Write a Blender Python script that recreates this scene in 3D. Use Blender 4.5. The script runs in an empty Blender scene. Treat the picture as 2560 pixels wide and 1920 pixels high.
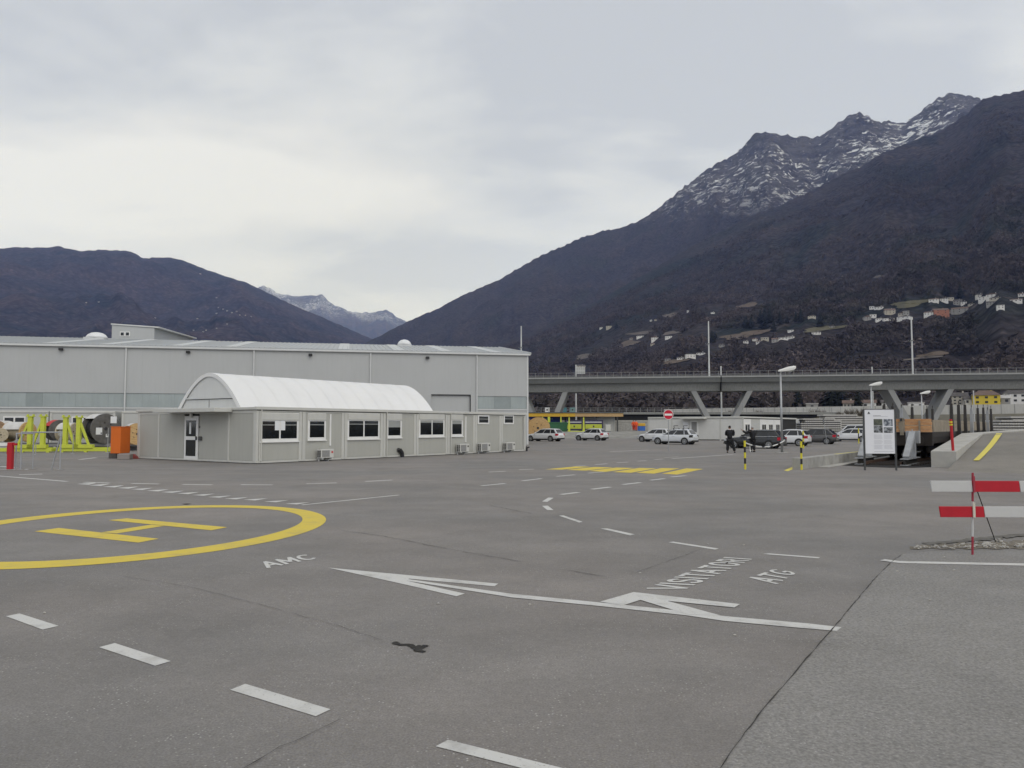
import bpy, bmesh, math, random
import numpy as np
from mathutils import Vector, Matrix
random.seed(7); RNG = np.random.RandomState(11)
SC = bpy.context.scene; COL = SC.collection
# ------------------------------------------------------------------ camera, sky, sun, exposure
EYE = 1.72; FPX = 1900.0; CX, CY, HY = 1280.0, 960.0, 1066.0      # reference frame 2560 x 1920, horizon row
PITCH = math.atan((HY-CY)/FPX)
cam = bpy.data.cameras.new('camera'); camo = bpy.data.objects.new('camera', cam); COL.objects.link(camo)
cam.sensor_fit = 'HORIZONTAL'; cam.sensor_width = 36.0; cam.lens = 36.0*FPX/2560.0
cam.clip_start = 0.1; cam.clip_end = 60000.0
camo.location = (0, 0, EYE); camo.rotation_euler = (math.radians(90)+PITCH, 0, 0)
SC.camera = camo
SUN_EL, SUN_AZ = math.radians(42), math.radians(150)      # azimuth clockwise from +Y (high, behind the right shoulder, veiled by cloud)
W = bpy.data.worlds.new('World'); SC.world = W; W.use_nodes = True
def build_world():
    nt = W.node_tree; nt.nodes.clear(); N = nt.nodes.new; L = nt.links.new
    out = N('ShaderNodeOutputWorld'); bg = N('ShaderNodeBackground'); bg.inputs['Strength'].default_value = 0.1
    L(bg.outputs[0], out.inputs[0])
    sky = N('ShaderNodeTexSky'); sky.sky_type = 'NISHITA'; sky.sun_disc = False
    sky.sun_elevation = SUN_EL; sky.sun_rotation = SUN_AZ; sky.air_density = 1.0; sky.dust_density = 2.0
    tc = N('ShaderNodeTexCoord'); sep = N('ShaderNodeSeparateXYZ'); L(tc.outputs['Generated'], sep.inputs[0])
    zc = N('ShaderNodeMath'); zc.operation = 'MAXIMUM'; L(sep.outputs[2], zc.inputs[0]); zc.inputs[1].default_value = 0.0
    za = N('ShaderNodeMath'); za.operation = 'ADD'; L(zc.outputs[0], za.inputs[0]); za.inputs[1].default_value = 0.16
    dx = N('ShaderNodeMath'); dx.operation = 'DIVIDE'; L(sep.outputs[0], dx.inputs[0]); L(za.outputs[0], dx.inputs[1])
    dy = N('ShaderNodeMath'); dy.operation = 'DIVIDE'; L(sep.outputs[1], dy.inputs[0]); L(za.outputs[0], dy.inputs[1])
    co = N('ShaderNodeCombineXYZ'); L(dx.outputs[0], co.inputs[0]); L(dy.outputs[0], co.inputs[1]); co.inputs[2].default_value = 3.7
    mp = N('ShaderNodeMapping'); L(co.outputs[0], mp.inputs[0])
    mp.inputs['Location'].default_value = (4.1, 2.2, 0); mp.inputs['Rotation'].default_value = (0, 0, math.radians(-28)); mp.inputs['Scale'].default_value = (0.62, 1.0, 1)
    n1 = N('ShaderNodeTexNoise'); n1.inputs['Scale'].default_value = 1.05; n1.inputs['Detail'].default_value = 7; n1.inputs['Roughness'].default_value = 0.5; n1.inputs['Distortion'].default_value = 0.35
    L(mp.outputs[0], n1.inputs['Vector'])
    n2 = N('ShaderNodeTexNoise'); n2.inputs['Scale'].default_value = 4.0; n2.inputs['Detail'].default_value = 6; n2.inputs['Roughness'].default_value = 0.55; n2.inputs['Distortion'].default_value = 0.6
    L(mp.outputs[0], n2.inputs['Vector'])
    ad = N('ShaderNodeMix'); ad.data_type = 'FLOAT'; ad.inputs[0].default_value = 0.16; L(n1.outputs[0], ad.inputs[2]); L(n2.outputs[0], ad.inputs[3])
    rp = N('ShaderNodeValToRGB'); L(ad.outputs[0], rp.inputs[0])
    e = rp.color_ramp.elements
    e[0].position = 0.41; e[0].color = (0.56, 0.59, 0.645, 1)
    e[1].position = 0.60; e[1].color = (0.89, 0.91, 0.955, 1)
    m = e.new(0.47); m.color = (0.69, 0.72, 0.77, 1); m = e.new(0.53); m.color = (0.79, 0.81, 0.85, 1)
    # an overcast deck is brightest low over the valley, where it is seen edge-on
    hz = N('ShaderNodeMapRange'); L(sep.outputs[2], hz.inputs[0]); hz.inputs[1].default_value = 0.34; hz.inputs[2].default_value = 0.06; hz.inputs[3].default_value = 0.0; hz.inputs[4].default_value = 1.0; hz.interpolation_type = 'SMOOTHSTEP'
    mh = N('ShaderNodeMix'); mh.data_type = 'RGBA'; mh.blend_type = 'MIX'
    hf = N('ShaderNodeMath'); hf.operation = 'MULTIPLY'; L(hz.outputs[0], hf.inputs[0]); hf.inputs[1].default_value = 0.62
    L(hf.outputs[0], mh.inputs[0]); L(rp.outputs[0], mh.inputs[6]); mh.inputs[7].default_value = (0.865, 0.915, 1.03, 1)
    mul = N('ShaderNodeVectorMath'); mul.operation = 'SCALE'; L(mh.outputs[2], mul.inputs[0]); mul.inputs['Scale'].default_value = 10.0
    mx = N('ShaderNodeMix'); mx.data_type = 'RGBA'; mx.inputs[0].default_value = 0.97
    L(sky.outputs[0], mx.inputs[6]); L(mul.outputs[0], mx.inputs[7]); L(mx.outputs[2], bg.inputs[0])
build_world()
sl = bpy.data.lights.new('sun', 'SUN'); sl.energy = 1.25; sl.angle = math.radians(60); sl.color = (1, 0.965, 0.92)
so = bpy.data.objects.new('sun', sl); COL.objects.link(so)
_sd = Vector((math.sin(SUN_AZ)*math.cos(SUN_EL), math.cos(SUN_AZ)*math.cos(SUN_EL), math.sin(SUN_EL)))
so.rotation_euler = _sd.to_track_quat('Z', 'Y').to_euler(); so.location = (0, -20, 60)
VS = SC.view_settings; VS.view_transform = 'Standard'; VS.look = 'None'; VS.exposure = 0.0; VS.gamma = 1.0; VS.use_curve_mapping = False
SC.render.engine = 'CYCLES'; SC.cycles.use_denoising = True; SC.cycles.max_bounces = 6; SC.cycles.diffuse_bounces = 3
SC.cycles.glossy_bounces = 3; SC.cycles.transmission_bounces = 4; SC.cycles.volume_bounces = 1; SC.cycles.caustics_reflective = False; SC.cycles.caustics_refractive = False

# ------------------------------------------------------------------ survey helpers (picture point -> place)
cp, sp = math.cos(PITCH), math.sin(PITCH)
def ray(px, py):
    a = (px-CX)/FPX; b = -(py-CY)/FPX
    return Vector((a, cp-b*sp, sp+b*cp))
def G(px, py, z=0.0):
    d = ray(px, py); t = (z-EYE)/d.z
    return Vector((d.x*t, d.y*t, z))
def AT(px, py, D):
    d = ray(px, py); t = D/d.y
    return Vector((d.x*t, D, EYE+d.z*t))
def azel(px, py):
    d = ray(px, py)
    return math.atan2(d.x, d.y), d.z/math.hypot(d.x, d.y)
class Frame:
    """A local frame on the ground: origin, heading of its x axis."""
    def __init__(s, o, th): s.o = Vector((o[0], o[1], o[2] if len(o) > 2 else 0.0)); s.th = th; s.c = math.cos(th); s.s = math.sin(th)
    def w(s, x, y, z=0.0): return Vector((s.o.x+s.c*x-s.s*y, s.o.y+s.s*x+s.c*y, s.o.z+z))
    def l(s, p):
        dx, dy = p[0]-s.o.x, p[1]-s.o.y
        return Vector((s.c*dx+s.s*dy, -s.s*dx+s.c*dy, p[2]-s.o.z))
    def ray(s, px, py):
        d = ray(px, py); o = s.l((0, 0, EYE))
        return o, Vector((s.c*d.x+s.s*d.y, -s.s*d.x+s.c*d.y, d.z))
    def onY(s, px, py, y=0.0):                       # -> x, z on the vertical plane local y
        o, d = s.ray(px, py); t = (y-o.y)/d.y; return o.x+d.x*t, o.z+d.z*t
    def onX(s, px, py, x=0.0):
        o, d = s.ray(px, py); t = (x-o.x)/d.x; return o.y+d.y*t, o.z+d.z*t

# ------------------------------------------------------------------ mesh helpers
class MB:
    def __init__(s): s.v = []; s.f = []
    def add(s, vs, fs):
        b = len(s.v); s.v += [tuple(p) for p in vs]; s.f += [tuple(b+i for i in f) for f in fs]; return s
    def box(s, x0, x1, y0, y1, z0, z1):
        return s.add([(x0,y0,z0),(x1,y0,z0),(x1,y1,z0),(x0,y1,z0),(x0,y0,z1),(x1,y0,z1),(x1,y1,z1),(x0,y1,z1)],
                     [(3,2,1,0),(4,5,6,7),(0,1,5,4),(1,2,6,5),(2,3,7,6),(3,0,4,7)])
    def hexa(s, b, t):                               # 4 bottom points, 4 top points
        return s.add(list(b)+list(t), [(3,2,1,0),(4,5,6,7),(0,1,5,4),(1,2,6,5),(2,3,7,6),(3,0,4,7)])
    def poly(s, pts): return s.add(pts, [tuple(range(len(pts)))])
    def prism(s, pts, vec):
        n = len(pts); v = Vector(vec); t = [tuple(Vector(p)+v) for p in pts]
        return s.add(list(pts)+t, [tuple(reversed(range(n))), tuple(range(n, 2*n))]+[(i, (i+1) % n, n+(i+1) % n, n+i) for i in range(n)])
    def cyl(s, p0, p1, r0, r1=None, n=10, cap=True):
        r1 = r0 if r1 is None else r1; p0 = Vector(p0); p1 = Vector(p1); d = (p1-p0).normalized()
        a = Vector((0,0,1)) if abs(d.z) < 0.9 else Vector((1,0,0)); u = d.cross(a).normalized(); w = d.cross(u)
        vs = []
        for p, r in ((p0, r0), (p1, r1)):
            for i in range(n):
                t = 2*math.pi*i/n; vs.append(p+u*(r*math.cos(t))+w*(r*math.sin(t)))
        fs = [(i, i+n, (i+1) % n+n, (i+1) % n) for i in range(n)]
        if cap: fs += [tuple(range(n)), tuple(reversed(range(n, 2*n)))]
        return s.add(vs, fs)
    def tube(s, pts, r, n=6):
        for a, b in zip(pts[:-1], pts[1:]): s.cyl(a, b, r, n=n)
        return s
    def beam(s, p0, p1, w, h, up=(0,0,1)):           # rectangular bar
        p0 = Vector(p0); p1 = Vector(p1); d = (p1-p0).normalized(); a = Vector(up)
        if abs(d.dot(a)) > 0.98: a = Vector((0,1,0))
        u = d.cross(a).normalized()*(w/2); v = u.cross(d).normalized()*(h/2)
        return s.hexa([p0-u-v, p0+u-v, p0+u+v, p0-u+v], [p1-u-v, p1+u-v, p1+u+v, p1-u+v])
    def lathe(s, prof, c=(0,0,0), n=16):             # prof: (r, z)
        vs = []; fs = []; m = len(prof)
        for r, z in prof:
            for i in range(n):
                t = 2*math.pi*i/n; vs.append((c[0]+r*math.cos(t), c[1]+r*math.sin(t), c[2]+z))
        for j in range(m-1):
            for i in range(n): fs.append((j*n+i, j*n+(i+1) % n, (j+1)*n+(i+1) % n, (j+1)*n+i))
        fs.append(tuple(reversed(range(n)))); fs.append(tuple(range((m-1)*n, m*n)))
        return s.add(vs, fs)
    def loft(s, rings, cap=True, closed=True):
        n = len(rings[0]); vs = [p for r in rings for p in r]; fs = []
        for j in range(len(rings)-1):
            for i in range(n if closed else n-1): fs.append((j*n+i, j*n+(i+1) % n, (j+1)*n+(i+1) % n, (j+1)*n+i))
        if cap and closed: fs += [tuple(reversed(range(n))), tuple(range((len(rings)-1)*n, len(rings)*n))]
        return s.add(vs, fs)
    def xf(s, M): s.v = [tuple(M @ Vector(p)) for p in s.v]; return s
    def mesh(s, name, mat=None, smooth=False):
        me = bpy.data.meshes.new(name); me.from_pydata(s.v, [], s.f); me.update()
        if mat: me.materials.append(mat)
        if smooth: me.polygons.foreach_set('use_smooth', [True]*len(me.polygons))
        return me
    def build(s, name, mat=None, parent=None, smooth=False, bevel=0.0, seg=2, recalc=True):
        me = s.mesh(name, mat, smooth)
        if recalc:
            bm = bmesh.new(); bm.from_mesh(me); bmesh.ops.recalc_face_normals(bm, faces=bm.faces); bm.to_mesh(me); bm.free()
        return link(name, me, parent, bevel, seg)
def link(name, me, parent=None, bevel=0.0, seg=2):
    o = bpy.data.objects.new(name, me); COL.objects.link(o)
    if parent: o.parent = parent
    if bevel:
        b = o.modifiers.new('bevel', 'BEVEL'); b.width = bevel; b.segments = seg; b.limit_method = 'ANGLE'; b.angle_limit = math.radians(35)
    return o
def tag(o, label=None, cat=None, group=None, kind=None):
    if label: o['label'] = label
    if cat: o['category'] = cat
    if group: o['group'] = group
    if kind: o['kind'] = kind
    return o
def thing(name, label, cat, loc=(0,0,0), rz=0.0, group=None):
    o = bpy.data.objects.new(name, None); COL.objects.link(o); o.location = loc; o.rotation_euler = (0,0,rz)
    o.empty_display_size = 0.3
    return tag(o, label, cat, group)
def copy_tree(o, parent=None):
    c = o.copy(); COL.objects.link(c); c.parent = parent
    for ch in list(o.children): copy_tree(ch, c)
    return c
def fast_mesh(name, V, F, mat=None, smooth=False):
    """numpy vertices (n,3), faces (m,k)"""
    me = bpy.data.meshes.new(name); n, k = F.shape
    me.vertices.add(len(V)); me.vertices.foreach_set('co', np.ascontiguousarray(V, dtype=np.float32).ravel())
    me.loops.add(n*k); me.loops.foreach_set('vertex_index', np.ascontiguousarray(F, dtype=np.int32).ravel())
    me.polygons.add(n); me.polygons.foreach_set('loop_start', np.arange(0, n*k, k, dtype=np.int32))
    me.polygons.foreach_set('loop_total', np.full(n, k, dtype=np.int32))
    if smooth: me.polygons.foreach_set('use_smooth', np.ones(n, dtype=bool))
    me.update(calc_edges=True); me.validate()
    if mat: me.materials.append(mat)
    return me

# ------------------------------------------------------------------ materials
MAT = {}
def M(name, col, rough=0.6, metal=0.0, var=0.10, scale=2.0, bump=0.0, bscale=40.0, dirt=0.0, streak=False, spec=0.4, coat=0.0, tint=None):
    """Procedural surface: base colour broken up by two noises, optional dirt streaks and fine relief."""
    if name in MAT: return MAT[name]
    m = bpy.data.materials.new(name); m.use_nodes = True; nt = m.node_tree; N = nt.nodes.new; L = nt.links.new
    b = nt.nodes['Principled BSDF']; b.inputs['Roughness'].default_value = rough; b.inputs['Metallic'].default_value = metal
    b.inputs['Specular IOR Level'].default_value = spec; b.inputs['Coat Weight'].default_value = coat
    tc = N('ShaderNodeTexCoord')
    n1 = N('ShaderNodeTexNoise'); n1.inputs['Scale'].default_value = scale; n1.inputs['Detail'].default_value = 5; L(tc.outputs['Object'], n1.inputs['Vector'])
    mr = N('ShaderNodeMapRange'); L(n1.outputs[0], mr.inputs[0]); mr.inputs[1].default_value = 0.3; mr.inputs[2].default_value = 0.7
    mr.inputs[3].default_value = 1-var; mr.inputs[4].default_value = 1+var
    vm = N('ShaderNodeVectorMath'); vm.operation = 'SCALE'; vm.inputs[0].default_value = col[:3]; L(mr.outputs[0], vm.inputs['Scale'])
    src = vm.outputs[0]
    if dirt > 0:
        mp = N('ShaderNodeMapping'); L(tc.outputs['Object'], mp.inputs[0]); mp.inputs['Scale'].default_value = (3, 3, 0.25) if streak else (1.3, 1.3, 1.3)
        n2 = N('ShaderNodeTexNoise'); n2.inputs['Scale'].default_value = 1.6; n2.inputs['Detail'].default_value = 8; n2.inputs['Roughness'].default_value = 0.65; L(mp.outputs[0], n2.inputs['Vector'])
        m2 = N('ShaderNodeMapRange'); L(n2.outputs[0], m2.inputs[0]); m2.inputs[1].default_value = 0.42; m2.inputs[2].default_value = 0.78; m2.inputs[4].default_value = dirt
        mx = N('ShaderNodeMix'); mx.data_type = 'RGBA'; L(m2.outputs[0], mx.inputs[0]); L(src, mx.inputs[6])
        t = tint or (col[0]*0.42, col[1]*0.40, col[2]*0.37); mx.inputs[7].default_value = (*t[:3], 1); src = mx.outputs[2]
    L(src, b.inputs['Base Color'])
    if bump > 0:
        n3 = N('ShaderNodeTexNoise'); n3.inputs['Scale'].default_value = bscale; n3.inputs['Detail'].default_value = 4; L(tc.outputs['Object'], n3.inputs['Vector'])
        bp = N('ShaderNodeBump'); bp.inputs['Strength'].default_value = bump; bp.inputs['Distance'].default_value = 0.02; L(n3.outputs[0], bp.inputs['Height']); L(bp.outputs[0], b.inputs['Normal'])
    MAT[name] = m; return m
def wood(name, c1, c2, rings=14.0):
    if name in MAT: return MAT[name]
    m = bpy.data.materials.new(name); m.use_nodes = True; nt = m.node_tree; N = nt.nodes.new; L = nt.links.new
    b = nt.nodes['Principled BSDF']; b.inputs['Roughness'].default_value = 0.75
    tc = N('ShaderNodeTexCoord'); mp = N('ShaderNodeMapping'); L(tc.outputs['Object'], mp.inputs[0]); mp.inputs['Scale'].default_value = (1, 1, 6)
    n = N('ShaderNodeTexNoise'); n.inputs['Scale'].default_value = rings*0.25; n.inputs['Detail'].default_value = 6; n.inputs['Distortion'].default_value = 1.0; L(mp.outputs[0], n.inputs['Vector'])
    r = N('ShaderNodeValToRGB'); L(n.outputs[0], r.inputs[0]); e = r.color_ramp.elements
    e[0].position = 0.35; e[0].color = (*c1, 1); e[1].position = 0.68; e[1].color = (*c2, 1); L(r.outputs[0], b.inputs['Base Color'])
    MAT[name] = m; return m
def glass(name, col=(0.012, 0.014, 0.016), rough=0.06):
    if name in MAT: return MAT[name]
    m = M(name, col, rough=rough, var=0.35, scale=1.7, spec=0.5); return m

# ------------------------------------------------------------------ value noise for terrain
_PT = RNG.rand(512, 512)
def vnoise(x, y):
    xi = np.floor(x).astype(int); yi = np.floor(y).astype(int); fx = x-xi; fy = y-yi
    fx = fx*fx*(3-2*fx); fy = fy*fy*(3-2*fy)
    a = _PT[xi % 512, yi % 512]; b = _PT[(xi+1) % 512, yi % 512]; c = _PT[xi % 512, (yi+1) % 512]; d = _PT[(xi+1) % 512, (yi+1) % 512]
    return (a*(1-fx)+b*fx)*(1-fy)+(c*(1-fx)+d*fx)*fy
def fbm(x, y, o=5, ridged=False):
    s = 0.0; a = 1.0; t = 0.0
    for i in range(o):
        n = vnoise(x*2**i+17.3*i, y*2**i-9.1*i)
        if ridged: n = 1-np.abs(2*n-1)
        s = s+a*n; t += a; a *= 0.5
    return s/t
# ================================================================== THE LARGE SETTING
def forest_mat(name, brown, dark, green, gmix, snow=None, rock=(0.13, 0.125, 0.13), fscale=0.06):
    m = bpy.data.materials.new(name); m.use_nodes = True; nt = m.node_tree; N = nt.nodes.new; L = nt.links.new
    b = nt.nodes['Principled BSDF']; b.inputs['Roughness'].default_value = 0.95; b.inputs['Specular IOR Level'].default_value = 0.05
    g = N('ShaderNodeNewGeometry'); P = g.outputs['Position']
    def noise(sc, det=5, ro=0.55, dist=0.0, src=P):
        n = N('ShaderNodeTexNoise'); n.inputs['Scale'].default_value = sc; n.inputs['Detail'].default_value = det; n.inputs['Roughness'].default_value = ro; n.inputs['Distortion'].default_value = dist; L(src, n.inputs['Vector']); return n.outputs[0]
    def rng(v, a, c, lo=0.0, hi=1.0):
        r = N('ShaderNodeMapRange'); L(v, r.inputs[0]); r.inputs[1].default_value = a; r.inputs[2].default_value = c; r.inputs[3].default_value = lo; r.inputs[4].default_value = hi; return r.outputs[0]
    def mix(f, a, c):
        x = N('ShaderNodeMix'); x.data_type = 'RGBA'
        if isinstance(f, float): x.inputs[0].default_value = f
        else: L(f, x.inputs[0])
        for s, i in ((a, 6), (c, 7)):
            if isinstance(s, tuple): x.inputs[i].default_value = (*s, 1)
            else: L(s, x.inputs[i])
        return x.outputs[2]
    # crowns: cells of tree size, stands: larger patches
    vo = N('ShaderNodeTexVoronoi'); vo.inputs['Scale'].default_value = fscale; L(P, vo.inputs['Vector'])
    crown = rng(vo.outputs['Distance'], 0.05, 0.75, 1.25, 0.55)
    c = mix(rng(noise(0.004, 6, 0.6, 0.5), 0.36, 0.64), brown, dark)
    c = mix(rng(noise(0.0027, 7, 0.62, 0.8), 0.56-0.12*gmix, 0.66), c, green)
    pale = rng(noise(0.011, 5, 0.65), 0.60, 0.74, 0.0, 0.55)
    c = mix(pale, c, (brown[0]*2.0, brown[1]*1.9, brown[2]*1.75)); pale2 = rng(noise(0.028, 4, 0.6), 0.62, 0.72, 0.0, 0.6); c = mix(pale2, c, (brown[0]*2.1, brown[1]*2.05, brown[2]*1.95))
    sc = N('ShaderNodeVectorMath'); sc.operation = 'SCALE'; L(c, sc.inputs[0]); L(crown, sc.inputs['Scale'])
    fine = rng(noise(fscale*1.8, 4, 0.7), 0.3, 0.7, 0.7, 1.35)
    s2 = N('ShaderNodeVectorMath'); s2.operation = 'SCALE'; L(sc.outputs[0], s2.inputs[0]); L(fine, s2.inputs['Scale']); c = s2.outputs[0]
    if snow:
        z0, z1, amount, xw = snow
        sep = N('ShaderNodeSeparateXYZ'); L(P, sep.inputs[0])
        xm = N('ShaderNodeMath'); xm.operation = 'MULTIPLY_ADD'; L(sep.outputs[0], xm.inputs[0]); xm.inputs[1].default_value = xw; L(sep.outputs[2], xm.inputs[2]); hm = rng(xm.outputs[0], z0, z1)
        mp = N('ShaderNodeMapping'); L(P, mp.inputs[0]); mp.inputs['Scale'].default_value = (1.0, 1.0, 1.9); mp.inputs['Rotation'].default_value = (0.35, 0.3, 0)
        rn = noise(0.0075, 9, 0.66, 0.9, mp.outputs[0]); rock_f = rng(rn, 0.42, 0.58)
        fm = N('ShaderNodeMath'); fm.operation = 'MULTIPLY'; L(rock_f, fm.inputs[0]); L(hm, fm.inputs[1])
        c = mix(fm.outputs[0], c, rock)
        sn = noise(0.019, 10, 0.72, 0.7, mp.outputs[0]); big = noise(0.0016, 3, 0.5)
        ad = N('ShaderNodeMath'); ad.operation = 'ADD'; L(sn, ad.inputs[0]); b2 = rng(big, 0.3, 0.7, -0.10, 0.10); L(b2, ad.inputs[1])
        sf = rng(ad.outputs[0], 0.60-amount, 0.66-amount)
        f2 = N('ShaderNodeMath'); f2.operation = 'MULTIPLY'; L(sf, f2.inputs[0]); L(hm, f2.inputs[1])
        c = mix(f2.outputs[0], c, (0.64, 0.66, 0.69))
    L(c, b.inputs['Base Color'])
    bp = N('ShaderNodeBump'); bp.inputs['Strength'].default_value = 0.9; bp.inputs['Distance'].default_value = 9.0
    hh = N('ShaderNodeMath'); hh.operation = 'SUBTRACT'; hh.inputs[0].default_value = 1.0; L(vo.outputs['Distance'], hh.inputs[1]); L(hh.outputs[0], bp.inputs['Height']); L(bp.outputs[0], b.inputs['Normal'])
    MAT[name] = m; return m

TERR = {}
def terrain(name, label_kind, sky_pts, r0, R, p, na, nr, mat, relief=0.06, gully=3.0, z0=-1.0, ridge_noise=0.0, roll=1.25, seed=0.0, Rvar=0.0, spurs=11.0, spur_amp=0.7):
    """Height field. Along every bearing the slope climbs from its foot (r0) to the crest (R) whose height gives the surveyed skyline."""
    A = np.array([azel(x, y) for x, y in sky_pts]); az = np.linspace(A[0,0], A[-1,0], na)
    T = np.interp(az, A[:,0], A[:,1])
    T = T*(1+ridge_noise*(fbm(az*260+seed, az*0+3.1+seed, 5)-0.5))
    s = np.concatenate([np.linspace(0, 1, nr)**1.25, [1.04, 1.12, roll]])
    AZ, S = np.meshgrid(az, s, indexing='ij'); TT = T[:,None]+0*S
    Rr = R*(1+Rvar*(fbm(az*6+seed, az*0+seed, 3)-0.5))[:,None]
    rr = r0+(Rr-r0)*S
    X = rr*np.sin(AZ); Y = rr*np.cos(AZ)
    Sc = np.clip(S, 0, 1); tan = TT*Sc**p
    win = np.clip(Sc*(1-Sc)*4, 0, 1)**0.8
    k = gully/1000.0
    rel = (fbm(X*k+seed, Y*k+seed, 6, True)-0.55)*2.0+(fbm(X*k*4.1+seed, Y*k*4.1, 4)-0.5)*0.7
    spur = (fbm(AZ*spurs+seed*3.3+0.35*fbm(X*k*2, Y*k*2+seed, 3), rr/(R*0.9)+seed, 4, True)-0.55)*2.0
    tan = tan+TT*relief*win*(rel*0.75+spur*spur_amp)
    Z = EYE+rr*tan
    beyond = S > 1.0
    Z = np.where(beyond, EYE+rr*TT-(S-1.0)*R*0.55, Z); Z = np.where(S <= 1e-9, z0, Z)
    V = np.stack([X, Y, Z], -1).reshape(-1, 3); n1, n2 = S.shape
    I = np.arange(n1*n2).reshape(n1, n2)
    F = np.stack([I[:-1,:-1], I[1:,:-1], I[1:,1:], I[:-1,1:]], -1).reshape(-1, 4)[:, ::-1]
    o = link(name, fast_mesh(name, V, F, mat, True)); tag(o, kind='structure')
    TERR[name] = (az, rr, Z, o); return o
def hit(name, px, py):
    """Where the line of sight to a surveyed point meets a height field."""
    az, rr, Z, o = TERR[name]; a, t = azel(px, py)
    i = int(np.clip(np.searchsorted(az, a)-1, 0, len(az)-2)); w = (a-az[i])/(az[i+1]-az[i])
    r = rr[i]*(1-w)+rr[i+1]*w; z = Z[i]*(1-w)+Z[i+1]*w
    d = z-(EYE+t*r); k = np.nonzero((d[:-1] < 0) & (d[1:] >= 0))[0]
    if len(k) == 0: return None
    k = k[0]; q = -d[k]/(d[k+1]-d[k]); rh = r[k]+(r[k+1]-r[k])*q
    return Vector((rh*math.sin(a), rh*math.cos(a), EYE+t*rh))
def hz(name, x, y):
    az, rr, Z, o = TERR[name]; a = math.atan2(x, y); R = math.hypot(x, y)
    i = int(np.clip(np.searchsorted(az, a)-1, 0, len(az)-2)); w = (a-az[i])/(az[i+1]-az[i])
    return float(np.interp(R, rr[i], Z[i])*(1-w)+np.interp(R, rr[i+1], Z[i+1])*w)

m_right = forest_mat('wooded slope', (0.052, 0.044, 0.046), (0.031, 0.028, 0.032), (0.020, 0.026, 0.026), 0.6)
m_peak = forest_mat('rocky snowy peak', (0.052, 0.043, 0.043), (0.030, 0.027, 0.031), (0.034, 0.036, 0.030), 0.2, snow=(1740, 2260, 0.066, 0.5), rock=(0.085, 0.08, 0.082))
m_left = forest_mat('far wooded mountain', (0.068, 0.053, 0.062), (0.036, 0.035, 0.050), (0.020, 0.026, 0.040), 1.0, fscale=0.035)
m_far = forest_mat('distant snowy range', (0.10, 0.075, 0.065), (0.05, 0.05, 0.055), (0.04, 0.05, 0.055), 0.6, snow=(1700, 2300, 0.08, 0.0), rock=(0.12, 0.115, 0.12), fscale=0.03)
SKY_R = [(820,905),(905,862),(950,840),(1000,812),(1040,795),(1080,778),(1150,742),(1200,720),(1250,698),(1300,668),(1350,640),(1400,618),(1450,596),(1500,578),(1553,569),(1596,552),(1644,522),(1692,483),(1740,444),(1787,411),(1831,392),(1864,358),(1884,338),(1902,330),(1931,334),(1970,339),(2027,343),(2061,334),(2094,310),(2123,291),(2147,281),(2171,291),(2180,298),(2238,308),(2267,303),(2295,279),(2334,253),(2362,238),(2391,231),(2425,238),(2454,250),(2520,275),(2700,320),(2900,340)]
SKY_N = [(760,960),(900,935),(1000,918),(1100,900),(1200,872),(1320,835),(1420,790),(1520,738),(1620,680),(1700,632),(1780,590),(1840,560),(1898,531),(1955,511),(2017,483),(2099,440),(2161,411),(2209,382),(2267,358),(2338,334),(2410,291),(2454,250),(2506,236),(2560,226),(2700,205),(2900,190),(3300,230),(3800,300)]
SKY_L = [(-1500,700),(-900,620),(-500,640),(-200,612),(0,622),(40,618),(100,620),(150,618),(200,628),(250,624),(320,627),(345,638),(358,645),(425,643),(460,651),(500,668),(560,690),(620,708),(640,717),(690,742),(760,775),(850,812),(900,835),(960,858),(1040,890),(1150,925)]
SKY_F = [(500,770),(600,735),(640,722),(660,714),(690,730),(740,742),(780,738),(806,738),(820,752),(850,770),(890,782),(930,780),(965,776),(990,790),(1025,812),(1080,840),(1200,870)]
terrain('hillside', '', SKY_N, 330.0, 3300.0, 0.80, 420, 230, m_right, relief=0.135, gully=1.6, ridge_noise=0.015, seed=4.0)
terrain('mountain_peak', '', SKY_R, 2400.0, 5200.0, 0.85, 360, 150, m_peak, relief=0.16, gully=1.35, ridge_noise=0.022, seed=9.0, spurs=16.0)
terrain('wooded_mountain', '', SKY_L, 1500.0, 6400.0, 0.85, 320, 150, m_left, relief=0.21, gully=0.9, ridge_noise=0.012, seed=2.0, spurs=9.0)
terrain('distant_range', '', SKY_F, 8000.0, 14000.0, 0.9, 160, 70, m_far, relief=0.16, gully=0.55, ridge_noise=0.035, seed=6.0, spurs=30.0)

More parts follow.
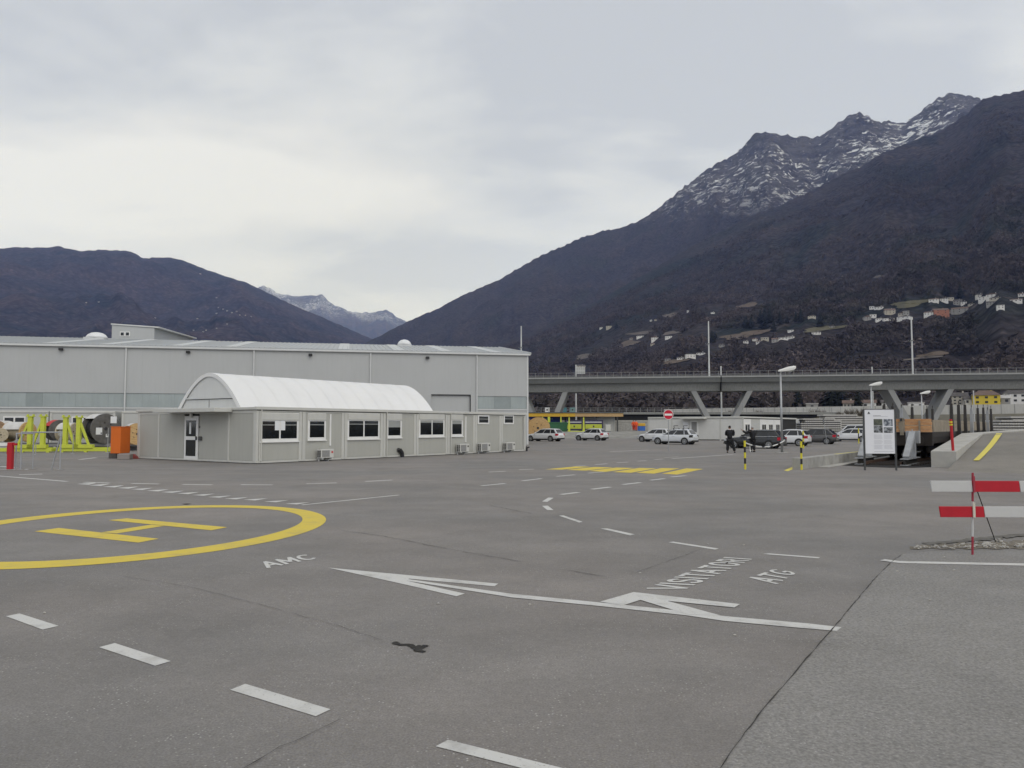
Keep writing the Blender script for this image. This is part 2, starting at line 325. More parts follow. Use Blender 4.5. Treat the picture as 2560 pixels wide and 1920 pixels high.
# ------------------------------------------------------------------ ground
def asphalt(name, base, warm, speck=0.5, coarse=False, blotch=0.16, far=None):
    m = bpy.data.materials.new(name); m.use_nodes = True; nt = m.node_tree; N = nt.nodes.new; L = nt.links.new
    b = nt.nodes['Principled BSDF']; b.inputs['Roughness'].default_value = 0.88; b.inputs['Specular IOR Level'].default_value = 0.25
    g = N('ShaderNodeNewGeometry'); P = g.outputs['Position']
    def noise(sc, det=5, ro=0.55, dist=0.0, vec=P):
        n = N('ShaderNodeTexNoise'); n.inputs['Scale'].default_value = sc; n.inputs['Detail'].default_value = det; n.inputs['Roughness'].default_value = ro; n.inputs['Distortion'].default_value = dist; L(vec, n.inputs['Vector']); return n.outputs[0]
    def rng(v, a, c, lo=0.0, hi=1.0):
        r = N('ShaderNodeMapRange'); L(v, r.inputs[0]); r.inputs[1].default_value = a; r.inputs[2].default_value = c; r.inputs[3].default_value = lo; r.inputs[4].default_value = hi; return r.outputs[0]
    def mix(f, a, c):
        x = N('ShaderNodeMix'); x.data_type = 'RGBA'; L(f, x.inputs[0])
        for s, i in ((a, 6), (c, 7)):
            if isinstance(s, tuple): x.inputs[i].default_value = (*s, 1)
            else: L(s, x.inputs[i])
        return x.outputs[2]
    c = mix(rng(noise(0.16, 4, 0.5, 0.4), 0.38, 0.62), base, warm)
    # streaks of wear along the lanes
    mp = N('ShaderNodeMapping'); L(P, mp.inputs[0]); mp.inputs['Rotation'].default_value = (0, 0, math.radians(-56)); mp.inputs['Scale'].default_value = (0.3, 0.55, 1)
    wear = rng(noise(0.9, 6, 0.6, 0.3, mp.outputs[0]), 0.32, 0.68, 1-blotch, 1+blotch*0.8)
    s1 = N('ShaderNodeVectorMath'); s1.operation = 'SCALE'; L(c, s1.inputs[0]); L(wear, s1.inputs['Scale'])
    gr = rng(noise(16, 4, 0.7), 0.3, 0.7, 0.90, 1.10); mid0 = rng(noise(1.4, 6, 0.62), 0.3, 0.7, 0.92, 1.07); mm_ = N('ShaderNodeMath'); mm_.operation = 'MULTIPLY'; L(gr, mm_.inputs[0]); L(mid0, mm_.inputs[1]); mid = mm_.outputs[0]
    s2 = N('ShaderNodeVectorMath'); s2.operation = 'SCALE'; L(s1.outputs[0], s2.inputs[0]); L(mid, s2.inputs['Scale'])
    fine = rng(noise(70 if not coarse else 42, 3, 0.7), 0.25, 0.75, 0.66 if not coarse else 0.60, 1.34 if not coarse else 1.40)
    s3 = N('ShaderNodeVectorMath'); s3.operation = 'SCALE'; L(s2.outputs[0], s3.inputs[0]); L(fine, s3.inputs['Scale']); c = s3.outputs[0]
    # dark stains
    st = rng(noise(0.55, 7, 0.7, 0.5), 0.58, 0.78, 0.0, 0.42); c = mix(st, c, (base[0]*0.45, base[1]*0.44, base[2]*0.42))
    # light chips of aggregate, here and there
    vo = N('ShaderNodeTexVoronoi'); vo.inputs['Scale'].default_value = 40.0 if not coarse else 44.0; L(P, vo.inputs['Vector'])
    chip = rng(vo.outputs['Distance'], 0.14, 0.30, 1.0, 0.0)
    den = rng(noise(1.7, 5, 0.6), 0.40, 0.66)
    sepc = N('ShaderNodeSeparateColor'); L(vo.outputs['Color'], sepc.inputs[0]); pick = rng(sepc.outputs[0], 0.66 if not coarse else 0.5, 0.72 if not coarse else 0.6)
    q = N('ShaderNodeMath'); q.operation = 'MULTIPLY'; L(chip, q.inputs[0]); L(pick, q.inputs[1])
    q2 = N('ShaderNodeMath'); q2.operation = 'MULTIPLY'; L(q.outputs[0], q2.inputs[0]); L(den, q2.inputs[1])
    q3 = N('ShaderNodeMath'); q3.operation = 'MULTIPLY'; L(q2.outputs[0], q3.inputs[0]); q3.inputs[1].default_value = speck
    c = mix(q3.outputs[0], c, (0.44, 0.43, 0.40))
    if far:
        ln = N('ShaderNodeVectorMath'); ln.operation = 'LENGTH'; L(P, ln.inputs[0]); c = mix(rng(ln.outputs['Value'], far, far+30), c, (0.055, 0.052, 0.034))
    L(c, b.inputs['Base Color'])
    bp = N('ShaderNodeBump'); bp.inputs['Strength'].default_value = 0.35; bp.inputs['Distance'].default_value = 0.012; L(noise(95, 3, 0.6), bp.inputs['Height']); L(bp.outputs[0], b.inputs['Normal'])
    MAT[name] = m; return m
m_asph = asphalt('old asphalt', (0.190, 0.182, 0.173), (0.216, 0.199, 0.184), speck=1.0, blotch=0.12, far=330.0)
m_patch = asphalt('coarse grey asphalt', (0.218, 0.211, 0.200), (0.230, 0.221, 0.207), speck=0.85, coarse=True, blotch=0.07)
m_ramp = asphalt('ramp asphalt', (0.185, 0.174, 0.155), (0.21, 0.195, 0.172), speck=0.3, blotch=0.10)
ground = tag(MB().poly([(-2600,-900,0),(2600,-900,0),(2600,2600,0),(-2600,2600,0)]).build('ground', m_asph), kind='structure')

def paint(name, col, wear=0.68):
    m = bpy.data.materials.new(name); m.use_nodes = True; nt = m.node_tree; N = nt.nodes.new; L = nt.links.new
    b = nt.nodes['Principled BSDF']; b.inputs['Roughness'].default_value = 0.75; g = N('ShaderNodeNewGeometry')
    n = N('ShaderNodeTexNoise'); n.inputs['Scale'].default_value = 2.2; n.inputs['Detail'].default_value = 9; n.inputs['Roughness'].default_value = 0.72; L(g.outputs['Position'], n.inputs['Vector'])
    r = N('ShaderNodeMapRange'); L(n.outputs[0], r.inputs[0]); r.inputs[1].default_value = 0.50; r.inputs[2].default_value = 0.74; r.inputs[4].default_value = wear
    n2 = N('ShaderNodeTexNoise'); n2.inputs['Scale'].default_value = 55; n2.inputs['Detail'].default_value = 3; L(g.outputs['Position'], n2.inputs['Vector'])
    r2 = N('ShaderNodeMapRange'); L(n2.outputs[0], r2.inputs[0]); r2.inputs[1].default_value = 0.62; r2.inputs[2].default_value = 0.72; r2.inputs[4].default_value = wear
    mxm = N('ShaderNodeMath'); mxm.operation = 'MAXIMUM'; L(r.outputs[0], mxm.inputs[0]); L(r2.outputs[0], mxm.inputs[1])
    x = N('ShaderNodeMix'); x.data_type = 'RGBA'; L(mxm.outputs[0], x.inputs[0]); x.inputs[6].default_value = (*col, 1); x.inputs[7].default_value = (0.20, 0.19, 0.175, 1)
    L(x.outputs[2], b.inputs['Base Color']); MAT[name] = m; return m
m_wp = paint('white road paint', (0.53, 0.525, 0.50)); m_yp = paint('yellow road paint', (0.60, 0.46, 0.05), 0.5); m_yp2 = paint('pale yellow road paint', (0.62, 0.53, 0.09), 0.3)
m_crack = M('crack tar', (0.035, 0.033, 0.03), rough=0.95, var=0.4, scale=30)
m_hole = M('broken asphalt', (0.028, 0.026, 0.023), rough=0.97, var=0.55, scale=22, bump=1.0, bscale=30)
Z5 = lambda x, y: (x/2.212, 1100+y/2.212)
Z6 = lambda x, y: (1200+x/2.212, 1100+y/2.212)
def marking(name, pts, mat, z=0.004): return MB().poly([G(*p, z) for p in pts]).build(name, mat, ground)
def stripe(name, a, b, w, mat, z=0.004):
    A, B = G(*a, z), G(*b, z); d = (B-A).normalized(); n = Vector((-d.y, d.x, 0))*(w/2)
    return MB().poly([A-n, B-n, B+n, A+n]).build(name, mat, ground)
S11 = 1.1573
for q in ([(13,1331),(42,1325),(127,1352),(92,1360)], [(214,1398),(248,1389),(369,1428),(335,1438)], [(497,1490),(530,1477),(714,1532),(682,1547)], [(941,1612),(968,1598),(1240,1665),(1214,1681)]):
    marking('lane_dash', [(x*S11, y*S11) for x, y in q], m_wp)
for a, b in (((465,233),(605,238)),((728,240),(880,243)),((1010,245),(1175,248)),((1332,247),(1508,248)),((1695,241),(1862,237)),((2020,229),(2170,221))):
    stripe('lane_dash', Z5(*a), Z5(*b), 0.17, m_wp)
stripe('edge_line', Z5(-300,175), Z5(372,229), 0.14, m_wp); stripe('edge_line', Z5(105,192), Z5(235,188), 0.25, m_wp)
stripe('edge_line', Z5(1668,359), Z5(2206,304), 0.10, m_wp)
TR = [(425,243),(490,250),(568,258),(645,265),(722,272),(808,280),(890,288),(975,295),(1060,304),(1148,315),(1240,324),(1345,330),(1460,340),(1575,352)]
for i, (x, y) in enumerate(TR): marking('give_way_triangle', [Z5(x, y), Z5(x+66, y+4), Z5(x+118+i*1.6, y-8)], m_wp)
for a, b in (((8,253),(138,240)),((232,226),(340,213)),((424,201),(523,192)),((598,183),(685,176))): stripe('lane_dash', Z6(*a), Z6(*b), 0.14, m_wp)
for a, b in (((48,177),(142,173)),((216,164),(298,161)),((520,145),(583,142)),((636,136),(704,131)),((757,126),(818,122)),((868,117),(922,114)),((965,108),(1013,105))): stripe('lane_dash', Z6(*a), Z6(*b), 0.16, m_wp)
stripe('edge_line', Z6(1060,103), Z6(1400,80), 0.16, m_wp); stripe('edge_line', Z6(716,65), Z6(935,55), 0.2, m_wp); stripe('edge_line', Z6(1020,96), Z6(1100,93), 0.14, m_wp)
for a, b in (((448,301),(545,289)),((618,272),(720,260)),((790,246),(888,235)),((943,222),(1022,213)),((1058,204),(1138,197))): stripe('lane_dash', Z6(*a), Z6(*b), 0.16, m_wp)
for q in ([(343,340),(378,318),(407,320),(372,342)], [(343,364),(375,363),(406,387),(372,387)], [(436,418),(462,417),(568,452),(548,456)], [(666,489),(705,489),(856,521),(830,527)], [(1042,565),(1070,562),(1320,600),(1300,606)], [(1562,630),(1600,627),(1882,648),(1870,654)]):
    marking('lane_dash', [Z6(*p) for p in q], m_wp)
for q in ([(362,162),(450,164),(612,148),(530,146)], [(478,165),(585,169),(735,152),(632,149)], [(600,171),(695,176),(855,155),(755,152)], [(735,177),(835,181),(975,157),(880,154)], [(862,181),(962,186),(1105,157),(1005,155)], [(1005,186),(1090,191),(1235,160),(1140,157)]):
    marking('crossing_bar', [Z6(*p) for p in q], m_yp)
marking('hatch_line', [(1960,1176),(1970,1178),(2004,1163),(1997,1160)], m_yp2)
# helipad ring and letter
def ellipse_fit(P):
    P = np.array(P); D = np.c_[P[:,0]**2, P[:,0]*P[:,1], P[:,1]**2, P[:,0], P[:,1]]; s = np.linalg.lstsq(D, np.ones(len(P)), rcond=None)[0]
    A, B, C, Dd, E = s; c = np.linalg.solve([[2*A, B],[B, 2*C]], [-Dd, -E]); k = 1+A*c[0]**2+B*c[0]*c[1]+C*c[1]**2
    Lm = np.linalg.cholesky(np.array([[A, B/2],[B/2, C]])/k); return c, np.linalg.inv(Lm.T)
ring = [[(0,450),(200,420),(400,401),(800,372),(1100,364),(1400,366),(1600,377),(1750,400),(1822,440),(1750,490),(1500,555),(1200,612),(680,678),(300,708),(0,717)],
        [(0,473),(400,416),(800,385),(1100,378),(1400,378),(1550,390),(1640,410),(1672,440),(1655,470),(1500,520),(1300,562),(1000,603),(600,652),(300,668),(0,677)]]
rp_ = []
for R_ in ring:
    c_, T_ = ellipse_fit([tuple(G(*Z5(*p)))[:2] for p in R_])
    rp_.append([(c_[0]+v[0], c_[1]+v[1], 0.004) for v in [T_ @ np.array([math.cos(t), math.sin(t)]) for t in np.linspace(0, 2*math.pi, 97)[:-1]]])
mb = MB(); mb.v = rp_[0]+rp_[1]; mb.f = [(i, (i+1) % 96, 96+(i+1) % 96, 96+i) for i in range(96)]; mb.build('helipad_ring', m_yp, ground)
hb = MB()
for q, z in (([(190,505),(325,486),(878,546),(765,567)], 0.004), ([(600,443),(702,433),(1258,482),(1168,499)], 0.004)): hb.poly([G(*Z5(*p), z) for p in q])
hb.poly([G(*Z5(*p), 0.004) for p in [(560,511),(835,468),(908,474.5),(645,517)]])
hb.build('helipad_letter', m_yp, ground)
# direction arrows
marking('arrow_marking', [(820,1419),(1246,1459),(1236,1465.5),(1022,1446.5),(1018,1452),(1162,1484),(1141,1490.5),(990,1456)], m_wp)
marking('arrow_marking', [(1019,1447.5),(1280,1484.5),(1500,1506),(1705,1527),(1810,1540),(2021,1558.5),(2104,1568),(2092,1577),(1990,1568.5),(1810,1552),(1715,1538),(1500,1515),(1280,1493.5),(1019,1452)], m_wp, 0.0055)
marking('arrow_marking', [(1500,1504),(1584,1480),(1850,1510),(1836,1518.5),(1668,1502),(1800,1538),(1720,1536),(1601,1499.5),(1558,1513)], m_wp, 0.007)
ARC = lambda cx, cy, rx, ry, a0, a1, n=9: [(cx+rx*math.cos(math.radians(a0+(a1-a0)*i/n)), cy+ry*math.sin(math.radians(a0+(a1-a0)*i/n))) for i in range(n+1)]
GLYPH = {'A': [[(0,0),(0.42,1)],[(0.84,0),(0.42,1)],[(0.17,0.34),(0.67,0.34)]], 'M': [[(0.08,0),(0.08,1)],[(0.92,0),(0.92,1)],[(0.08,1),(0.5,0.25)],[(0.92,1),(0.5,0.25)]],
    'C': [ARC(0.5,0.5,0.42,0.485,50,310,12)], 'V': [[(0,1),(0.42,0)],[(0.84,1),(0.42,0)]], 'I': [[(0.12,0),(0.12,1)]], 'T': [[(0.42,0),(0.42,1)],[(0,0.94),(0.84,0.94)]],
    'S': [ARC(0.4,0.73,0.32,0.21,20,270)+ARC(0.4,0.27,0.34,0.25,90,-160)], 'O': [ARC(0.46,0.5,0.38,0.48,0,360,16)], 'R': [[(0.1,0),(0.1,1)],[(0.1,0.94)]+ARC(0.45,0.71,0.27,0.23,90,-90)+[(0.1,0.48)],[(0.4,0.48),(0.74,0)]], 'G': [ARC(0.5,0.5,0.42,0.485,50,330,12)+[(0.86,0.45),(0.55,0.45)]]}
GW = {'M': 1.0, 'I': 0.24, 'C': 0.9, 'O': 0.92, 'S': 0.78, 'R': 0.8, 'G': 0.92}
def lettering(text, TL, TR_, BL, BR, sw=0.24):
    tot = sum(GW.get(c, 0.84)+0.26 for c in text)-0.26; q = [G(*p, 0) for p in (TL, TR_, BL, BR)]; mb = MB(); x0 = 0.0; n = 0
    pos = lambda u, v, z: (q[2]*((1-u)*(1-v))+q[3]*(u*(1-v))+q[0]*((1-u)*v)+q[1]*(u*v))+Vector((0, 0, z))
    for c in text:
        for st in GLYPH[c]:
            z = 0.0050+0.0004*(n % 6); n += 1; L_ = []; R_ = []
            for i, p in enumerate(st):
                a = Vector((*st[max(i-1, 0)], 0)); b = Vector((*st[min(i+1, len(st)-1)], 0)); d = (b-a).normalized(); nn = Vector((-d.y, d.x, 0))*(sw/2); e = d*(sw*0.25)*(-1 if i == 0 else 1 if i == len(st)-1 else 0)
                L_.append((p[0]+nn.x+e.x, p[1]+nn.y*0.7+e.y*0.5)); R_.append((p[0]-nn.x+e.x, p[1]-nn.y*0.7+e.y*0.5))
            mb.loft([[pos((x0+l[0])/tot, l[1], z), pos((x0+r[0])/tot, r[1], z)] for l, r in zip(L_, R_)], cap=False, closed=False)
        x0 += GW.get(c, 0.84)+0.26
    o = mb.build('lettering', m_wp, ground); o['label'] = 'white painted letters reading '+text; return o
lettering('AMC', (646,1408), (766,1387), (672,1420), (793,1396))
lettering('VISITATORI', (1620,1471.6), (1813,1394), (1706,1476), (1879,1398.5))
lettering('ATG', (1868,1448), (1938,1424), (1942,1460), (1989,1433))
# lighter coarse asphalt right of the long seam
SEAM = [(1770,1960),(1800,1920),(1852,1845),(1905,1775),(1958,1715),(2008,1655),(2052,1605),(2076,1577),(2133,1510),(2185,1448),(2228,1405),(2256,1385)]
patch = MB().poly([G(x, y, 0.003) for x, y in SEAM]+[G(2330,1378,0.003), G(2560,1374,0.003), G(3100,1374,0.003), G(3600,2300,0.003), G(1640,2300,0.003)]).build('asphalt_patch', m_patch)
tag(patch, kind='structure')
MB().poly([G(x, y, 0.0075) for x, y in [(2200,1401),(2212,1398),(2250,1402.5),(2560,1408.5),(2900,1415),(2900,1421),(2560,1414),(2250,1407.5)]]).build('edge_line', m_wp, patch)
def crack(pts, w, z=0.0085, jag=0.04, parent=None):
    P = []
    for (a, b) in zip(pts[:-1], pts[1:]):
        A, B = G(*a, z), G(*b, z); n = max(2, int((B-A).length/0.09))
        P += [A.lerp(B, i/n) for i in range(n)]
    P.append(G(*pts[-1], z)); mb = MB(); L_ = []; R_ = []
    for i, p in enumerate(P):
        d = (P[min(i+1, len(P)-1)]-P[max(i-1, 0)]).normalized(); nn = Vector((-d.y, d.x, 0)); off = random.gauss(0, jag*0.35)
        ww = w*random.uniform(0.25, 1.3)*(0.15 if i in (0, len(P)-1) else 1); L_.append(p+nn*(off+ww/2)); R_.append(p+nn*(off-ww/2))
    mb.loft([[a, b] for a, b in zip(L_, R_)], cap=False, closed=False); return mb.build('crack', m_crack, parent or ground)
crack(SEAM, 0.009, jag=0.006)
crack([(300,1440),(420,1458),(480,1468),(560,1488),(640,1508),(720,1530),(850,1565),(975,1606)], 0.004, jag=0.02)
crack([(850,1325),(960,1340),(1100,1368),(1225,1390),(1310,1405)], 0.011, jag=0.02); crack([(1400,1423),(1460,1432),(1540,1446)], 0.011, jag=0.02)
crack([(1755,1371),(1700,1392),(1640,1412),(1585,1432)], 0.006, jag=0.02); crack([(590,1935),(640,1902),(700,1866),(760,1842),(865,1790)], 0.006, jag=0.015)
crack([(1225,1263),(1290,1276),(1330,1284)], 0.015, jag=0.03)
def blob(cx, cy, rx, ry, z, n=26, ph=0.0):
    c = G(cx, cy, z); ex = G(cx+rx, cy, z)-c; ey = G(cx, cy-ry, z)-c
    return [c+ex*(math.cos(t)*(1+0.3*math.sin(3*t+ph)+0.12*random.uniform(-1, 1)))+ey*(math.sin(t)*(1+0.25*math.sin(2*t+ph)+0.15*random.uniform(-1, 1))) for t in [2*math.pi*i/n for i in range(n)]]
MB().poly(blob(1044, 1620, 17, 7, 0.006)).build('pothole', m_hole, ground); MB().poly(blob(1008, 1611, 20, 2.6, 0.0065, ph=1)).build('pothole', m_hole, ground)
for bx_, by_, r_ in ((1062,1614,8),(1054,1627,9),(1030,1614,10),(990,1607,10)): MB().poly(blob(bx_, by_, r_, r_*0.33, 0.0067, 14, r_)).build('pothole', m_hole, ground)
MB().poly(blob(466, 1260, 10, 1.2, 0.005)).build('pothole', m_hole, ground)
# ================================================================== BUILDINGS
m_clad = M('grey cladding', (0.42, 0.43, 0.43), rough=0.55, var=0.03, scale=0.25, dirt=0.09, streak=True)
m_cladt = M('light trim', (0.56, 0.57, 0.565), rough=0.5, var=0.04)
m_band = M('translucent band', (0.33, 0.37, 0.37), rough=0.25, var=0.08, scale=0.6, dirt=0.18, streak=True)
m_band2 = M('dark translucent band', (0.26, 0.295, 0.295), rough=0.25, var=0.05)
m_dark = M('dark gap', (0.02, 0.02, 0.02), rough=0.9)
m_roof = M('ribbed metal roof', (0.34, 0.355, 0.36), rough=0.45, var=0.04, scale=0.4)
m_rlight = M('roof light sheet', (0.46, 0.475, 0.47), rough=0.4, var=0.05)
m_white = M('white frame', (0.72, 0.72, 0.70), rough=0.45, var=0.04)
m_offp = M('office panel', (0.40, 0.40, 0.365), rough=0.55, var=0.025, scale=0.8, dirt=0.12, streak=True)
m_offt = M('office trim', (0.52, 0.52, 0.485), rough=0.5, var=0.04, dirt=0.10, streak=True)
m_glass = glass('window glass'); m_lamp_d = M('black lamp', (0.02, 0.02, 0.022), rough=0.5)
m_tent = M('white tent fabric', (0.70, 0.70, 0.69), rough=0.6, var=0.025, scale=0.7, dirt=0.05, streak=True)
m_tentg = M('tent gable fabric', (0.58, 0.59, 0.58), rough=0.6, var=0.03, scale=0.8, dirt=0.10, streak=True)
m_paper = M('paper sheet', (0.72, 0.73, 0.74), rough=0.7, var=0.02)
# ---- the big hall
HA, HB = AT(0, 858, 62.8), AT(1320, 885.5, 72.2)
hth = math.atan2(HB.y-HA.y, HB.x-HA.x); HF = Frame((HA.x-22*math.cos(hth), HA.y-22*math.sin(hth)), hth); HL = HF.l(HB).x
HE = HF.onY(1320, 885.5)[1]; HR = HE+2.3; HD = 16.0
hall = thing('industrial_hall', 'long grey metal-clad industrial hall with shallow ribbed roof behind the white tent', 'building', HF.o, hth)
DP = [HF.onY(x, 950)[0] for x in (314, 634, 926, 1192)]
edges = [0]+DP+[HL]
door_x = (HF.onY(1078, 1000)[0], HF.onY(1177, 1000)[0]); door_z = HF.onY(1120, 986)[1]
bz0, bz1 = HF.onY(100, 1017)[1], HF.onY(100, 981)[1]
for i, (a, b) in enumerate(zip(edges[:-1], edges[1:])):
    w = MB(); top = HE-0.12
    if a < door_x[0] < b: w.box(a, door_x[0], 0, 0.25, 0, top); w.box(door_x[1], b, 0, 0.25, 0, top); w.box(door_x[0], door_x[1], 0, 0.25, door_z, top)
    else: w.box(a, b, 0, 0.25, bz1, top); w.box(a, b, 0, 0.25, 0, bz0)
    w.build('wall_panel', m_clad, hall)
for x in np.arange(2.2, HL, 2.2): MB().box(x-0.008, x+0.008, -0.004, 0.02, bz1 if not (door_x[0]-1 < x < door_x[1]+1) else door_z, HE-0.13).build('panel_joint', M('joint grey', (0.385, 0.395, 0.395), rough=0.6), hall)
for i, (a, b) in enumerate(zip(edges[:-1], edges[1:])):
    if a < door_x[0] < b: continue
    n = max(3, int((b-a)/1.25)); xs = np.linspace(a+0.06, b-0.06, n+1)
    for k, (p, q) in enumerate(zip(xs[:-1], xs[1:])): MB().box(p+0.004, q-0.004, 0.05, 0.1, bz0+0.02, bz1-0.02).build('band_pane', m_band2 if (k*7+i*3) % 6 == 1 else m_band, hall)
    MB().box(a, b, 0.11, 0.2, bz0, bz1).build('band_backing', m_clad, hall); MB().box(a, b, -0.05, 0.05, bz0-0.12, bz0).build('band_sill', m_cladt, hall)
MB().box(door_x[0], door_x[1], 0.18, 0.24, 0, door_z).build('roller_door', m_clad, hall)
MB().box(door_x[0], door_x[1], 0.0, 0.17, door_z-0.07, door_z).build('door_head', m_dark, hall)
MB().box(door_x[1]-0.06, door_x[1], 0.0, 0.17, 0, door_z-0.08).build('door_jamb', m_dark, hall)
for x in DP: MB().cyl((x, -0.09, 0.1), (x, -0.09, HE-0.1), 0.07, n=8).build('downpipe', m_cladt, hall)
MB().box(HL-0.12, HL+0.03, -0.03, 0.0, 0, HE-0.1).build('corner_trim', m_cladt, hall)
MB().box(0, HL+0.2, -0.22, 0.05, HE-0.16, HE+0.0).build('gutter', m_cladt, hall, bevel=0.03)
rf = MB().hexa([(0,-0.05,HE+0.01),(HL+0.25,-0.05,HE+0.01),(HL+0.25,HD,HR-0.1),(0,HD,HR-0.1)], [(0,-0.05,HE+0.1),(HL+0.25,-0.05,HE+0.1),(HL+0.25,HD,HR),(0,HD,HR)])
rf.hexa([(0,HD+0.001,HR-0.1),(HL+0.25,HD+0.001,HR-0.1),(HL+0.25,2*HD,HE),(0,2*HD,HE)], [(0,HD+0.001,HR),(HL+0.25,HD+0.001,HR),(HL+0.25,2*HD,HE+0.1),(0,2*HD,HE+0.1)])
roof = rf.build('roof', m_roof, hall); sl_ = (HR-HE-0.1)/HD
rib = MB()
for x in np.arange(0.2, HL+0.2, 0.45): rib.hexa([(x,0,HE+0.1),(x+0.09,0,HE+0.1),(x+0.09,HD-0.02,HR),(x,HD-0.02,HR)], [(x+0.02,0,HE+0.145),(x+0.07,0,HE+0.145),(x+0.07,HD-0.02,HR+0.045),(x+0.02,HD-0.02,HR+0.045)])
tag(rib.build('roof_rib', m_roof, roof), kind='stuff')
for px in (105, 250, 425, 560, 845, 985, 1105, 1230):
    x = HF.onY(px, 866)[0]
    MB().hexa([(x,0.1,HE+0.10),(x+1.0,0.1,HE+0.10),(x+1.0,HD-0.3,HR-0.05),(x,HD-0.3,HR-0.05)], [(x,0.1,HE+0.155),(x+1.0,0.1,HE+0.155),(x+1.0,HD-0.3,HR+0.01),(x,HD-0.3,HR+0.01)]).build('roof_light', m_rlight, roof)
MB().prism([(HL-0.02,0.26,0),(HL-0.02,2*HD-0.3,0),(HL-0.02,2*HD-0.3,HE-0.1),(HL-0.02,HD,HR-0.15),(HL-0.02,0.26,HE-0.1)], (-0.25,0,0)).build('gable_wall', m_clad, hall)
MB().beam((HL+0.27,-0.1,HE+0.06), (HL+0.27,HD,HR-0.02), 0.05, 0.22).build('verge_trim', m_cladt, hall)
for px, py in ((152,873),(470,880),(776,887),(1069,894)):
    x, z = HF.onY(px, py, -0.2); MB().box(x-0.16, x+0.16, -0.3, -0.05, z-0.10, z+0.10).build('wall_lamp', m_lamp_d, hall, bevel=0.03)
for px in (242, 1011):
    yy = HD-3.0; x = HF.onY(px, 842 if px < 500 else 866, yy)[0]; zb = HE+0.1+sl_*yy; r = 0.95 if px < 500 else 0.72
    d = MB().box(x-r, x+r, yy-r, yy+r, zb-0.3, zb+0.12).build('roof_vent', m_cladt, roof)
    MB().lathe([(r*1.08,0),(r*1.02,0.12),(r*0.85,0.34),(r*0.55,0.5),(r*0.2,0.57),(0.02,0.58)], (x,yy,zb+0.13), 20).build('roof_dome', M('white dome', (0.66,0.67,0.67), rough=0.35), roof, smooth=True)
# raised clerestory behind the ridge
cy_ = HD+4; x0, zt0 = HF.onY(280, 812, cy_); x1, zt1 = HF.onY(386, 820, cy_); yb_, zt2 = HF.onX(482, 847, x1)
ph = thing('roof_penthouse', 'grey clerestory box with two small windows standing up behind the hall roof ridge', 'building', HF.o, hth)
MB().hexa([(x0,cy_,HE),(x1,cy_,HE),(x1,yb_,HE),(x0,yb_,HE)], [(x0,cy_,zt0),(x1,cy_,zt1),(x1,yb_,zt2),(x0,yb_,zt2)]).build('wall', m_clad, ph)
MB().hexa([(x0-0.1,cy_-0.1,zt0+0.01),(x1+0.5,cy_-0.1,zt1+0.01),(x1+0.5,yb_,zt2+0.01),(x0-0.1,yb_,zt2+0.01)], [(x0-0.1,cy_-0.1,zt0+0.15),(x1+0.5,cy_-0.1,zt1+0.15),(x1+0.5,yb_,zt2+0.15),(x0-0.1,yb_,zt2+0.15)]).build('roof', m_cladt, ph)
for px in (300, 313):
    a, za = HF.onY(px, 829, cy_); b, zb = HF.onY(px+12, 841, cy_)
    wdw = MB().box(a, b, cy_-0.06, cy_-0.01, zb, za).build('window', m_white, ph); MB().box(a+0.09, b-0.09, cy_-0.08, cy_-0.061, zb+0.09, za-0.09).build('pane', m_glass, wdw)

# ---- office made of joined site containers
OC, OE = G(640, 1160), G(1313, 1128); oth = math.atan2(OE.y-OC.y, OE.x-OC.x); OF = Frame(OC, oth); OL = OF.l(OE).x
OW = OF.onX(343, 1146)[0]; OH = OF.onY(640, 1016)[1]; UTH = oth
class Face:
    """wall face: s along it, d outward, z up"""
    def __init__(s, side): s.side = side
    def box(s, mb, s0, s1, d0, d1, z0, z1):
        if s.side: return mb.box(-d1, -d0, s0, s1, z0, z1)
        return mb.box(s0, s1, -d1, -d0, z0, z1)
FL, FS = Face(False), Face(True)
office = thing('office_container_block', 'light grey flat-roofed block of joined office containers carrying the white tent', 'building', OC, oth)
MB().box(0.06, OL-0.06, 0.06, OW-0.06, 0.02, OH-0.12).build('core', m_dark, office)
piers = [640, 754.5, 860.5, 957, 1040, 1118.5, 1187, 1252, 1309]
ps = [OF.onY(p, 1090)[0] for p in piers]; ps[0] = 0.1; ps[-1] = OL-0.1
PW = 0.20
for a, b in zip(ps[:-1], ps[1:]): FL.box(MB(), a+PW, b-PW, -0.05, 0.0, 0.14, OH-0.24).build('wall_panel', m_offp, office)
for i, a in enumerate(ps):
    w = PW if 0 < i < len(ps)-1 else 0.12
    FL.box(MB(), a-w, a-0.012, -0.06, 0.035, 0.04, OH-0.2).build('post', m_offt, office, bevel=0.01); FL.box(MB(), a+0.012, a+w, -0.06, 0.035, 0.04, OH-0.2).build('post', m_offt, office, bevel=0.01)
    FL.box(MB(), a-0.011, a+0.011, -0.06, 0.0, 0.04, OH-0.2).build('post_gap', m_dark, office)
FL.box(MB(), 0.0, OL, -0.06, 0.02, 0.03, 0.13).build('plinth', m_offt, office); FL.box(MB(), 0.0, OL, -0.06, 0.012, OH-0.235, OH-0.185).build('head_rail', m_offt, office)
FL.box(MB(), 0.0, OL, -0.06, 0.0, OH-0.183, OH-0.155).build('shadow_gap', m_dark, office)
MB().box(-0.10, OL+0.08, -0.10, 0.06, OH-0.15, OH).build('roof_edge', m_offt, office, bevel=0.02)
MB().box(-0.10, 0.06, 0.062, OW+0.1, OH-0.15, OH-0.02).build('roof_edge', m_offt, office, bevel=0.02)
MB().box(0.062, OL+0.08, 0.062, OW+0.1, OH-0.14, OH-0.05).build('flat_roof', m_offt, office)
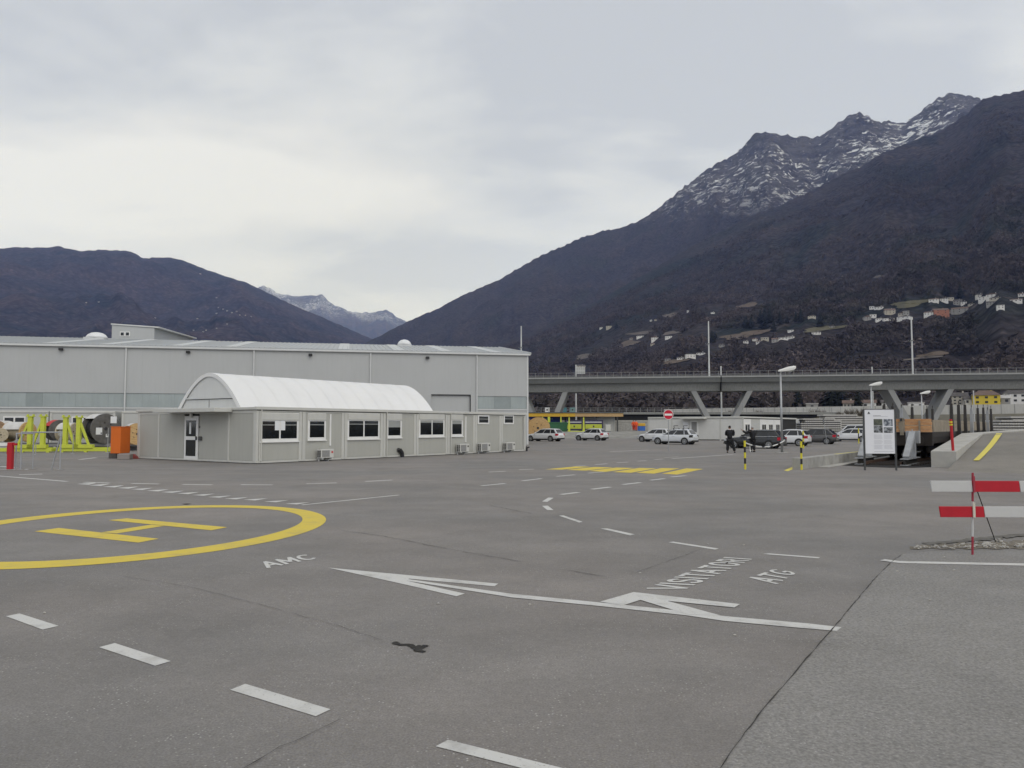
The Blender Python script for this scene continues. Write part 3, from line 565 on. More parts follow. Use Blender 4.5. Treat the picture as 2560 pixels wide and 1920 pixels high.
MB().box(OL-0.06, OL, 0.06, OW, 0.03, OH-0.16).build('end_wall', m_offp, office); MB().box(0.06, OL-0.07, OW-0.06, OW, 0.03, OH-0.16).build('back_wall', m_offp, office)
# side wall with the entrance
se = [OF.onX(p, 1080)[0] for p in (632, 572, 497, 461, 397, 344)]
se[0] = 0.12; se[-1] = OW-0.1
for a, b in ((se[0], se[1]), (se[1], se[2]), (se[3], se[4]), (se[4], se[5])): FS.box(MB(), a+0.04, b-0.04, -0.05, 0.0, 0.14, OH-0.24).build('wall_panel', m_offp, office)
for p in (se[1], se[4]): FS.box(MB(), p-0.06, p+0.06, -0.05, 0.025, 0.05, OH-0.24).build('post', m_offt, office, bevel=0.01)
for p in (0.10, OW-0.12): FS.box(MB(), p-0.1, p+0.12, -0.06, 0.03, 0.04, OH-0.2).build('post', m_offt, office, bevel=0.01)
FS.box(MB(), 0.0, OW, -0.06, 0.015, 0.03, 0.13).build('plinth', m_offt, office); FS.box(MB(), 0.0, OW, -0.06, 0.02, OH-0.3, OH-0.155).build('head_rail', m_offt, office, bevel=0.01)
dz1 = OF.onX(480, 1040)[1]
dr = FS.box(MB(), se[2]+0.03, se[3]-0.03, -0.04, 0.03, 0.06, dz1).build('door', m_white, office, bevel=0.01)
dm = (0.06+dz1)/2
FS.box(MB(), se[2]+0.2, se[3]-0.2, 0.028, 0.036, dm+0.08, dz1-0.22).build('pane', m_glass, dr); FS.box(MB(), se[2]+0.2, se[3]-0.2, 0.028, 0.036, 0.25, dm-0.10).build('pane', m_glass, dr)
FS.box(MB(), (se[2]+se[3])/2-0.02, (se[2]+se[3])/2+0.14, 0.036, 0.041, dm+0.2, dz1-0.32).build('notice', m_paper, dr)
FS.box(MB(), se[2]+0.10, se[2]+0.16, 0.03, 0.09, dm-0.1, dm+0.08).build('handle', m_lamp_d, dr)
FS.box(MB(), se[2]-0.30, se[2]-0.1, 0.0, 0.1, dm-0.12, dm+0.08).build('intercom', M('dark grey box', (0.07,0.07,0.07)), office, bevel=0.02)
FS.box(MB(), se[2]-0.12, se[2]-0.04, 0.0, 0.03, dm+0.5, dm+0.58).build('bell', M('dark grey box', (0.07,0.07,0.07)), office)
c0, c1 = OF.onX(541, 1020, -0.9)[0], OF.onX(386, 1026, -0.9)[0]
FS.box(MB(), c0, c1, 0.021, 1.0, OH-0.24, OH-0.05).build('door_canopy', m_offt, office, bevel=0.015)
MB().cyl((-0.09,0.55+se[2],OH-0.48), (-0.09,0.55+se[2],OH-0.26), 0.10, 0.06, 12).build('canopy_lamp', m_white, office)
for x in (0.26, ps[3]+0.26, ps[5]+0.26): MB().cyl((x if x > 0.3 else 0.22, -0.06, 0.12), (x if x > 0.3 else 0.22, -0.06, OH-0.15), 0.035, n=8).build('downpipe', m_offt, office)
def office_window(px0, px1, py0, py1, panes, shutter=True, blind=0.0, small=False):
    ym = (py0+py1)/2; a = OF.onY(px0, ym)[0]; b = OF.onY(px1, ym)[0]; z1 = OF.onY((px0+px1)/2, py0)[1]; z0 = OF.onY((px0+px1)/2, py1)[1]
    w = FL.box(MB(), a, b, -0.04, 0.03, z0, z1).build('window', m_white, office, bevel=0.008)
    zt = z1-0.09
    if shutter: zt = z1-0.40; FL.box(MB(), a+0.02, b-0.02, 0.031, 0.07, zt+0.05, z1-0.02).build('shutter_box', m_offt, w, bevel=0.01)
    n = panes; gap = 0.09; x = a+0.12; wd = (b-a-0.24-gap*(n-1))/n
    for i in range(n):
        FL.box(MB(), x, x+wd, 0.022, 0.034, z0+(0.16 if not small else 0.1), zt).build('pane', m_glass, w)
        if blind: FL.box(MB(), x, x+wd, 0.0345, 0.037, zt-blind, zt-0.01).build('blind', M('pale blind', (0.30,0.31,0.30)), w)
        else: FL.box(MB(), x, x+wd, 0.0345, 0.037, zt-0.19, zt-0.155).build('blind', M('pale blind', (0.30,0.31,0.30)), w)
        x += wd+gap
    if not small: FL.box(MB(), a-0.03, b+0.03, 0.031, 0.075, z0-0.02, z0+0.03).build('sill', m_white, w)
    return w, a, b, z0, z1
P2 = lambda x, y: (440+x/4.809, 900+y/4.809)
P3 = lambda x, y: (850+x/4.424, 900+y/4.424)
def OWn(f, x0, x1, y0, y1, *a, **k): (p, q), (r, t) = f(x0, y0), f(x1, y1); return office_window(p, r, q, t, *a, **k)
w1, a1, b1, z01, z11 = OWn(P2, 1008, 1472, 635, 985, 2)
mid = (a1+b1)/2
for o_ in (-0.30, 0.04): FL.box(MB(), mid+o_, mid+o_+0.25, 0.0375, 0.041, z01+0.55, z01+1.05).build('notice', m_paper, w1)
OWn(P2, 1582, 1800, 640, 968, 1); OWn(P3, 78, 435, 590, 880, 2); OWn(P3, 514, 680, 595, 865, 1, blind=0.35); OWn(P3, 870, 1152, 595, 855, 2, blind=0.12); OWn(P3, 1224, 1355, 600, 848, 1, blind=0.2)
OWn(P3, 1522, 1648, 608, 710, 1, shutter=False, small=True); OWn(P3, 1808, 1920, 608, 710, 1, shutter=False, small=True)
m_ac = M('air conditioner casing', (0.55, 0.55, 0.52), rough=0.5, var=0.05, dirt=0.15, streak=True); m_grille = M('grey grille', (0.25, 0.25, 0.245), rough=0.6, var=0.1, scale=20)
m_redl = M('red label', (0.5, 0.03, 0.03))
AC = [(P2, 1745, 1898, 1072, 1222, 'with a red label below the single window nearest the entrance corner', True), (P3, 1330, 1430, 928, 1040, 'below a white conduit beside a tall narrow window', False), (P3, 1562, 1665, 918, 1025, 'under the small square window next to the narrow one', False), (P3, 1845, 1938, 910, 1015, 'under the small square window nearest the far end', False)]
for f, x0, x1, y0, y1, lab, red in AC:
    (p, q), (r, t) = f(x0, y0), f(x1, y1); a, z1 = OF.onY(p, (q+t)/2, -0.45)[0], OF.onY((p+r)/2, q, -0.45)[1]; b, z0 = OF.onY(r, (q+t)/2, -0.45)[0], OF.onY((p+r)/2, t, -0.45)[1]
    z0 = max(z0, 0.06); o = OF.w(a, -0.12, 0)
    ac = thing('air_conditioner', 'beige outdoor air conditioner '+lab, 'air conditioner', o, oth, 'air conditioners along the office wall'); wd = b-a
    MB().box(0, wd, -0.33, 0, z0+0.1, z1).build('casing', m_ac, ac, bevel=0.02)
    MB().box(0.06, wd*0.66, -0.338, -0.331, z0+0.15, z1-0.06).build('fan_grille', m_grille, ac)
    for k in range(4):
        zz = z0+0.14+(z1-z0-0.2)*k/4
        for yy in (-0.29, -0.15): MB().box(-0.006, -0.001, yy, yy+0.09, zz, zz+(z1-z0)*0.14).build('side_vent', m_dark, ac)
    MB().box(wd*0.80, wd*0.93, -0.337, -0.331, z1-0.2, z1-0.1).build('badge', m_redl if red else m_lamp_d, ac)
    for xx in (0.08, wd-0.14): MB().box(xx, xx+0.06, -0.34, 0.11, z0+0.04, z0+0.095).build('bracket', m_cladt, ac); MB().box(xx, xx+0.06, -0.06, 0.0, 0.0, z0+0.04).build('foot', m_cladt, ac)
for a_, zt in ((OF.onY(440+1850/4.809, 1090)[0], OH-0.3), (OF.onY(850+1386/4.424, 1090)[0], OH-0.3)): FL.box(MB(), a_-0.045, a_+0.045, 0.0, 0.05, 0.75, zt).build('conduit', m_white, office)
ex = OF.onY(1007, 1130, -0.1)[0]
hs = tag(MB().tube([OF.w(ex-0.05,-0.12,0.0), OF.w(ex-0.1,-0.14,0.25), OF.w(ex-0.25,-0.12,0.42), OF.w(ex-0.34,-0.02,0.40)], 0.11, 10).build('exhaust_elbow', m_lamp_d), 'black bent exhaust pipe standing at the foot of the office wall', 'pipe')
tp = thing('hose_bib', 'small dark tap fitting at the far bottom corner of the office block', 'tap', OF.w(OL+0.1,-0.05,0))
MB().box(-0.08,0.08,-0.08,0.08,0,0.22).build('valve_body', m_lamp_d, tp, bevel=0.03); MB().cyl((-0.25,0,0.2),(0.2,0,0.28),0.05,n=8).build('spout', m_lamp_d, tp); MB().cyl((0,0,0.2),(0,0,0.34),0.03,n=6).build('handle', m_lamp_d, tp)
# ---- arched tent standing on the office roof
ZR = OH-0.04
gx = 0.55
vR, vL = OF.onX(607, 1014, gx)[0], OF.onX(449, 1014, gx)[0]; vC, vH = (vR+vL)/2, (vL-vR)/2
tz = OF.onX(533, 932, gx)[1]; TH = tz-ZR
tl = OF.onY(1085, 1018, vR)[0]
tent = thing('arched_tent', 'white arched fabric tent lying along the office container roof', 'tent', OF.w(0,0,ZR), oth)
NP = 28; ts = np.linspace(-1, 1, NP+1); ts = np.sign(ts)*(np.abs(ts)**0.8)
arch = lambda k=1.0: [(vC+vH*k*t, TH*k*max(0.0, 1-abs(t)**1.85)) for t in ts]
nb = 12; xs = np.linspace(gx, tl, nb*4+1); rings = []
for i, x in enumerate(xs):
    sag = 1-0.004*math.sin(math.pi*((i % 4)/4)); rings.append([(x, vC+(y-vC)*sag, z*sag) for y, z in arch()])
skin = MB().loft(rings, cap=False, closed=False).build('tent_skin', m_tent, tent, smooth=True)
for i in range(0, nb+1):
    x = gx+(tl-gx)*i/nb; mb = MB()
    mb.tube([(x, vC+(y-vC)*0.965, z*0.965) for y, z in arch()], 0.04, 6); mb.build('arch_rib', m_cladt, tent)
for k in range(nb):
    x = gx+(tl-gx)*k/nb; pts = arch(1.004)
    MB().loft([[(x-0.03,y,z),(x+0.05,y,z)] for y, z in pts], cap=False, closed=False).build('seam_strip', m_tent, skin, smooth=True)
rim = MB(); A1, A2 = arch(1.006), arch(0.90)
rim.loft([[(gx-0.10,y,z),(gx-0.10,vC+(y2-vC),z2)] for (y,z),(y2,z2) in zip(A1, A2)], cap=False, closed=False); rim.loft([[(gx-0.10,y,z),(gx+0.3,y,z)] for y, z in A1], cap=False, closed=False); rim.build('rim_flap', m_tent, tent)
MB().poly([(gx-0.04,y,z) for y, z in arch(0.93)]).build('gable_sheet', m_tentg, tent); MB().poly([(tl-0.04,y,z) for y, z in arch(0.985)]).build('gable_sheet', m_tentg, tent)
zz = TH*0.30; hw = vH*(0.70**(1/1.85))*0.90
MB().box(gx-0.12, gx-0.05, vC-hw, vC+hw, zz-0.04, zz+0.03).build('cross_bar', m_cladt, tent); MB().box(gx-0.055, gx-0.048, vC-hw, vC+hw, zz-0.07, zz-0.04).build('seam_shadow', m_dark, tent)
MB().box(gx-0.06, gx-0.05, vC-0.02, vC+0.02, 0, zz-0.1).build('zip', M('zip grey', (0.3,0.3,0.3)), tent)
# ================================================================== LEFT YARD: containers, reels, frames
m_con = M('site container wall', (0.46, 0.465, 0.445), rough=0.55, var=0.03, dirt=0.08, streak=True)
LCF = Frame(HF.w(0, -5.6), hth)
def site_container(x0, x1, label, wins=()):
    t = thing('site_container', label, 'container', LCF.o, hth, 'site containers in front of the hall'); h = LCF.onY(100, 1027)[1]
    MB().box(x0, x1, 0, 2.45, 0.1, h-0.12).build('wall', m_con, t)
    for x in (x0, x1-0.16): MB().box(x, x+0.16, -0.04, 0.0, 0.0, h-0.17).build('post', m_offt, t)
    MB().box(x0, x1, -0.05, 2.5, h-0.16, h).build('roof_edge', m_offt, t, bevel=0.03); MB().box(x0, x1, -0.03, 0.0, 0.0, 0.14).build('plinth', m_offt, t)
    for a, b, za, zb in wins:
        w = MB().box(a, b, -0.05, -0.001, za, zb).build('window', m_white, t); m = (a+b)/2
        for p, q in ((a+0.1, m-0.06), (m+0.06, b-0.1)): MB().box(p, q, -0.06, -0.051, za+0.1, zb-0.1).build('pane', m_glass, w)
    return t
X = lambda px, py=1060: LCF.onY(px, py)[0]
wz = (LCF.onY(60, 1075)[1], LCF.onY(60, 1041)[1])
site_container(X(-120), X(121), 'pale site container with a double window behind the left cable reels', [(X(8), X(64), wz[0]-0.4, wz[1])])
site_container(X(124), X(288), 'pale site container with a window half hidden by the big dark reel', [(X(179), X(236), wz[0]-0.4, wz[1])])
site_container(X(304), X(420), 'pale site container without window beside the office block')
m_wood = wood('reel plywood', (0.42, 0.25, 0.10), (0.60, 0.42, 0.20)); m_woodd = wood('brown reel wood', (0.20, 0.12, 0.07), (0.36, 0.24, 0.14)); m_grey_r = M('dark reel boards', (0.115, 0.110, 0.105), rough=0.8, var=0.25, scale=4, dirt=0.3)
m_wrap = M('white reel wrap', (0.55, 0.54, 0.52), rough=0.5, var=0.12); m_cable = M('black cable', (0.02, 0.02, 0.022), rough=0.5, var=0.3, scale=20); m_pale = M('pale reel wood', (0.44, 0.38, 0.28), rough=0.8, var=0.15, scale=5)
m_bolt = M('bolt dark', (0.03, 0.028, 0.025))
def reel(label, loc, R, width, rz, mf, mc, wrap=0.0, core=0.72, tags=0, red=False):
    t = thing('cable_reel', label, 'cable reel', loc, rz, 'cable drums in the yard')       # axis along local x, face towards -x
    for s in (-1, 1):
        f = MB().cyl((s*(width/2-0.06),0,R), (s*(width/2+0.04),0,R), R, n=40).build('flange', mf, t, bevel=0.015)
        if s == -1:
            q = MB().cyl((s*(width/2+0.041),0,R), (s*(width/2+0.07),0,R), R*0.11, n=14).build('hub', m_bolt, f)
            for k in range(6): a = k*math.pi/3+0.3; MB().cyl((-width/2-0.041,math.cos(a)*R*0.42,R+math.sin(a)*R*0.42), (-width/2-0.065,math.cos(a)*R*0.42,R+math.sin(a)*R*0.42), R*0.045, n=8).build('bolt', m_bolt, f)
    MB().cyl((-width/2+0.06,0,R), (width/2-0.06,0,R), R*core, n=32).build('cable_winding', mc, t, smooth=False)
    if wrap:
        a0, a1 = math.radians(wrap-70), math.radians(wrap+70); n = 18; r1 = R*1.012; mb = MB()
        mb.loft([[(-width/2+0.04,r1*math.cos(a),R+r1*math.sin(a)),(width/2-0.04,r1*math.cos(a),R+r1*math.sin(a))] for a in [a0+(a1-a0)*i/n for i in range(n+1)]], cap=False, closed=False)
        mb.build('protective_wrap', m_wrap if not red else m_redl, t)
    for k in range(tags):
        y, z = ((0.45,0.85),(-0.5,1.6),(-0.1,0.55))[k]; s = 0.22 if k < 2 else 0.1
        MB().box(-width/2-0.05, -width/2-0.042, R*y-s, R*y+s, R*z-s*1.1, R*z+s*1.1).build('paper_label', m_paper, t)
    return t
def reel_at(label, px, py, Rpx, D, width, turn, mf, mc, **k):
    c = AT(px, py, D); R = Rpx*D/FPX; face = math.atan2(-c.y, -c.x)+math.radians(turn)          # direction the face looks to
    loc = Vector((c.x, c.y, 0))+Vector((-math.cos(face), -math.sin(face), 0))*(width/2); loc.z = c.z-R
    return reel(label, loc, R, width, face+math.pi, mf, mc, **k), loc.z
DR = 54.0
reel_at('big dark grey cable reel with paper labels on its face', 264, 1072, 37.5, DR, 1.3, 28, m_grey_r, m_cable, wrap=112, tags=3)
reel_at('brown wooden reel cut by the picture edge beside a small pale reel', -8, 1079, 27, DR+1.2, 1.1, -38, m_woodd, m_woodd, wrap=70)
reel_at('small pale wooden reel resting before a brown reel', 2, 1087, 16.5, DR-1.2, 0.7, 8, m_pale, m_pale)
reel_at('yellow plywood cable reel with white wrap behind the first yellow upright', 70, 1080, 25, DR-0.2, 1.6, 42, m_wood, m_pale, wrap=85)
reel_at('dark rimmed reel with a red band behind two yellow uprights', 150, 1076, 26, DR+1.3, 1.0, 20, m_grey_r, m_cable, wrap=95, red=True, core=0.55)
reel_at('beige reel leaning between the yellow uprights', 190, 1082, 25, DR+0.4, 1.1, 48, m_pale, m_wrap, wrap=90)
reel_at('light plywood reel seen between orange box and office wall', 343, 1085, 27, DR-1, 0.9, 16, m_wood, m_pale, wrap=118)
m_lime = M('lime yellow paint', (0.52, 0.57, 0.06), rough=0.45, var=0.07, dirt=0.12); m_gsteel = M('galvanised steel', (0.36, 0.37, 0.38), rough=0.45, metal=0.5, var=0.10, scale=6); m_trail = M('grey trailer steel', (0.10, 0.10, 0.105), rough=0.6, var=0.15)
# low flat trailer that carries the reels
YT = Frame(AT(0, 1066, DR), 0.16)
for k, (xa, xb, lab) in enumerate(((-13, 3.3, 'left'), (3.6, 9.5, 'right'))):
    t = thing('flat_trailer', ('low dark steel trailer bed under the reels by the site container window' if k == 0 else 'short dark steel trailer bed under the big dark reel and plywood reel'), 'trailer', YT.o*1.0, YT.th); t.location.z = 0
    MB().box(xa, xb, -1.1, 1.9, 0.34, 0.52).build('bed', m_trail, t)
    MB().box(xa, xb, -1.14, -1.101, 0.30, 0.50).build('side_beam', M('trailer edge', (0.22,0.22,0.23)), t)
    for x in (xa+0.6, (xa+xb)/2, xb-0.6): MB().box(x-0.15, x+0.15, -0.9, 1.7, 0.0, 0.34).build('leg', m_trail, t)
# lime coloured drum-lifting frames
def lift_frame(label, ups, xa, xb, D, ydep=2.0):
    f = Frame(AT(xa, 1066, D), 0.05); t = thing('drum_lifting_frame', label, 'steel frame', Vector((f.o.x, f.o.y, 0)), 0.05, 'lime drum-lifting frames'); f.o.z = 0
    L_ = f.onY(xb, 1100)[0]; zb = 0.16
    for y in (0, ydep): MB().box(0, L_, y-0.08, y+0.08, zb-0.10, zb+0.12).build('base_beam', m_lime, t, bevel=0.01)
    for x in (0.1, L_-0.25): MB().box(x, x+0.16, 0.081, ydep-0.081, zb-0.10, zb+0.10).build('cross_beam', m_lime, t, bevel=0.01)
    for x in (0.2, L_*0.5, L_-0.35): MB().box(x, x+0.2, -0.09, 0.09, 0.0, zb-0.10).build('foot', m_lime, t)
    for px, bx, py in ups:
        x = f.onY(px, 1080)[0]; bx_ = f.onY(bx, 1110)[0]; zt = f.onY(px, py)[1]
        MB().box(x-0.13, x+0.13, -0.13, 0.13, zb+0.121, zt).build('upright', m_lime, t, bevel=0.01)
        MB().beam((x+0.1*(1 if bx_ > x else -1), 0, zt-0.35), (bx_, 0, zb+0.32), 0.13, 0.13).build('brace', m_lime, t)
        MB().box(x-0.22, x+0.22, -0.17, 0.17, zt+0.001, zt+0.06).build('head_plate', m_lime, t); MB().box(min(x, bx_)-0.3, max(x, bx_)+0.3, -0.16, 0.16, zb+0.121, zb+0.36).build('shoe', m_lime, t)
        for dx in (-0.2, 0.16): MB().box(x+dx, x+dx+0.05, -0.1, 0.1, zt+0.06, zt+0.17).build('fork', m_lime, t)
    return t
lift_frame('lime yellow drum-lifting frame with uprights braced towards the barrier post', [(75.5,45,1042),(107.5,82,1042)], -25, 131, 50.3)
lift_frame('lime yellow drum-lifting frame with braces leaning towards the orange box', [(164,186,1044),(197,222,1045)], 146, 279, 50.8)
# orange cabinet on blocks
m_or = M('orange paint', (0.62, 0.135, 0.012), rough=0.5, var=0.05, dirt=0.08); m_conc = M('concrete', (0.33, 0.325, 0.305), rough=0.9, var=0.14, scale=2.5, dirt=0.35, bump=0.3, bscale=25); m_concd = M('dark concrete block', (0.12, 0.115, 0.11), rough=0.9, var=0.15, dirt=0.3, bump=0.3)
c = G(300, 1147); ob = thing('orange_cabinet', 'tall orange metal cabinet raised on two concrete blocks', 'cabinet', c, math.atan2(-c.y, -c.x)-math.atan(0.72)+math.pi)
D_ = c.y; zt = AT(300,1066,D_).z; w = 0.40
b0 = AT(300,1133,D_).z; 
MB().box(-w, w, -w*0.72, w*0.72, b0, zt-0.03).build('body', m_or, ob, bevel=0.02); MB().box(-w-0.02, w+0.02, -w*0.72-0.02, w*0.72+0.02, zt-0.029, zt).build('lid', m_or, ob, bevel=0.015)
b1 = tag(MB().box(-0.19,0.19,-0.22,0.3,0,b0-0.005).build('concrete_block', m_concd, None, bevel=0.02), 'dark concrete block under the left of the orange cabinet', 'block'); b1.location = G(284,1145.5); b1.rotation_euler[2] = 0.2
b2 = tag(MB().box(-0.32,0.3,-0.24,0.24,0,b0-0.01).build('concrete_block', M('pale pinkish concrete', (0.27,0.24,0.225), rough=0.9, var=0.15, dirt=0.3, bump=0.3), None, bevel=0.03), 'pale chipped concrete block under the right of the orange cabinet', 'block'); b2.location = G(313,1148.5); b2.rotation_euler[2] = 0.1
st = tag(MB().tube([G(306,1132)+Vector((0,0,0.32)), G(306,1132)+Vector((0.05,0,0.42)), G(320,1132)+Vector((0,0,0.42)), G(321,1132)+Vector((0,0,0.30))], 0.022, 6).build('red_strap', M('red strap', (0.45,0.06,0.045))), 'faded red strap handle lying over the pale block', 'strap'); st.location = (0,0,0.0)
ck = tag(MB().prism([(0,0,0),(0.34,0,0),(0.06,0,0.26),(0,0,0.24)], (0,0.16,0)).build('wheel_chock', M('dull red', (0.22,0.05,0.045)), None, bevel=0.015), 'small dull red wedge beside the pale concrete block', 'wedge'); ck.location = G(331,1147)
# pipe rails and red barrier post at the left gate
bp = G(25, 1175); D_ = bp.y; bar = thing('barrier_post', 'red gate barrier housing with a white arm at the left picture edge', 'barrier', bp, 0.05)
h_ = AT(25,1106,D_).z; m_red = M('red paint', (0.42, 0.012, 0.02), rough=0.45, var=0.06); wr = 5.8*D_/FPX
MB().box(-wr,wr,-wr,wr,0.03,h_).build('housing', m_red, bar, bevel=0.015); MB().box(-wr-0.03,-wr-0.001,-0.06,0.06,0.62,h_-0.12).build('side_plate', m_red, bar); MB().box(-wr-0.2,wr+0.2,-wr-0.15,wr+0.15,0.005,0.03).build('base_plate', m_conc, bar)
MB().box(-3.2,-wr-0.031,-0.03,0.03,h_-0.14,h_-0.02).build('barrier_arm', m_white, bar); MB().box(wr+0.001,wr+0.14,-0.05,0.05,h_-0.12,h_-0.03).build('counterweight', m_red, bar)
def rail_loop(label, pts_px, top, D, extra=()):
    t = thing('pipe_rail', label, 'railing', G(pts_px[0], HY+EYE*FPX/D), 0.0, 'galvanised pipe rails'); o = t.location
    zt = AT(0, top, D).z; xs = [AT(p, 1100, D).x-o.x for p in pts_px]
    for x in xs: MB().cyl((x,0,0), (x,0,zt), 0.03, n=8).build('post', m_gsteel, t); MB().box(x-0.12,x+0.12,-0.12,0.12,0.004,0.02).build('base_plate', m_conc, t)
    MB().cyl((xs[0],0,zt-0.03), (xs[-1],0,zt-0.03), 0.028, n=8).build('top_rail', m_gsteel, t)
    for p, q in extra: MB().cyl((AT(p[0],1100,D).x-o.x,0.02,0.0), (AT(q[0],1100,D).x-o.x,0.02,AT(0,q[1],D).z), 0.028, n=8).build('stay', m_gsteel, t)
    return t
rail_loop('galvanised pipe rail with a slanted stay before the lime frames', [46, 145], 1079, 30.0, [((123,0),(142,1095))])
rail_loop('narrow galvanised pipe rail with two posts beside the red barrier housing', [33.5, 76.5], 1082, 30.6)
for px, py, t0, lb_ in ((89,1137,1105,'short thin steel rod before the uprights braced towards the barrier'),(182,1134,1085,'thin steel rod before the upright next to the big dark reel'),(269,1131,1070,'tall thin steel rod close beside the orange cabinet')):
    p = G(px, py); z = AT(px, t0, p.y).z; s = thing('marker_rod', lb_, 'rod', p, 0, 'thin marker rods'); MB().cyl((0,0,0),(0,0,z),0.02,n=6).build('rod', m_gsteel, s); MB().box(-0.09,0.09,-0.09,0.09,0,0.02).build('foot', m_gsteel, s)
for a, b in (((198,1149),(240,1144)),((0,1166),(40,1169)),((46,1175),(78,1172))): stripe('edge_line', a, b, 0.22, m_wp)
# ================================================================== RIGHT: track, wagon, ramp, barrier, signs
R0 = G(2328, 1168); RA = math.radians(37.5); RTH = math.pi/2-RA; RF = Frame(R0, RTH)
def rampz(x): return float(np.clip((x+3.0)*0.104, 0.0, 1.32))
xs = np.concatenate([np.linspace(-8, 14, 60), np.linspace(16, 90, 12)]); ys = np.concatenate([np.linspace(-0.95, -8, 16), np.linspace(-10, -60, 8)])
V = np.array([[tuple(RF.w(x, y, (rampz(x) if rampz(x) > 0 else -0.03)+0.02*math.sin(x*0.6+y*0.4)*min(1, rampz(x)))) for y in ys] for x in xs]).reshape(-1, 3)
I = np.arange(len(V)).reshape(len(xs), len(ys)); F = np.stack([I[:-1,:-1], I[:-1,1:], I[1:,1:], I[1:,:-1]], -1).reshape(-1, 4)
ramp = tag(link('ramp', fast_mesh('ramp', V, F, m_ramp, True)), kind='structure')
def on_ramp(px, py):
    o, d = RF.ray(px, py); t = 20.0
    while t < 120 and o.z+d.z*t > rampz(o.x+d.x*t)+0.012: t += 0.01
    return RF.w(o.x+d.x*t, o.y+d.y*t, rampz(o.x+d.x*t)+0.03)
rw_ = []
for k in range(15):
    f = k/14; y_ = 1152-68*f; xl = 2433+58*f+4*math.sin(f*math.pi); rw_.append([on_ramp(xl, y_), on_ramp(xl+15, y_)])
MB().loft(rw_, cap=False, closed=False).build('hatch_line', m_yp2, ramp)
m_kerb = M('pale kerb concrete', (0.40, 0.39, 0.36), rough=0.9, var=0.10, scale=1.5, dirt=0.28, bump=0.25, bscale=20)
kw = thing('platform_wall', 'pale concrete wall with sloping top between the wagon and the ramp', 'wall', R0, RTH)
zt = lambda x: 0.68+min(max(x, 0), 9.5)/9.5*0.68+max(0, x-9.5)*0.002
st = [0, 2.4, 4.8, 7.1, 9.5, 14, 19, 24, 29, 34, 40, 46, 52, 60]
for a, b in zip(st[:-1], st[1:]): MB().hexa([(a,-0.94,-0.2),(b-0.008,-0.94,-0.2),(b-0.008,0,-0.2),(a,0,-0.2)], [(a,-0.94,zt(a)),(b-0.008,-0.94,zt(b)),(b-0.008,0,zt(b)),(a,0,zt(a))]).build('wall_block', m_kerb, kw, bevel=0.012)
L0 = RF.l(G(2007, 1173))
lw = thing('platform_wall', 'low stained concrete wall on the parking side of the track end', 'wall', RF.w(L0.x, L0.y), RTH)
for a in np.arange(0, 42, 3.0): MB().box(a, a+2.992, 0, 0.42, -0.2, 0.44).build('wall_block', m_conc, lw, bevel=0.015)
MB().hexa([(2.0,-0.45,-0.1),(40,-0.3,-0.1),(40,-0.001,-0.1),(2.0,-0.001,-0.1)], [(2.0,-0.45,0.02),(40,-0.3,0.14),(40,-0.001,0.14),(2.0,-0.001,0.02)]).build('footing', m_kerb, lw)
MB().box(5.5, 41, 0.12, 0.24, 0.441, 0.446).build('yellow_edge_line', m_yp2, lw)
m_ball = M('shade-dark ballast', (0.010, 0.009, 0.008), rough=0.97, var=0.5, scale=14, bump=1.0, bscale=18); m_rail = M('rusty rail', (0.09, 0.055, 0.04), rough=0.6, metal=0.3, var=0.25, scale=8)  # dark ballast, blackened further to hold the shade under the wagon
pit = [(-0.9,3.2),(-1.5,2.2),(-1.6,1.2),(-1.0,0.45),(0.0,0.02),(70,0.02),(70,3.8),(1.0,3.8),(-0.2,3.7)]
tb = tag(MB().poly([RF.w(x, y, 0.006) for x, y in pit]).build('track_bed', m_ball), kind='structure')
for y in (1.2, 2.64): MB().box(0.2, 70, y-0.035, y+0.035, 0.03, 0.17).build('rail', m_rail, tb).matrix_parent_inverse = Matrix(); 
for o in [c for c in tb.children]: o.location = R0; o.rotation_euler[2] = RTH
sl0 = MB().box(-0.12, 0.12, 0.6, 3.2, 0.008, 0.06).mesh('sleeper', M('old sleeper wood', (0.04,0.033,0.028), rough=0.9, var=0.3))
for k in range(24):
    o = link('sleeper', sl0, tb); o.location = RF.w(0.9+0.65*k, 0); o.rotation_euler[2] = RTH
# buffer stops
m_buf = M('grey painted steel', (0.30, 0.31, 0.32), rough=0.5, var=0.12, dirt=0.25, streak=True)
def buffer(label, y):
    t = thing('buffer_stop', label, 'buffer stop', RF.w(0, 0), RTH, 'buffer stop struts at the track end')
    MB().box(0.1, 3.0, y-0.16, y+0.16, 0.28, 0.32).build('top_flange', m_buf, t); MB().box(0.1, 3.0, y-0.03, y+0.03, 0.06, 0.279).build('web', m_bolt, t); MB().box(0.1, 3.0, y-0.16, y+0.16, 0.02, 0.059).build('bottom_flange', m_buf, t)
    MB().beam((0.55, y, 0.33), (2.15, y, 1.42), 0.26, 0.20).build('strut', m_buf, t, bevel=0.01); MB().beam((2.15, y, 0.32), (2.25, y, 1.40), 0.22, 0.24).build('post', m_buf, t, bevel=0.01)
    MB().box(2.15, 2.45, y-0.28, y+0.28, 0.95, 1.52).build('head_plate', m_buf, t, bevel=0.02); MB().hexa([(2.0,y-0.02,1.2),(2.149,y-0.02,0.9),(2.149,y+0.02,0.9),(2.0,y+0.02,1.2)], [(2.1,y-0.02,1.55),(2.149,y-0.02,1.6),(2.149,y+0.02,1.6),(2.1,y+0.02,1.55)]).build('gusset', m_buf, t)
    MB().beam((1.1, y, 0.33), (2.2, y, 0.9), 0.05, 0.14).build('stiffener', m_buf, t)
    return t
buffer('grey steel buffer stop strut standing free beside the kerb wall', 1.05); buffer('grey steel buffer stop strut half hidden behind the white information board', 2.9)
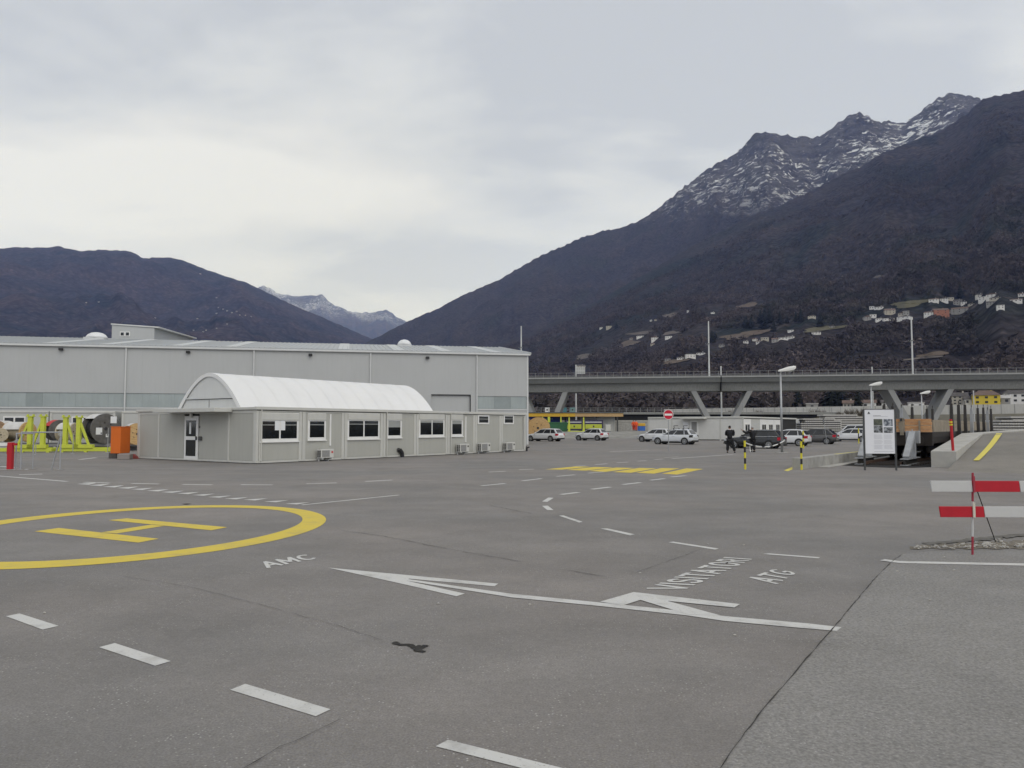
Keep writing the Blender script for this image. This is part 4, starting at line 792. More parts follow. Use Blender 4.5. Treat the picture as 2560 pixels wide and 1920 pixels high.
# flat stake wagon
m_plank = wood('fresh plank', (0.42, 0.20, 0.085), (0.56, 0.33, 0.16)); m_board = M('weathered wagon board', (0.25, 0.215, 0.165), rough=0.8, var=0.18, scale=3, dirt=0.3, streak=True); m_wag = M('brown wagon steel', (0.022, 0.017, 0.014), rough=0.75, var=0.3, dirt=0.3); m_stake = M('dark stake steel', (0.035, 0.032, 0.030), rough=0.6, var=0.2)
m_blk2 = M('black light block', (0.012,0.011,0.010), rough=0.8, var=0.3)  # black for the added light-blocking boxes under the deck
wg = thing('flat_wagon', 'railway flat wagon with plank headboard, wooden sides and tall dark stakes', 'railway wagon', RF.w(3.55, 1.92), RTH)
WL, WH = 26.0, 1.42
MB().box(0.35, WL, -WH, WH, 1.20, 1.42).build('deck', m_wag, wg); MB().box(0.3, 0.62, -WH, WH, 0.80, 1.44).build('headstock', m_wag, wg, bevel=0.02)
for s in (-1, 1): MB().box(0.63, WL, s*WH*0.93-0.06, s*WH*0.93+0.06, 0.92, 1.199).build('sole_bar', m_wag, wg)
for k, (z0, z1) in enumerate(((1.45,1.585),(1.60,1.76),(1.785,1.915),(1.925,2.07))):
    MB().box(0.20, 0.29, -WH+0.02*(k % 2), -0.28, z0, z1).build('plank', m_plank, wg, bevel=0.008)
    if k in (0, 3): MB().box(0.18, 0.29, -0.05, WH, z0, z1).build('plank', m_plank, wg, bevel=0.008)
    else:
        MB().box(0.22, 0.29, 0.0, 0.35, z0, z1).build('plank', m_plank, wg); MB().box(0.24, 0.29, 0.42, WH-0.03*k, z0, z1).build('plank', m_plank, wg, bevel=0.008)
MB().box(0.10, 0.19, -0.24, -0.08, 1.30, 2.12).build('head_post', m_board, wg, bevel=0.01); MB().box(0.12, 0.19, -0.95, -0.88, 1.42, 2.0).build('head_post', m_board, wg)
MB().box(0.06, 0.099, -0.2, -0.1, 1.98, 2.1).build('clamp', m_bolt, wg)
for k in range(13):
    for s in (-1, 1): MB().box(0.5+k*1.95, 0.5+k*1.95+1.92, s*WH-0.03, s*WH+0.03, 1.46, 1.88).build('side_board', m_board, wg, bevel=0.006)
    for s in (-1, 1): MB().box(0.5+k*1.95, 0.5+k*1.95+1.92, s*WH-0.028, s*WH+0.028, 1.89, 2.03).build('side_board', m_board, wg, bevel=0.006)
for s in (-1, 1):
    for bx in (3.2, WL-4.2):
        MB().box(bx-1.6, bx+1.6, s*0.98-0.05, s*0.98+0.05, 0.42, 0.78).build('bogie_frame', m_wag, wg, bevel=0.03)
        for dx in (-0.9, 0.9): MB().cyl((bx+dx, s*0.72-0.07, 0.63), (bx+dx, s*0.72+0.07, 0.63), 0.46, n=24).build('wheel', m_wag, wg)
    MB().box(0.7, WL-0.3, s*0.5-0.3, s*0.5+0.3, 0.55, 1.19).build('light_block', m_blk2, wg)  # dark box added below the deck to block light from behind
    MB().cyl((-0.02, s*0.875, 1.06), (0.295, s*0.875, 1.06), 0.09, n=12).build('buffer_shank', m_wag, wg); MB().cyl((-0.07, s*0.875, 1.06), (-0.021, s*0.875, 1.06), 0.24, n=20).build('buffer_disc', m_wag, wg)
# stakes: (picture column of the near row, top row, grey?)
near = [(2378,1009,0),(2396,1012,0),(2412,1012,0),(2428,1021,1),(2444,1020,0),(2458,1019,0),(2468,1026,1),(2477,1022,0)]
far_ = [(2210,1013,0),(2232,1016,0),(2253,1020,1),(2280,1018,0),(2317,1022,0),(2331,1022,0)]
WF = Frame(RF.w(3.55, 1.92), RTH)
def stake(px, py, y, grey):
    x, z = WF.onY(px, py, y); x = min(max(x, 0.8), WL-0.2); z = min(z, 3.1); s = -1 if y < 0 else 1
    MB().hexa([(x-0.15,y-0.10,1.1),(x+0.15,y-0.10,1.1),(x+0.15,y+0.10,1.1),(x-0.15,y+0.10,1.1)], [(x-0.09,y-0.06,z),(x+0.09,y-0.06,z),(x+0.09,y+0.06,z),(x-0.09,y+0.06,z)]).build('stake', m_buf if grey else m_stake, wg)
    MB().tube([(x,y,z-0.02),(x,y,z+0.16),(x+0.06,y,z+0.22),(x+0.13,y,z+0.17),(x+0.12,y,z+0.09)], 0.018, 6).build('stake_hook', m_stake, wg)
for px, py, g in near: stake(px, py, -WH-0.10, g)
for px, py, g in far_: stake(px, py, WH+0.10, g)
# stacked concrete sleepers
m_slp = M('concrete sleepers', (0.42, 0.41, 0.39), rough=0.85, var=0.10, scale=2, dirt=0.15); m_batten = M('dark batten gap', (0.03, 0.028, 0.026), rough=0.9)
def sleeper_stack(label, px0, px1, D, ytop, ybot, layers, ang=0.0):
    o = AT(px0, 1066, D); o.z = 0; e = AT(px1, 1066, D); L_ = (e-o).length
    t = thing('sleeper_stack', label, 'sleeper stack', o, ang, 'stacks of concrete sleepers'); z1 = AT(0, ytop, D).z; h = (z1-0.0)/layers
    for k in range(layers):
        n = int(L_/0.30)
        sk = random.randint(0, n//5) if k >= layers-2 else 0; sk2 = random.randint(0, n//4) if k >= layers-2 else 0
        mb = MB()
        for i in range(sk, n-sk2):
            x = i*L_/n; mb.hexa([(x+0.002,0,k*h+0.12),(x+0.296,0,k*h+0.12),(x+0.296,2.5,k*h+0.12),(x+0.002,2.5,k*h+0.12)], [(x+0.012,0,(k+1)*h-0.004+random.uniform(-0.02,0)),(x+0.285,0,(k+1)*h-0.004),(x+0.285,2.5,(k+1)*h-0.004),(x+0.012,2.5,(k+1)*h-0.004)])
        mb.build('sleeper_layer', m_slp, t)
        MB().box(sk*L_/n+0.05, (n-sk2)*L_/n-0.05, 0.25, 2.3, k*h, k*h+0.119).build('batten', m_batten, t)
    return t
sleeper_stack('long stack of pale concrete sleepers behind the parked grey estate car', 2003, 2100, 112.0, 1046, 1090, 9)
sleeper_stack('taller stack of pale concrete sleepers behind the white van', 2040, 2175, 122.0, 1036, 1090, 10)
sleeper_stack('stack of concrete sleepers beyond the top of the ramp', 2484, 2640, 80.0, 1050, 1090, 8, 0.12)
sleeper_stack('rear stepped stack of concrete sleepers behind the ramp-top stack', 2522, 2680, 88.0, 1041, 1090, 9, 0.12)
# information board
ib = G(2202, 1176); D_ = ib.y; yaw = -0.10
board = thing('information_board', 'white information panel with small photographs on two dark posts', 'sign', ib, yaw)
pw = 35.5*D_/FPX; z0 = AT(0,1134,D_).z; z1 = AT(0,1024,D_).z; m_post = M('dark grey post', (0.055,0.058,0.06), rough=0.5); m_pan = M('white panel print', (0.70,0.71,0.74), rough=0.35, var=0.015)
for s in (-1, 1): MB().box(s*(pw+0.03)-0.028, s*(pw+0.03)+0.028, -0.015, 0.055, 0, z1+0.01).build('post', m_post, board)
MB().box(-pw, pw, 0.0, 0.04, z0, z1).build('panel', m_pan, board); MB().box(-pw, pw, -0.01, 0.05, z1+0.001, z1+0.025).build('top_edge', m_post, board)
def photo(name, c1, c2, x0, x1, za, zb):
    m = bpy.data.materials.new(name); m.use_nodes = True; nt = m.node_tree; N = nt.nodes.new; b = nt.nodes['Principled BSDF']; b.inputs['Roughness'].default_value = 0.4
    tc = N('ShaderNodeTexCoord'); n = N('ShaderNodeTexNoise'); n.inputs['Scale'].default_value = 9; n.inputs['Detail'].default_value = 6; nt.links.new(tc.outputs['Object'], n.inputs['Vector'])
    r = N('ShaderNodeValToRGB'); nt.links.new(n.outputs[0], r.inputs[0]); r.color_ramp.elements[0].position = 0.42; r.color_ramp.elements[0].color = (*c1, 1); r.color_ramp.elements[1].position = 0.6; r.color_ramp.elements[1].color = (*c2, 1)
    nt.links.new(r.outputs[0], b.inputs['Base Color']); u = lambda t: -pw+2*pw*t; v = lambda t: z1-(z1-z0)*t
    MB().box(u(x0), u(x1), -0.004, -0.001, v(zb), v(za)).build('printed_picture', m, board)
photo('print green', (0.05,0.06,0.045), (0.10,0.11,0.08), 0.30, 0.60, 0.215, 0.36); photo('print dark track', (0.03,0.032,0.03), (0.28,0.30,0.32), 0.30, 0.60, 0.365, 0.525)
photo('print valley', (0.06,0.07,0.09), (0.40,0.43,0.47), 0.635, 0.94, 0.215, 0.375); photo('print works', (0.05,0.055,0.06), (0.32,0.34,0.36), 0.635, 0.94, 0.40, 0.53)
m_txt = M('printed text', (0.36,0.37,0.40)); u = lambda t: -pw+2*pw*t; v = lambda t: z1-(z1-z0)*t
MB().prism([(u(0.10),-0.004,v(0.095)),(u(0.19),-0.004,v(0.095)),(u(0.155),-0.004,v(0.05)),(u(0.135),-0.004,v(0.05))], (0,0.003,0)).build('emblem', m_lamp_d, board)
MB().box(u(0.09), u(0.2), -0.004, -0.001, v(0.108), v(0.104)).build('emblem_caption', m_txt, board)
for a, x1_ in ((0.135,0.55),(0.155,0.78)): MB().box(u(0.29), u(x1_), -0.004, -0.001, v(a+0.006), v(a)).build('text_line', m_lamp_d if a < 0.14 else m_txt, board)
for k in range(18):
    a = 0.57+k*0.0185
    if k in (6, 12): continue
    for xa, xb in ((0.30, 0.60-0.05*random.random()), (0.635, 0.93-0.06*random.random())): MB().box(u(xa), u(xb), -0.004, -0.001, v(a+0.005), v(a)).build('text_line', M('faint text', (0.46,0.47,0.50)), board)
MB().box(u(0.3), u(0.95), -0.004, -0.001, v(0.955), v(0.949)).build('text_line', m_txt, board)
# red pole on the kerb wall
bx = RF.l(G(2382, 1127, 0.72)); rp0 = RF.w(0.35, -0.78, zt(0.35)-0.003); rpz = 1.72+18*rp0.y/FPX-rp0.z
rpole = thing('marker_pole', 'red round pole with yellow bands standing on the sloping kerb wall', 'pole', rp0)
MB().cyl((0,0,0),(-0.06,0,rpz), 0.055, n=12).build('pole', m_red, rpole); m_yel = M('signal yellow', (0.62,0.55,0.03), rough=0.5, var=0.05, dirt=0.1)
for a in (0.80, 0.885): MB().cyl((-0.06*a,0,rpz*a),(-0.06*(a+0.05),0,rpz*(a+0.05)), 0.062, n=12).build('yellow_band', m_yel, rpole)
# bollards
m_blk = M('black paint', (0.018,0.017,0.017), rough=0.55)
def bollard(label, px, pb, pt, bands=6, r=0.042):
    p = G(px, pb); h = AT(px, pt, p.y).z; t = thing('striped_bollard', label, 'bollard', p, 0, 'yellow and black striped posts')
    for k in range(bands): MB().cyl((0,0,h*k/bands),(0,0,h*(k+1)/bands-0.001), r, n=12).build('yellow_band' if k % 2 == 0 else 'black_band', m_yel if k % 2 == 0 else m_blk, t)
    MB().cyl((0,0,h),(0,0,h+0.02), r*1.15, n=12).build('cap', m_yel if bands % 2 else m_yel, t); return t, p, h
_, bA, hA = bollard('yellow and black striped post holding one end of the plastic chain', 1863, 1173.5, 1103, 5)
_, bB, hB = bollard('yellow and black striped post at the end of the low concrete wall', 2004, 1174.5, 1105, 5)
bollard('yellow and black striped post behind the low wall beside the white hatchback', 2008.5, 1121, 1078, 5, 0.06); bollard('slim dark post before the white car beside the information board', 2147, 1109, 1071, 3, 0.05)
chain = thing('plastic_chain', 'white and black plastic chain sagging from the striped post towards the lamp post', 'chain', bA)
pe = G(1957, 1150); cpts = []
cb = AT(1966, 1103, 40.0)-bA; ca = Vector((0, 0, hA-0.06))
for i in range(61): t = i/60; cpts.append(ca.lerp(Vector((cb.x, cb.y, hA-0.08)), t)+Vector((0, 0, -0.55*4*t*(1-t)*0.5)))
for k in range(15): MB().tube(cpts[k*4:k*4+5], 0.028, 6).build('chain_segment', m_white if k % 3 != 2 else m_blk, chain)
wp = G(1876, 1130); pst = thing('white_post', 'short white square post beside the man with raised arm', 'post', wp); MB().box(-0.04,0.04,-0.04,0.04,0,AT(0,1096,wp.y).z).build('post', m_white, pst); MB().box(-0.2,0.02,-0.05,0.05,AT(0,1096,wp.y).z+0.001,AT(0,1096,wp.y).z+0.06).build('arm', m_white, pst)
# lamp posts
m_lamp = M('lamp housing', (0.62,0.62,0.60), rough=0.4, var=0.04); m_lens = M('lamp lens', (0.42,0.43,0.40), rough=0.25)
def lamp(label, px, D, ztop):
    b = AT(px, 1066, D); b.z = 0; t = thing('street_lamp', label, 'street lamp', b, 0.08, 'car park street lamps')
    MB().cyl((0,0,0.02),(0,0,ztop-0.1), 0.085, 0.055, 14).build('pole', m_gsteel, t, smooth=True); MB().lathe([(0.45,0),(0.45,0.03),(0.2,0.05)], n=18).build('base', m_conc, t)
    MB().cyl((0,0,ztop-0.12),(0.12,0,ztop-0.02), 0.05, n=10).build('spigot', m_gsteel, t)
    rings = []
    for x, w, h0, h1 in ((-0.16,0.05,-0.03,0.02),(-0.1,0.10,-0.06,0.07),(0.2,0.15,-0.07,0.14),(0.55,0.18,-0.06,0.22),(0.85,0.17,-0.02,0.24),(1.0,0.11,0.05,0.22),(1.03,0.06,0.1,0.19)):
        rings.append([(x,-w,ztop+h0+x*0.10),(x,-w*0.96,ztop+h0+(h1-h0)*0.6+x*0.10),(x,-w*0.5,ztop+h1+x*0.10),(x,w*0.5,ztop+h1+x*0.10),(x,w*0.96,ztop+h0+(h1-h0)*0.6+x*0.10),(x,w,ztop+h0+x*0.10)])
    hd = MB().loft(rings).build('lamp_head', m_lamp, t, smooth=False, bevel=0.015)
    lr = []
    for x, w, h in ((0.28,0.08,0.0),(0.4,0.13,-0.09),(0.62,0.15,-0.13),(0.82,0.12,-0.09),(0.93,0.06,0.0)): lr.append([(x,-w,ztop-0.03+x*0.12),(x,-w*0.7,ztop-0.04+h+x*0.12),(x,w*0.7,ztop-0.04+h+x*0.12),(x,w,ztop-0.03+x*0.12)])
    MB().loft(lr).build('lens', m_lens, hd, smooth=True); return t
lamp('tall grey street lamp beside the black estate car and chain', 1954, 49.5, 5.35); lamp('grey street lamp rising behind the white information board', 2180, 67.0, 5.35); lamp('grey street lamp in front of the wide viaduct leg', 2306, 85.0, 5.4)
# no-entry sign
ns = G(1672, 1127); D_ = ns.y; sg = thing('no_entry_sign', 'round red no-entry sign with white bar on a grey pole', 'traffic sign', ns, 0.0)
zc, r = AT(0,1036.5,D_).z, 12.4*D_/FPX; MB().cyl((0,0.03,0),(0,0.03,zc+r*0.8), 0.028, n=10).build('pole', m_gsteel, sg)
m_sred = M('sign red', (0.50,0.006,0.03), rough=0.35, var=0.03)
fc = MB().cyl((0,0.0,zc),(0,-0.012,zc), r, n=40).build('sign_plate', m_white, sg); MB().cyl((0,-0.0125,zc),(0,-0.016,zc), r*0.92, n=40).build('red_disc', m_sred, fc); MB().box(-r*0.78,r*0.78,-0.021,-0.0165,zc-r*0.2,zc+r*0.2).build('white_bar', m_white, fc)
es = G(2068, 1112); e2 = thing('small_traffic_sign', 'small dark sign seen edge-on on a thin leaning pole behind the grey estate car', 'traffic sign', es, 0.9); zt_ = AT(0,1045,es.y).z
MB().cyl((0,0,0),(-0.25,0.22,zt_), 0.025, n=8).build('pole', m_gsteel, e2); MB().box(-0.42,-0.18,0.19,0.21,zt_-0.55,zt_).build('sign_plate', m_post, e2)
# red and white plank barrier
tb0 = G(2434.5, 1388); D_ = tb0.y; br = thing('plank_barrier', 'red and white plank barrier on a striped post with a thin dark stay', 'barrier', tb0, -0.03)
pz = lambda py, dy=0.0: AT(0, py, D_+dy).z; pxm = lambda px: AT(px, 1250, D_).x-tb0.x
m_bw = M('white barrier plank', (0.50,0.50,0.49), rough=0.55, var=0.06, dirt=0.18); m_br = M('red barrier plank', (0.40,0.006,0.018), rough=0.45, var=0.10, scale=4); m_brp = M('faded red tape', (0.30,0.03,0.05), rough=0.6, var=0.12, dirt=0.15)
lean = lambda z: 0.035*z
for a, b, mm in ((0, pz(1342), m_brp), (pz(1342), pz(1254), m_bw), (pz(1254), pz(1182), m_brp)): MB().cyl((lean(a),0.03,a),(lean(b),0.03,b-0.001), 0.014, n=10).build('post_band', mm, br)
for za, zb, segs in ((pz(1229.5), pz(1202), [(2328,2430,m_bw),(2430,2546,m_br),(2546,2660,m_bw)]), (pz(1293), pz(1266), [(2348,2457,m_br),(2457,2590,m_bw),(2590,2680,m_br)])):
    for x0, x1, mm in segs:
        a, b = pxm(x0), pxm(x1)-0.001; s_ = 0.018
        MB().hexa([(a+s_,-0.012,za),(b+s_*0.6,-0.012,za),(b+s_*0.6,0.012,za),(a+s_,0.012,za)], [(a,-0.012,zb),(b,-0.012,zb),(b,0.012,zb),(a,0.012,zb)]).build('plank', mm, br, bevel=0.004)
MB().box(pxm(2431.5), pxm(2436), -0.03, -0.014, pz(1231), pz(1190)).build('plank_clip', m_brp, br); MB().box(pxm(2429), pxm(2434.5), -0.03, -0.014, pz(1293), pz(1256)).build('plank_clip', M('cream tape', (0.55,0.52,0.44)), br)
e_ = G(2481.5, 1357)-tb0; MB().cyl((pxm(2443),0.05,pz(1210)), (e_.x,e_.y,0.0), 0.007, n=6).build('stay', m_blk, br)
p2_ = G(2690, 1388)-tb0; MB().cyl((p2_.x,0.03,0),(p2_.x,0.03,pz(1182)), 0.014, n=10).build('post_band', m_brp, br)
# soil and rubble strip
m_soil = M('dry soil', (0.165,0.145,0.115), rough=0.95, var=0.3, scale=5, bump=0.8, bscale=12); m_dkpatch = M('darker asphalt', (0.125,0.118,0.105), rough=0.95, var=0.3, scale=5); m_stone = M('pale rubble', (0.40,0.385,0.35), rough=0.9, var=0.22, scale=3, bump=0.3)
na = 46; rows = []
for i in range(na+1):
    t_ = i/na; row = []; px = 2275+440*t_
    yb = 1373+1.5*math.sin(i*0.9); yt = 1368-24*t_**0.8+2.2*math.sin(i*1.3)+random.uniform(-1.5,1.5)
    for k in range(7):
        s_ = k/6; p = G(px, yb+(yt-yb)*s_, 0); p.z = 0.007+0.05*t_*math.sin(s_*math.pi)*random.uniform(0.4,1.2); row.append(p)
    rows.append(row)
soil = tag(MB().loft(rows, cap=False, closed=False).build('soil_strip', m_soil, smooth=True), kind='structure')
for k in range(9): MB().poly(blob(2330+k*32, 1358-3.0*k, 22, 3.6, 0.0105+0.0006*k, ph=k)).build('dark_patch', m_dkpatch, soil)  # overlapping darker patches behind the rubble
def stone_mesh():
    bm = bmesh.new(); bmesh.ops.create_icosphere(bm, subdivisions=1, radius=1.0)
    for v in bm.verts: v.co *= random.uniform(0.55, 1.15)
    me = bpy.data.meshes.new('stone'); bm.to_mesh(me); bm.free(); me.materials.append(m_stone); return me
SM = [stone_mesh() for _ in range(7)]
for k in range(210):
    t_ = random.random(); px = 2285+380*t_; s = random.choice((0.010,0.014,0.018,0.024,0.034))*random.uniform(0.8,1.2)*(0.7+0.6*t_); o = link('stone', random.choice(SM), soil)
    p = G(px, 1372-abs(random.gauss(0, 1))*(2.5+7*t_)+random.choice((0,0,0,3)), 0)
    o.location = (p.x, p.y, s*0.35+0.008+0.02*t_*random.random()); o.scale = (s*random.uniform(1.1,1.9), s*random.uniform(0.8,1.3), s*random.uniform(0.6,0.9)); o.rotation_euler = (random.uniform(-0.5,0.5), random.uniform(-0.5,0.5), random.uniform(0,6.3))
for px, py in ((111,1532),(1095,1509),(1600,1432),(1836,1588),(1325,1511),(2360,1392),(2325,1500),(2385,1425),(2243,1428),(1770,1360),(1860,1362)):
    o = link('pebble', random.choice(SM), ground); o.location = G(px, py, 0.006); o.scale = (0.02,0.015,0.010)
# ================================================================== CARS
def carmat(name, col, rough=0.28, metal=0.0): return M(name, col, rough=rough, metal=metal, var=0.03, scale=1.5, coat=0.5, spec=0.5)
m_cw = carmat('white car paint', (0.62,0.63,0.64)); m_cs = carmat('silver white paint', (0.56,0.58,0.60)); m_cb = carmat('black car paint', (0.010,0.011,0.012), 0.2); m_cg = carmat('grey car paint', (0.085,0.083,0.082), 0.25, 0.3)
m_tyre = M('tyre rubber', (0.018,0.018,0.018), rough=0.85); m_rim = M('alloy rim', (0.42,0.43,0.44), rough=0.35, metal=0.6, var=0.08); m_cgl = glass('car glass', (0.02,0.022,0.025), 0.05); m_tail = M('tail lamp red', (0.42,0.015,0.03), rough=0.2); m_plate = M('number plate', (0.62,0.62,0.60)); m_sill = M('black plastic', (0.02,0.02,0.02), rough=0.6); m_head = M('head lamp', (0.45,0.46,0.48), rough=0.15); m_chr = M('chrome trim', (0.62,0.63,0.64), rough=0.2, metal=0.7)
CARG = 'cars parked on the asphalt'
def car(label, style, paint_, contact, heading, trim=False, rack=False, tail=m_tail):
    """contact: rear wheel footprint on the near (left) side. Local x forward, y left."""
    P = dict(estate=(4.62,1.78,1.47,2.62,0.92), hatch=(4.05,1.72,1.47,2.50,0.93), golf=(4.26,1.80,1.46,2.62,0.93), van=(4.9,1.92,1.95,3.05,1.12), sedan=(4.45,1.80,1.50,2.68,0.95))[style]
    Lc, Wc, Hc, wb, belt = P; w = Wc/2; rw = 0.31 if style != 'van' else 0.33; c_, s_ = math.cos(heading), math.sin(heading)
    xr = -wb/2-0.05; yl = w-0.10
    o = Vector((contact[0]-(c_*xr-s_*yl), contact[1]-(s_*xr+c_*yl), contact[2]))
    t = thing('parked_car' if style != 'van' else 'parked_van', label, 'car' if style != 'van' else 'van', o, heading, CARG)
    h = Lc/2
    # lower body: stations x, z bottom, z top, half width
    nose = 0.66 if style != 'van' else 0.85; hood = belt-0.06
    S = [(-h,0.42,belt-0.22,w*0.80),(-h+0.05,0.30,belt-0.02,w*0.90),(-h+0.30,0.22,belt,w*0.98),(-wb/2,0.20,belt,w),(0,0.19,belt,w),(wb/2-0.35,0.19,belt-0.01,w),(wb/2+0.15,0.20,hood,w*0.99),(h-0.42,0.22,hood-0.07,w*0.95),(h-0.14,0.26,nose+0.03,w*0.84),(h-0.02,0.34,nose-0.10,w*0.68)]
    rings = []
    for x, zb, zt_, ww in S:
        zm = zb+(zt_-zb)*0.55
        rings.append([(x,-ww*0.93,zb),(x,-ww,zb+0.10),(x,-ww,zm),(x,-ww*0.955,zt_-0.03),(x,-ww*0.86,zt_),(x,ww*0.86,zt_),(x,ww*0.955,zt_-0.03),(x,ww,zm),(x,ww,zb+0.10),(x,ww*0.93,zb)])
    body = MB().loft(rings).build('body', paint_, t, smooth=True); body.modifiers.new('sub', 'SUBSURF').levels = 1; body.modifiers['sub'].render_levels = 1
    # cabin frustum
    if style in ('estate',): xb0, xb1, xt0, xt1 = -h+0.10, 0.98, -h+0.52, 0.12
    elif style == 'van': xb0, xb1, xt0, xt1 = -h+0.06, 1.75, -h+0.20, 0.95
    elif style == 'sedan': xb0, xb1, xt0, xt1 = -h+0.14, 1.12, -h+0.75, 0.18
    else: xb0, xb1, xt0, xt1 = -h+0.12, 0.98, -h+0.52, 0.05
    wb_, wt_ = w*0.94, w*0.74; zb = belt-0.03; zr = Hc-0.07
    B = [(xb0,-wb_*0.94,zb),(xb1,-wb_*0.92,zb),(xb1,wb_*0.92,zb),(xb0,wb_*0.94,zb)]; T = [(xt0,-wt_*0.93,zr),(xt1,-wt_*0.95,zr),(xt1,wt_*0.95,zr),(xt0,wt_*0.93,zr)]
    cab = MB().hexa(B, T).build('cabin', paint_, t, bevel=0.05, seg=3)
    rr = []
    for k, (x, dz, ww) in enumerate(((xt0-0.03,-0.01,wt_*0.90),(xt0+0.15,0.035,wt_*0.99),((xt0+xt1)/2,0.07,wt_*1.02),(xt1-0.25,0.05,wt_*1.0),(xt1+0.03,-0.01,wt_*0.93))):
        rr.append([(x,-ww,zr-0.03+dz*0.3),(x,-ww*0.85,zr+0.01+dz*0.85),(x,-ww*0.4,zr+0.012+dz),(x,ww*0.4,zr+0.012+dz),(x,ww*0.85,zr+0.01+dz*0.85),(x,ww,zr-0.03+dz*0.3)])
    MB().loft(rr).build('roof', paint_, t, smooth=True)
    def pane(q4, off, u0, u1, v0, v1, name, parent=cab):
        A, Bq, Cq, Dq = [Vector(p) for p in q4]; n = (Bq-A).cross(Dq-A).normalized()*off
        f = lambda u, v: A*(1-u)*(1-v)+Bq*u*(1-v)+Cq*u*v+Dq*(1-u)*v+n
        return MB().poly([f(u0,v0), f(u1,v0), f(u1,v1), f(u0,v1)]).build(name, m_cgl, parent, recalc=False)
    sides = ((B[0],B[1],T[1],T[0]), (B[2],B[3],T[3],T[2]))
    cuts = [(0.06,0.27),(0.30,0.60),(0.63,0.94)] if style in ('estate','van','sedan') else [(0.07,0.22),(0.25,0.60),(0.63,0.95)]
    for k, sd in enumerate(sides):
        for a, b in cuts:
            u0, u1 = (a, b) if k == 0 else (1-b, 1-a); pane(sd, 0.012, u0, u1, 0.10, 0.88, 'side_window')
    pane((B[1],B[2],T[2],T[1]), 0.012, 0.07, 0.93, 0.06, 0.92, 'windscreen'); pane((B[3],B[0],T[0],T[3]), 0.012, 0.08, 0.92, 0.18, 0.90, 'rear_window')
    for sx in (-1, 1):
        for sy in (-1, 1):
            x, y = sx*wb/2-0.05*(sx < 0)+0.05*(sx > 0), sy*(w-0.10)
            MB().cyl((x,sy*(w-0.25),rw+0.015),(x,sy*(w+0.012),rw+0.015), rw*1.16, n=24).build('wheel_arch', m_sill, t)
            wh = MB().cyl((x,y-0.10,rw),(x,y+0.118,rw) if sy > 0 else (x,y+0.10,rw), rw, n=26).build('wheel', m_tyre, t) if sy > 0 else MB().cyl((x,y-0.118,rw),(x,y+0.10,rw), rw, n=26).build('wheel', m_tyre, t)
            mb = MB(); ye = sy*(w+0.022); mb.cyl((x,ye-sy*0.012,rw),(x,ye,rw), rw*0.16, n=10)
            for k in range(9): a = k*2*math.pi/9; mb.beam((x+math.cos(a)*rw*0.1,ye-sy*0.004,rw+math.sin(a)*rw*0.1),(x+math.cos(a)*rw*0.64,ye-sy*0.004,rw+math.sin(a)*rw*0.64), 0.035, 0.012, (0,1,0))
            for k in range(18): a, b = k*math.pi/9, (k+1)*math.pi/9; mb.beam((x+math.cos(a)*rw*0.66,ye-sy*0.004,rw+math.sin(a)*rw*0.66),(x+math.cos(b)*rw*0.66,ye-sy*0.004,rw+math.sin(b)*rw*0.66), 0.03, 0.014, (0,1,0))
            mb.build('rim', m_rim, wh)
    for sy in (-1, 1):
        MB().hexa([(-h+0.30,sy*w*0.985,belt-0.26),(-h+0.02,sy*w*0.86,belt-0.26),(-h+0.02,sy*w*0.62,belt-0.26),(-h+0.3,sy*w*0.62,belt-0.26)], [(-h+0.30,sy*w*0.985,belt-0.05),(-h+0.04,sy*w*0.88,belt-0.03),(-h+0.04,sy*w*0.62,belt-0.03),(-h+0.3,sy*w*0.62,belt-0.05)]).build('tail_lamp', tail, t)
        MB().hexa([(h-0.36,sy*w*0.95,nose-0.07),(h-0.06,sy*w*0.74,nose-0.07),(h-0.06,sy*w*0.5,nose-0.07),(h-0.36,sy*w*0.5,nose-0.07)], [(h-0.42,sy*w*0.93,nose+0.08),(h-0.14,sy*w*0.76,nose+0.05),(h-0.14,sy*w*0.5,nose+0.05),(h-0.42,sy*w*0.5,nose+0.08)]).build('head_lamp', m_head, t)
        MB().box(xb1-0.42, xb1-0.27, sy*w*1.10-0.1, sy*w*1.10+0.1, belt+0.02, belt+0.15).build('mirror', paint_ if not trim else m_sill, t, bevel=0.03)
        MB().box(-wb/2+0.42, wb/2-0.38, sy*w*0.985-0.012, sy*w*0.985+0.012, 0.20, 0.30).build('sill', m_sill, t)
        for dx in (-0.25, 0.75): MB().box(dx-0.09, dx+0.09, sy*w*0.985-0.02, sy*w*0.985+0.02, belt-0.17, belt-0.13).build('door_handle', paint_, t)
        if trim: MB().box(xb0+0.2, xb1-0.05, sy*wb_*0.945-0.012, sy*wb_*0.945+0.012, zb+0.02, zb+0.055).build('window_trim', m_chr, t); MB().beam((xt0+0.05,sy*wt_*0.96,Hc-0.03),(xt1-0.1,sy*wt_*0.98,Hc-0.03), 0.03, 0.04).build('roof_rail', m_chr, t)
    MB().box(-h-0.012, -h+0.2, -w*0.80, w*0.80, 0.24, 0.40).build('rear_bumper', m_sill, t, bevel=0.03); MB().box(-h-0.024, -h-0.001, -0.26, 0.26, 0.60, 0.71).build('number_plate', m_plate, t)
    MB().box(-wb/2-0.3, wb/2+0.3, -w*0.7, w*0.7, 0.14, 0.26).build('underbody', m_sill, t)
    MB().box(h-0.12, h+0.012, -w*0.55, w*0.55, 0.34, 0.46).build('front_grille', m_sill, t)
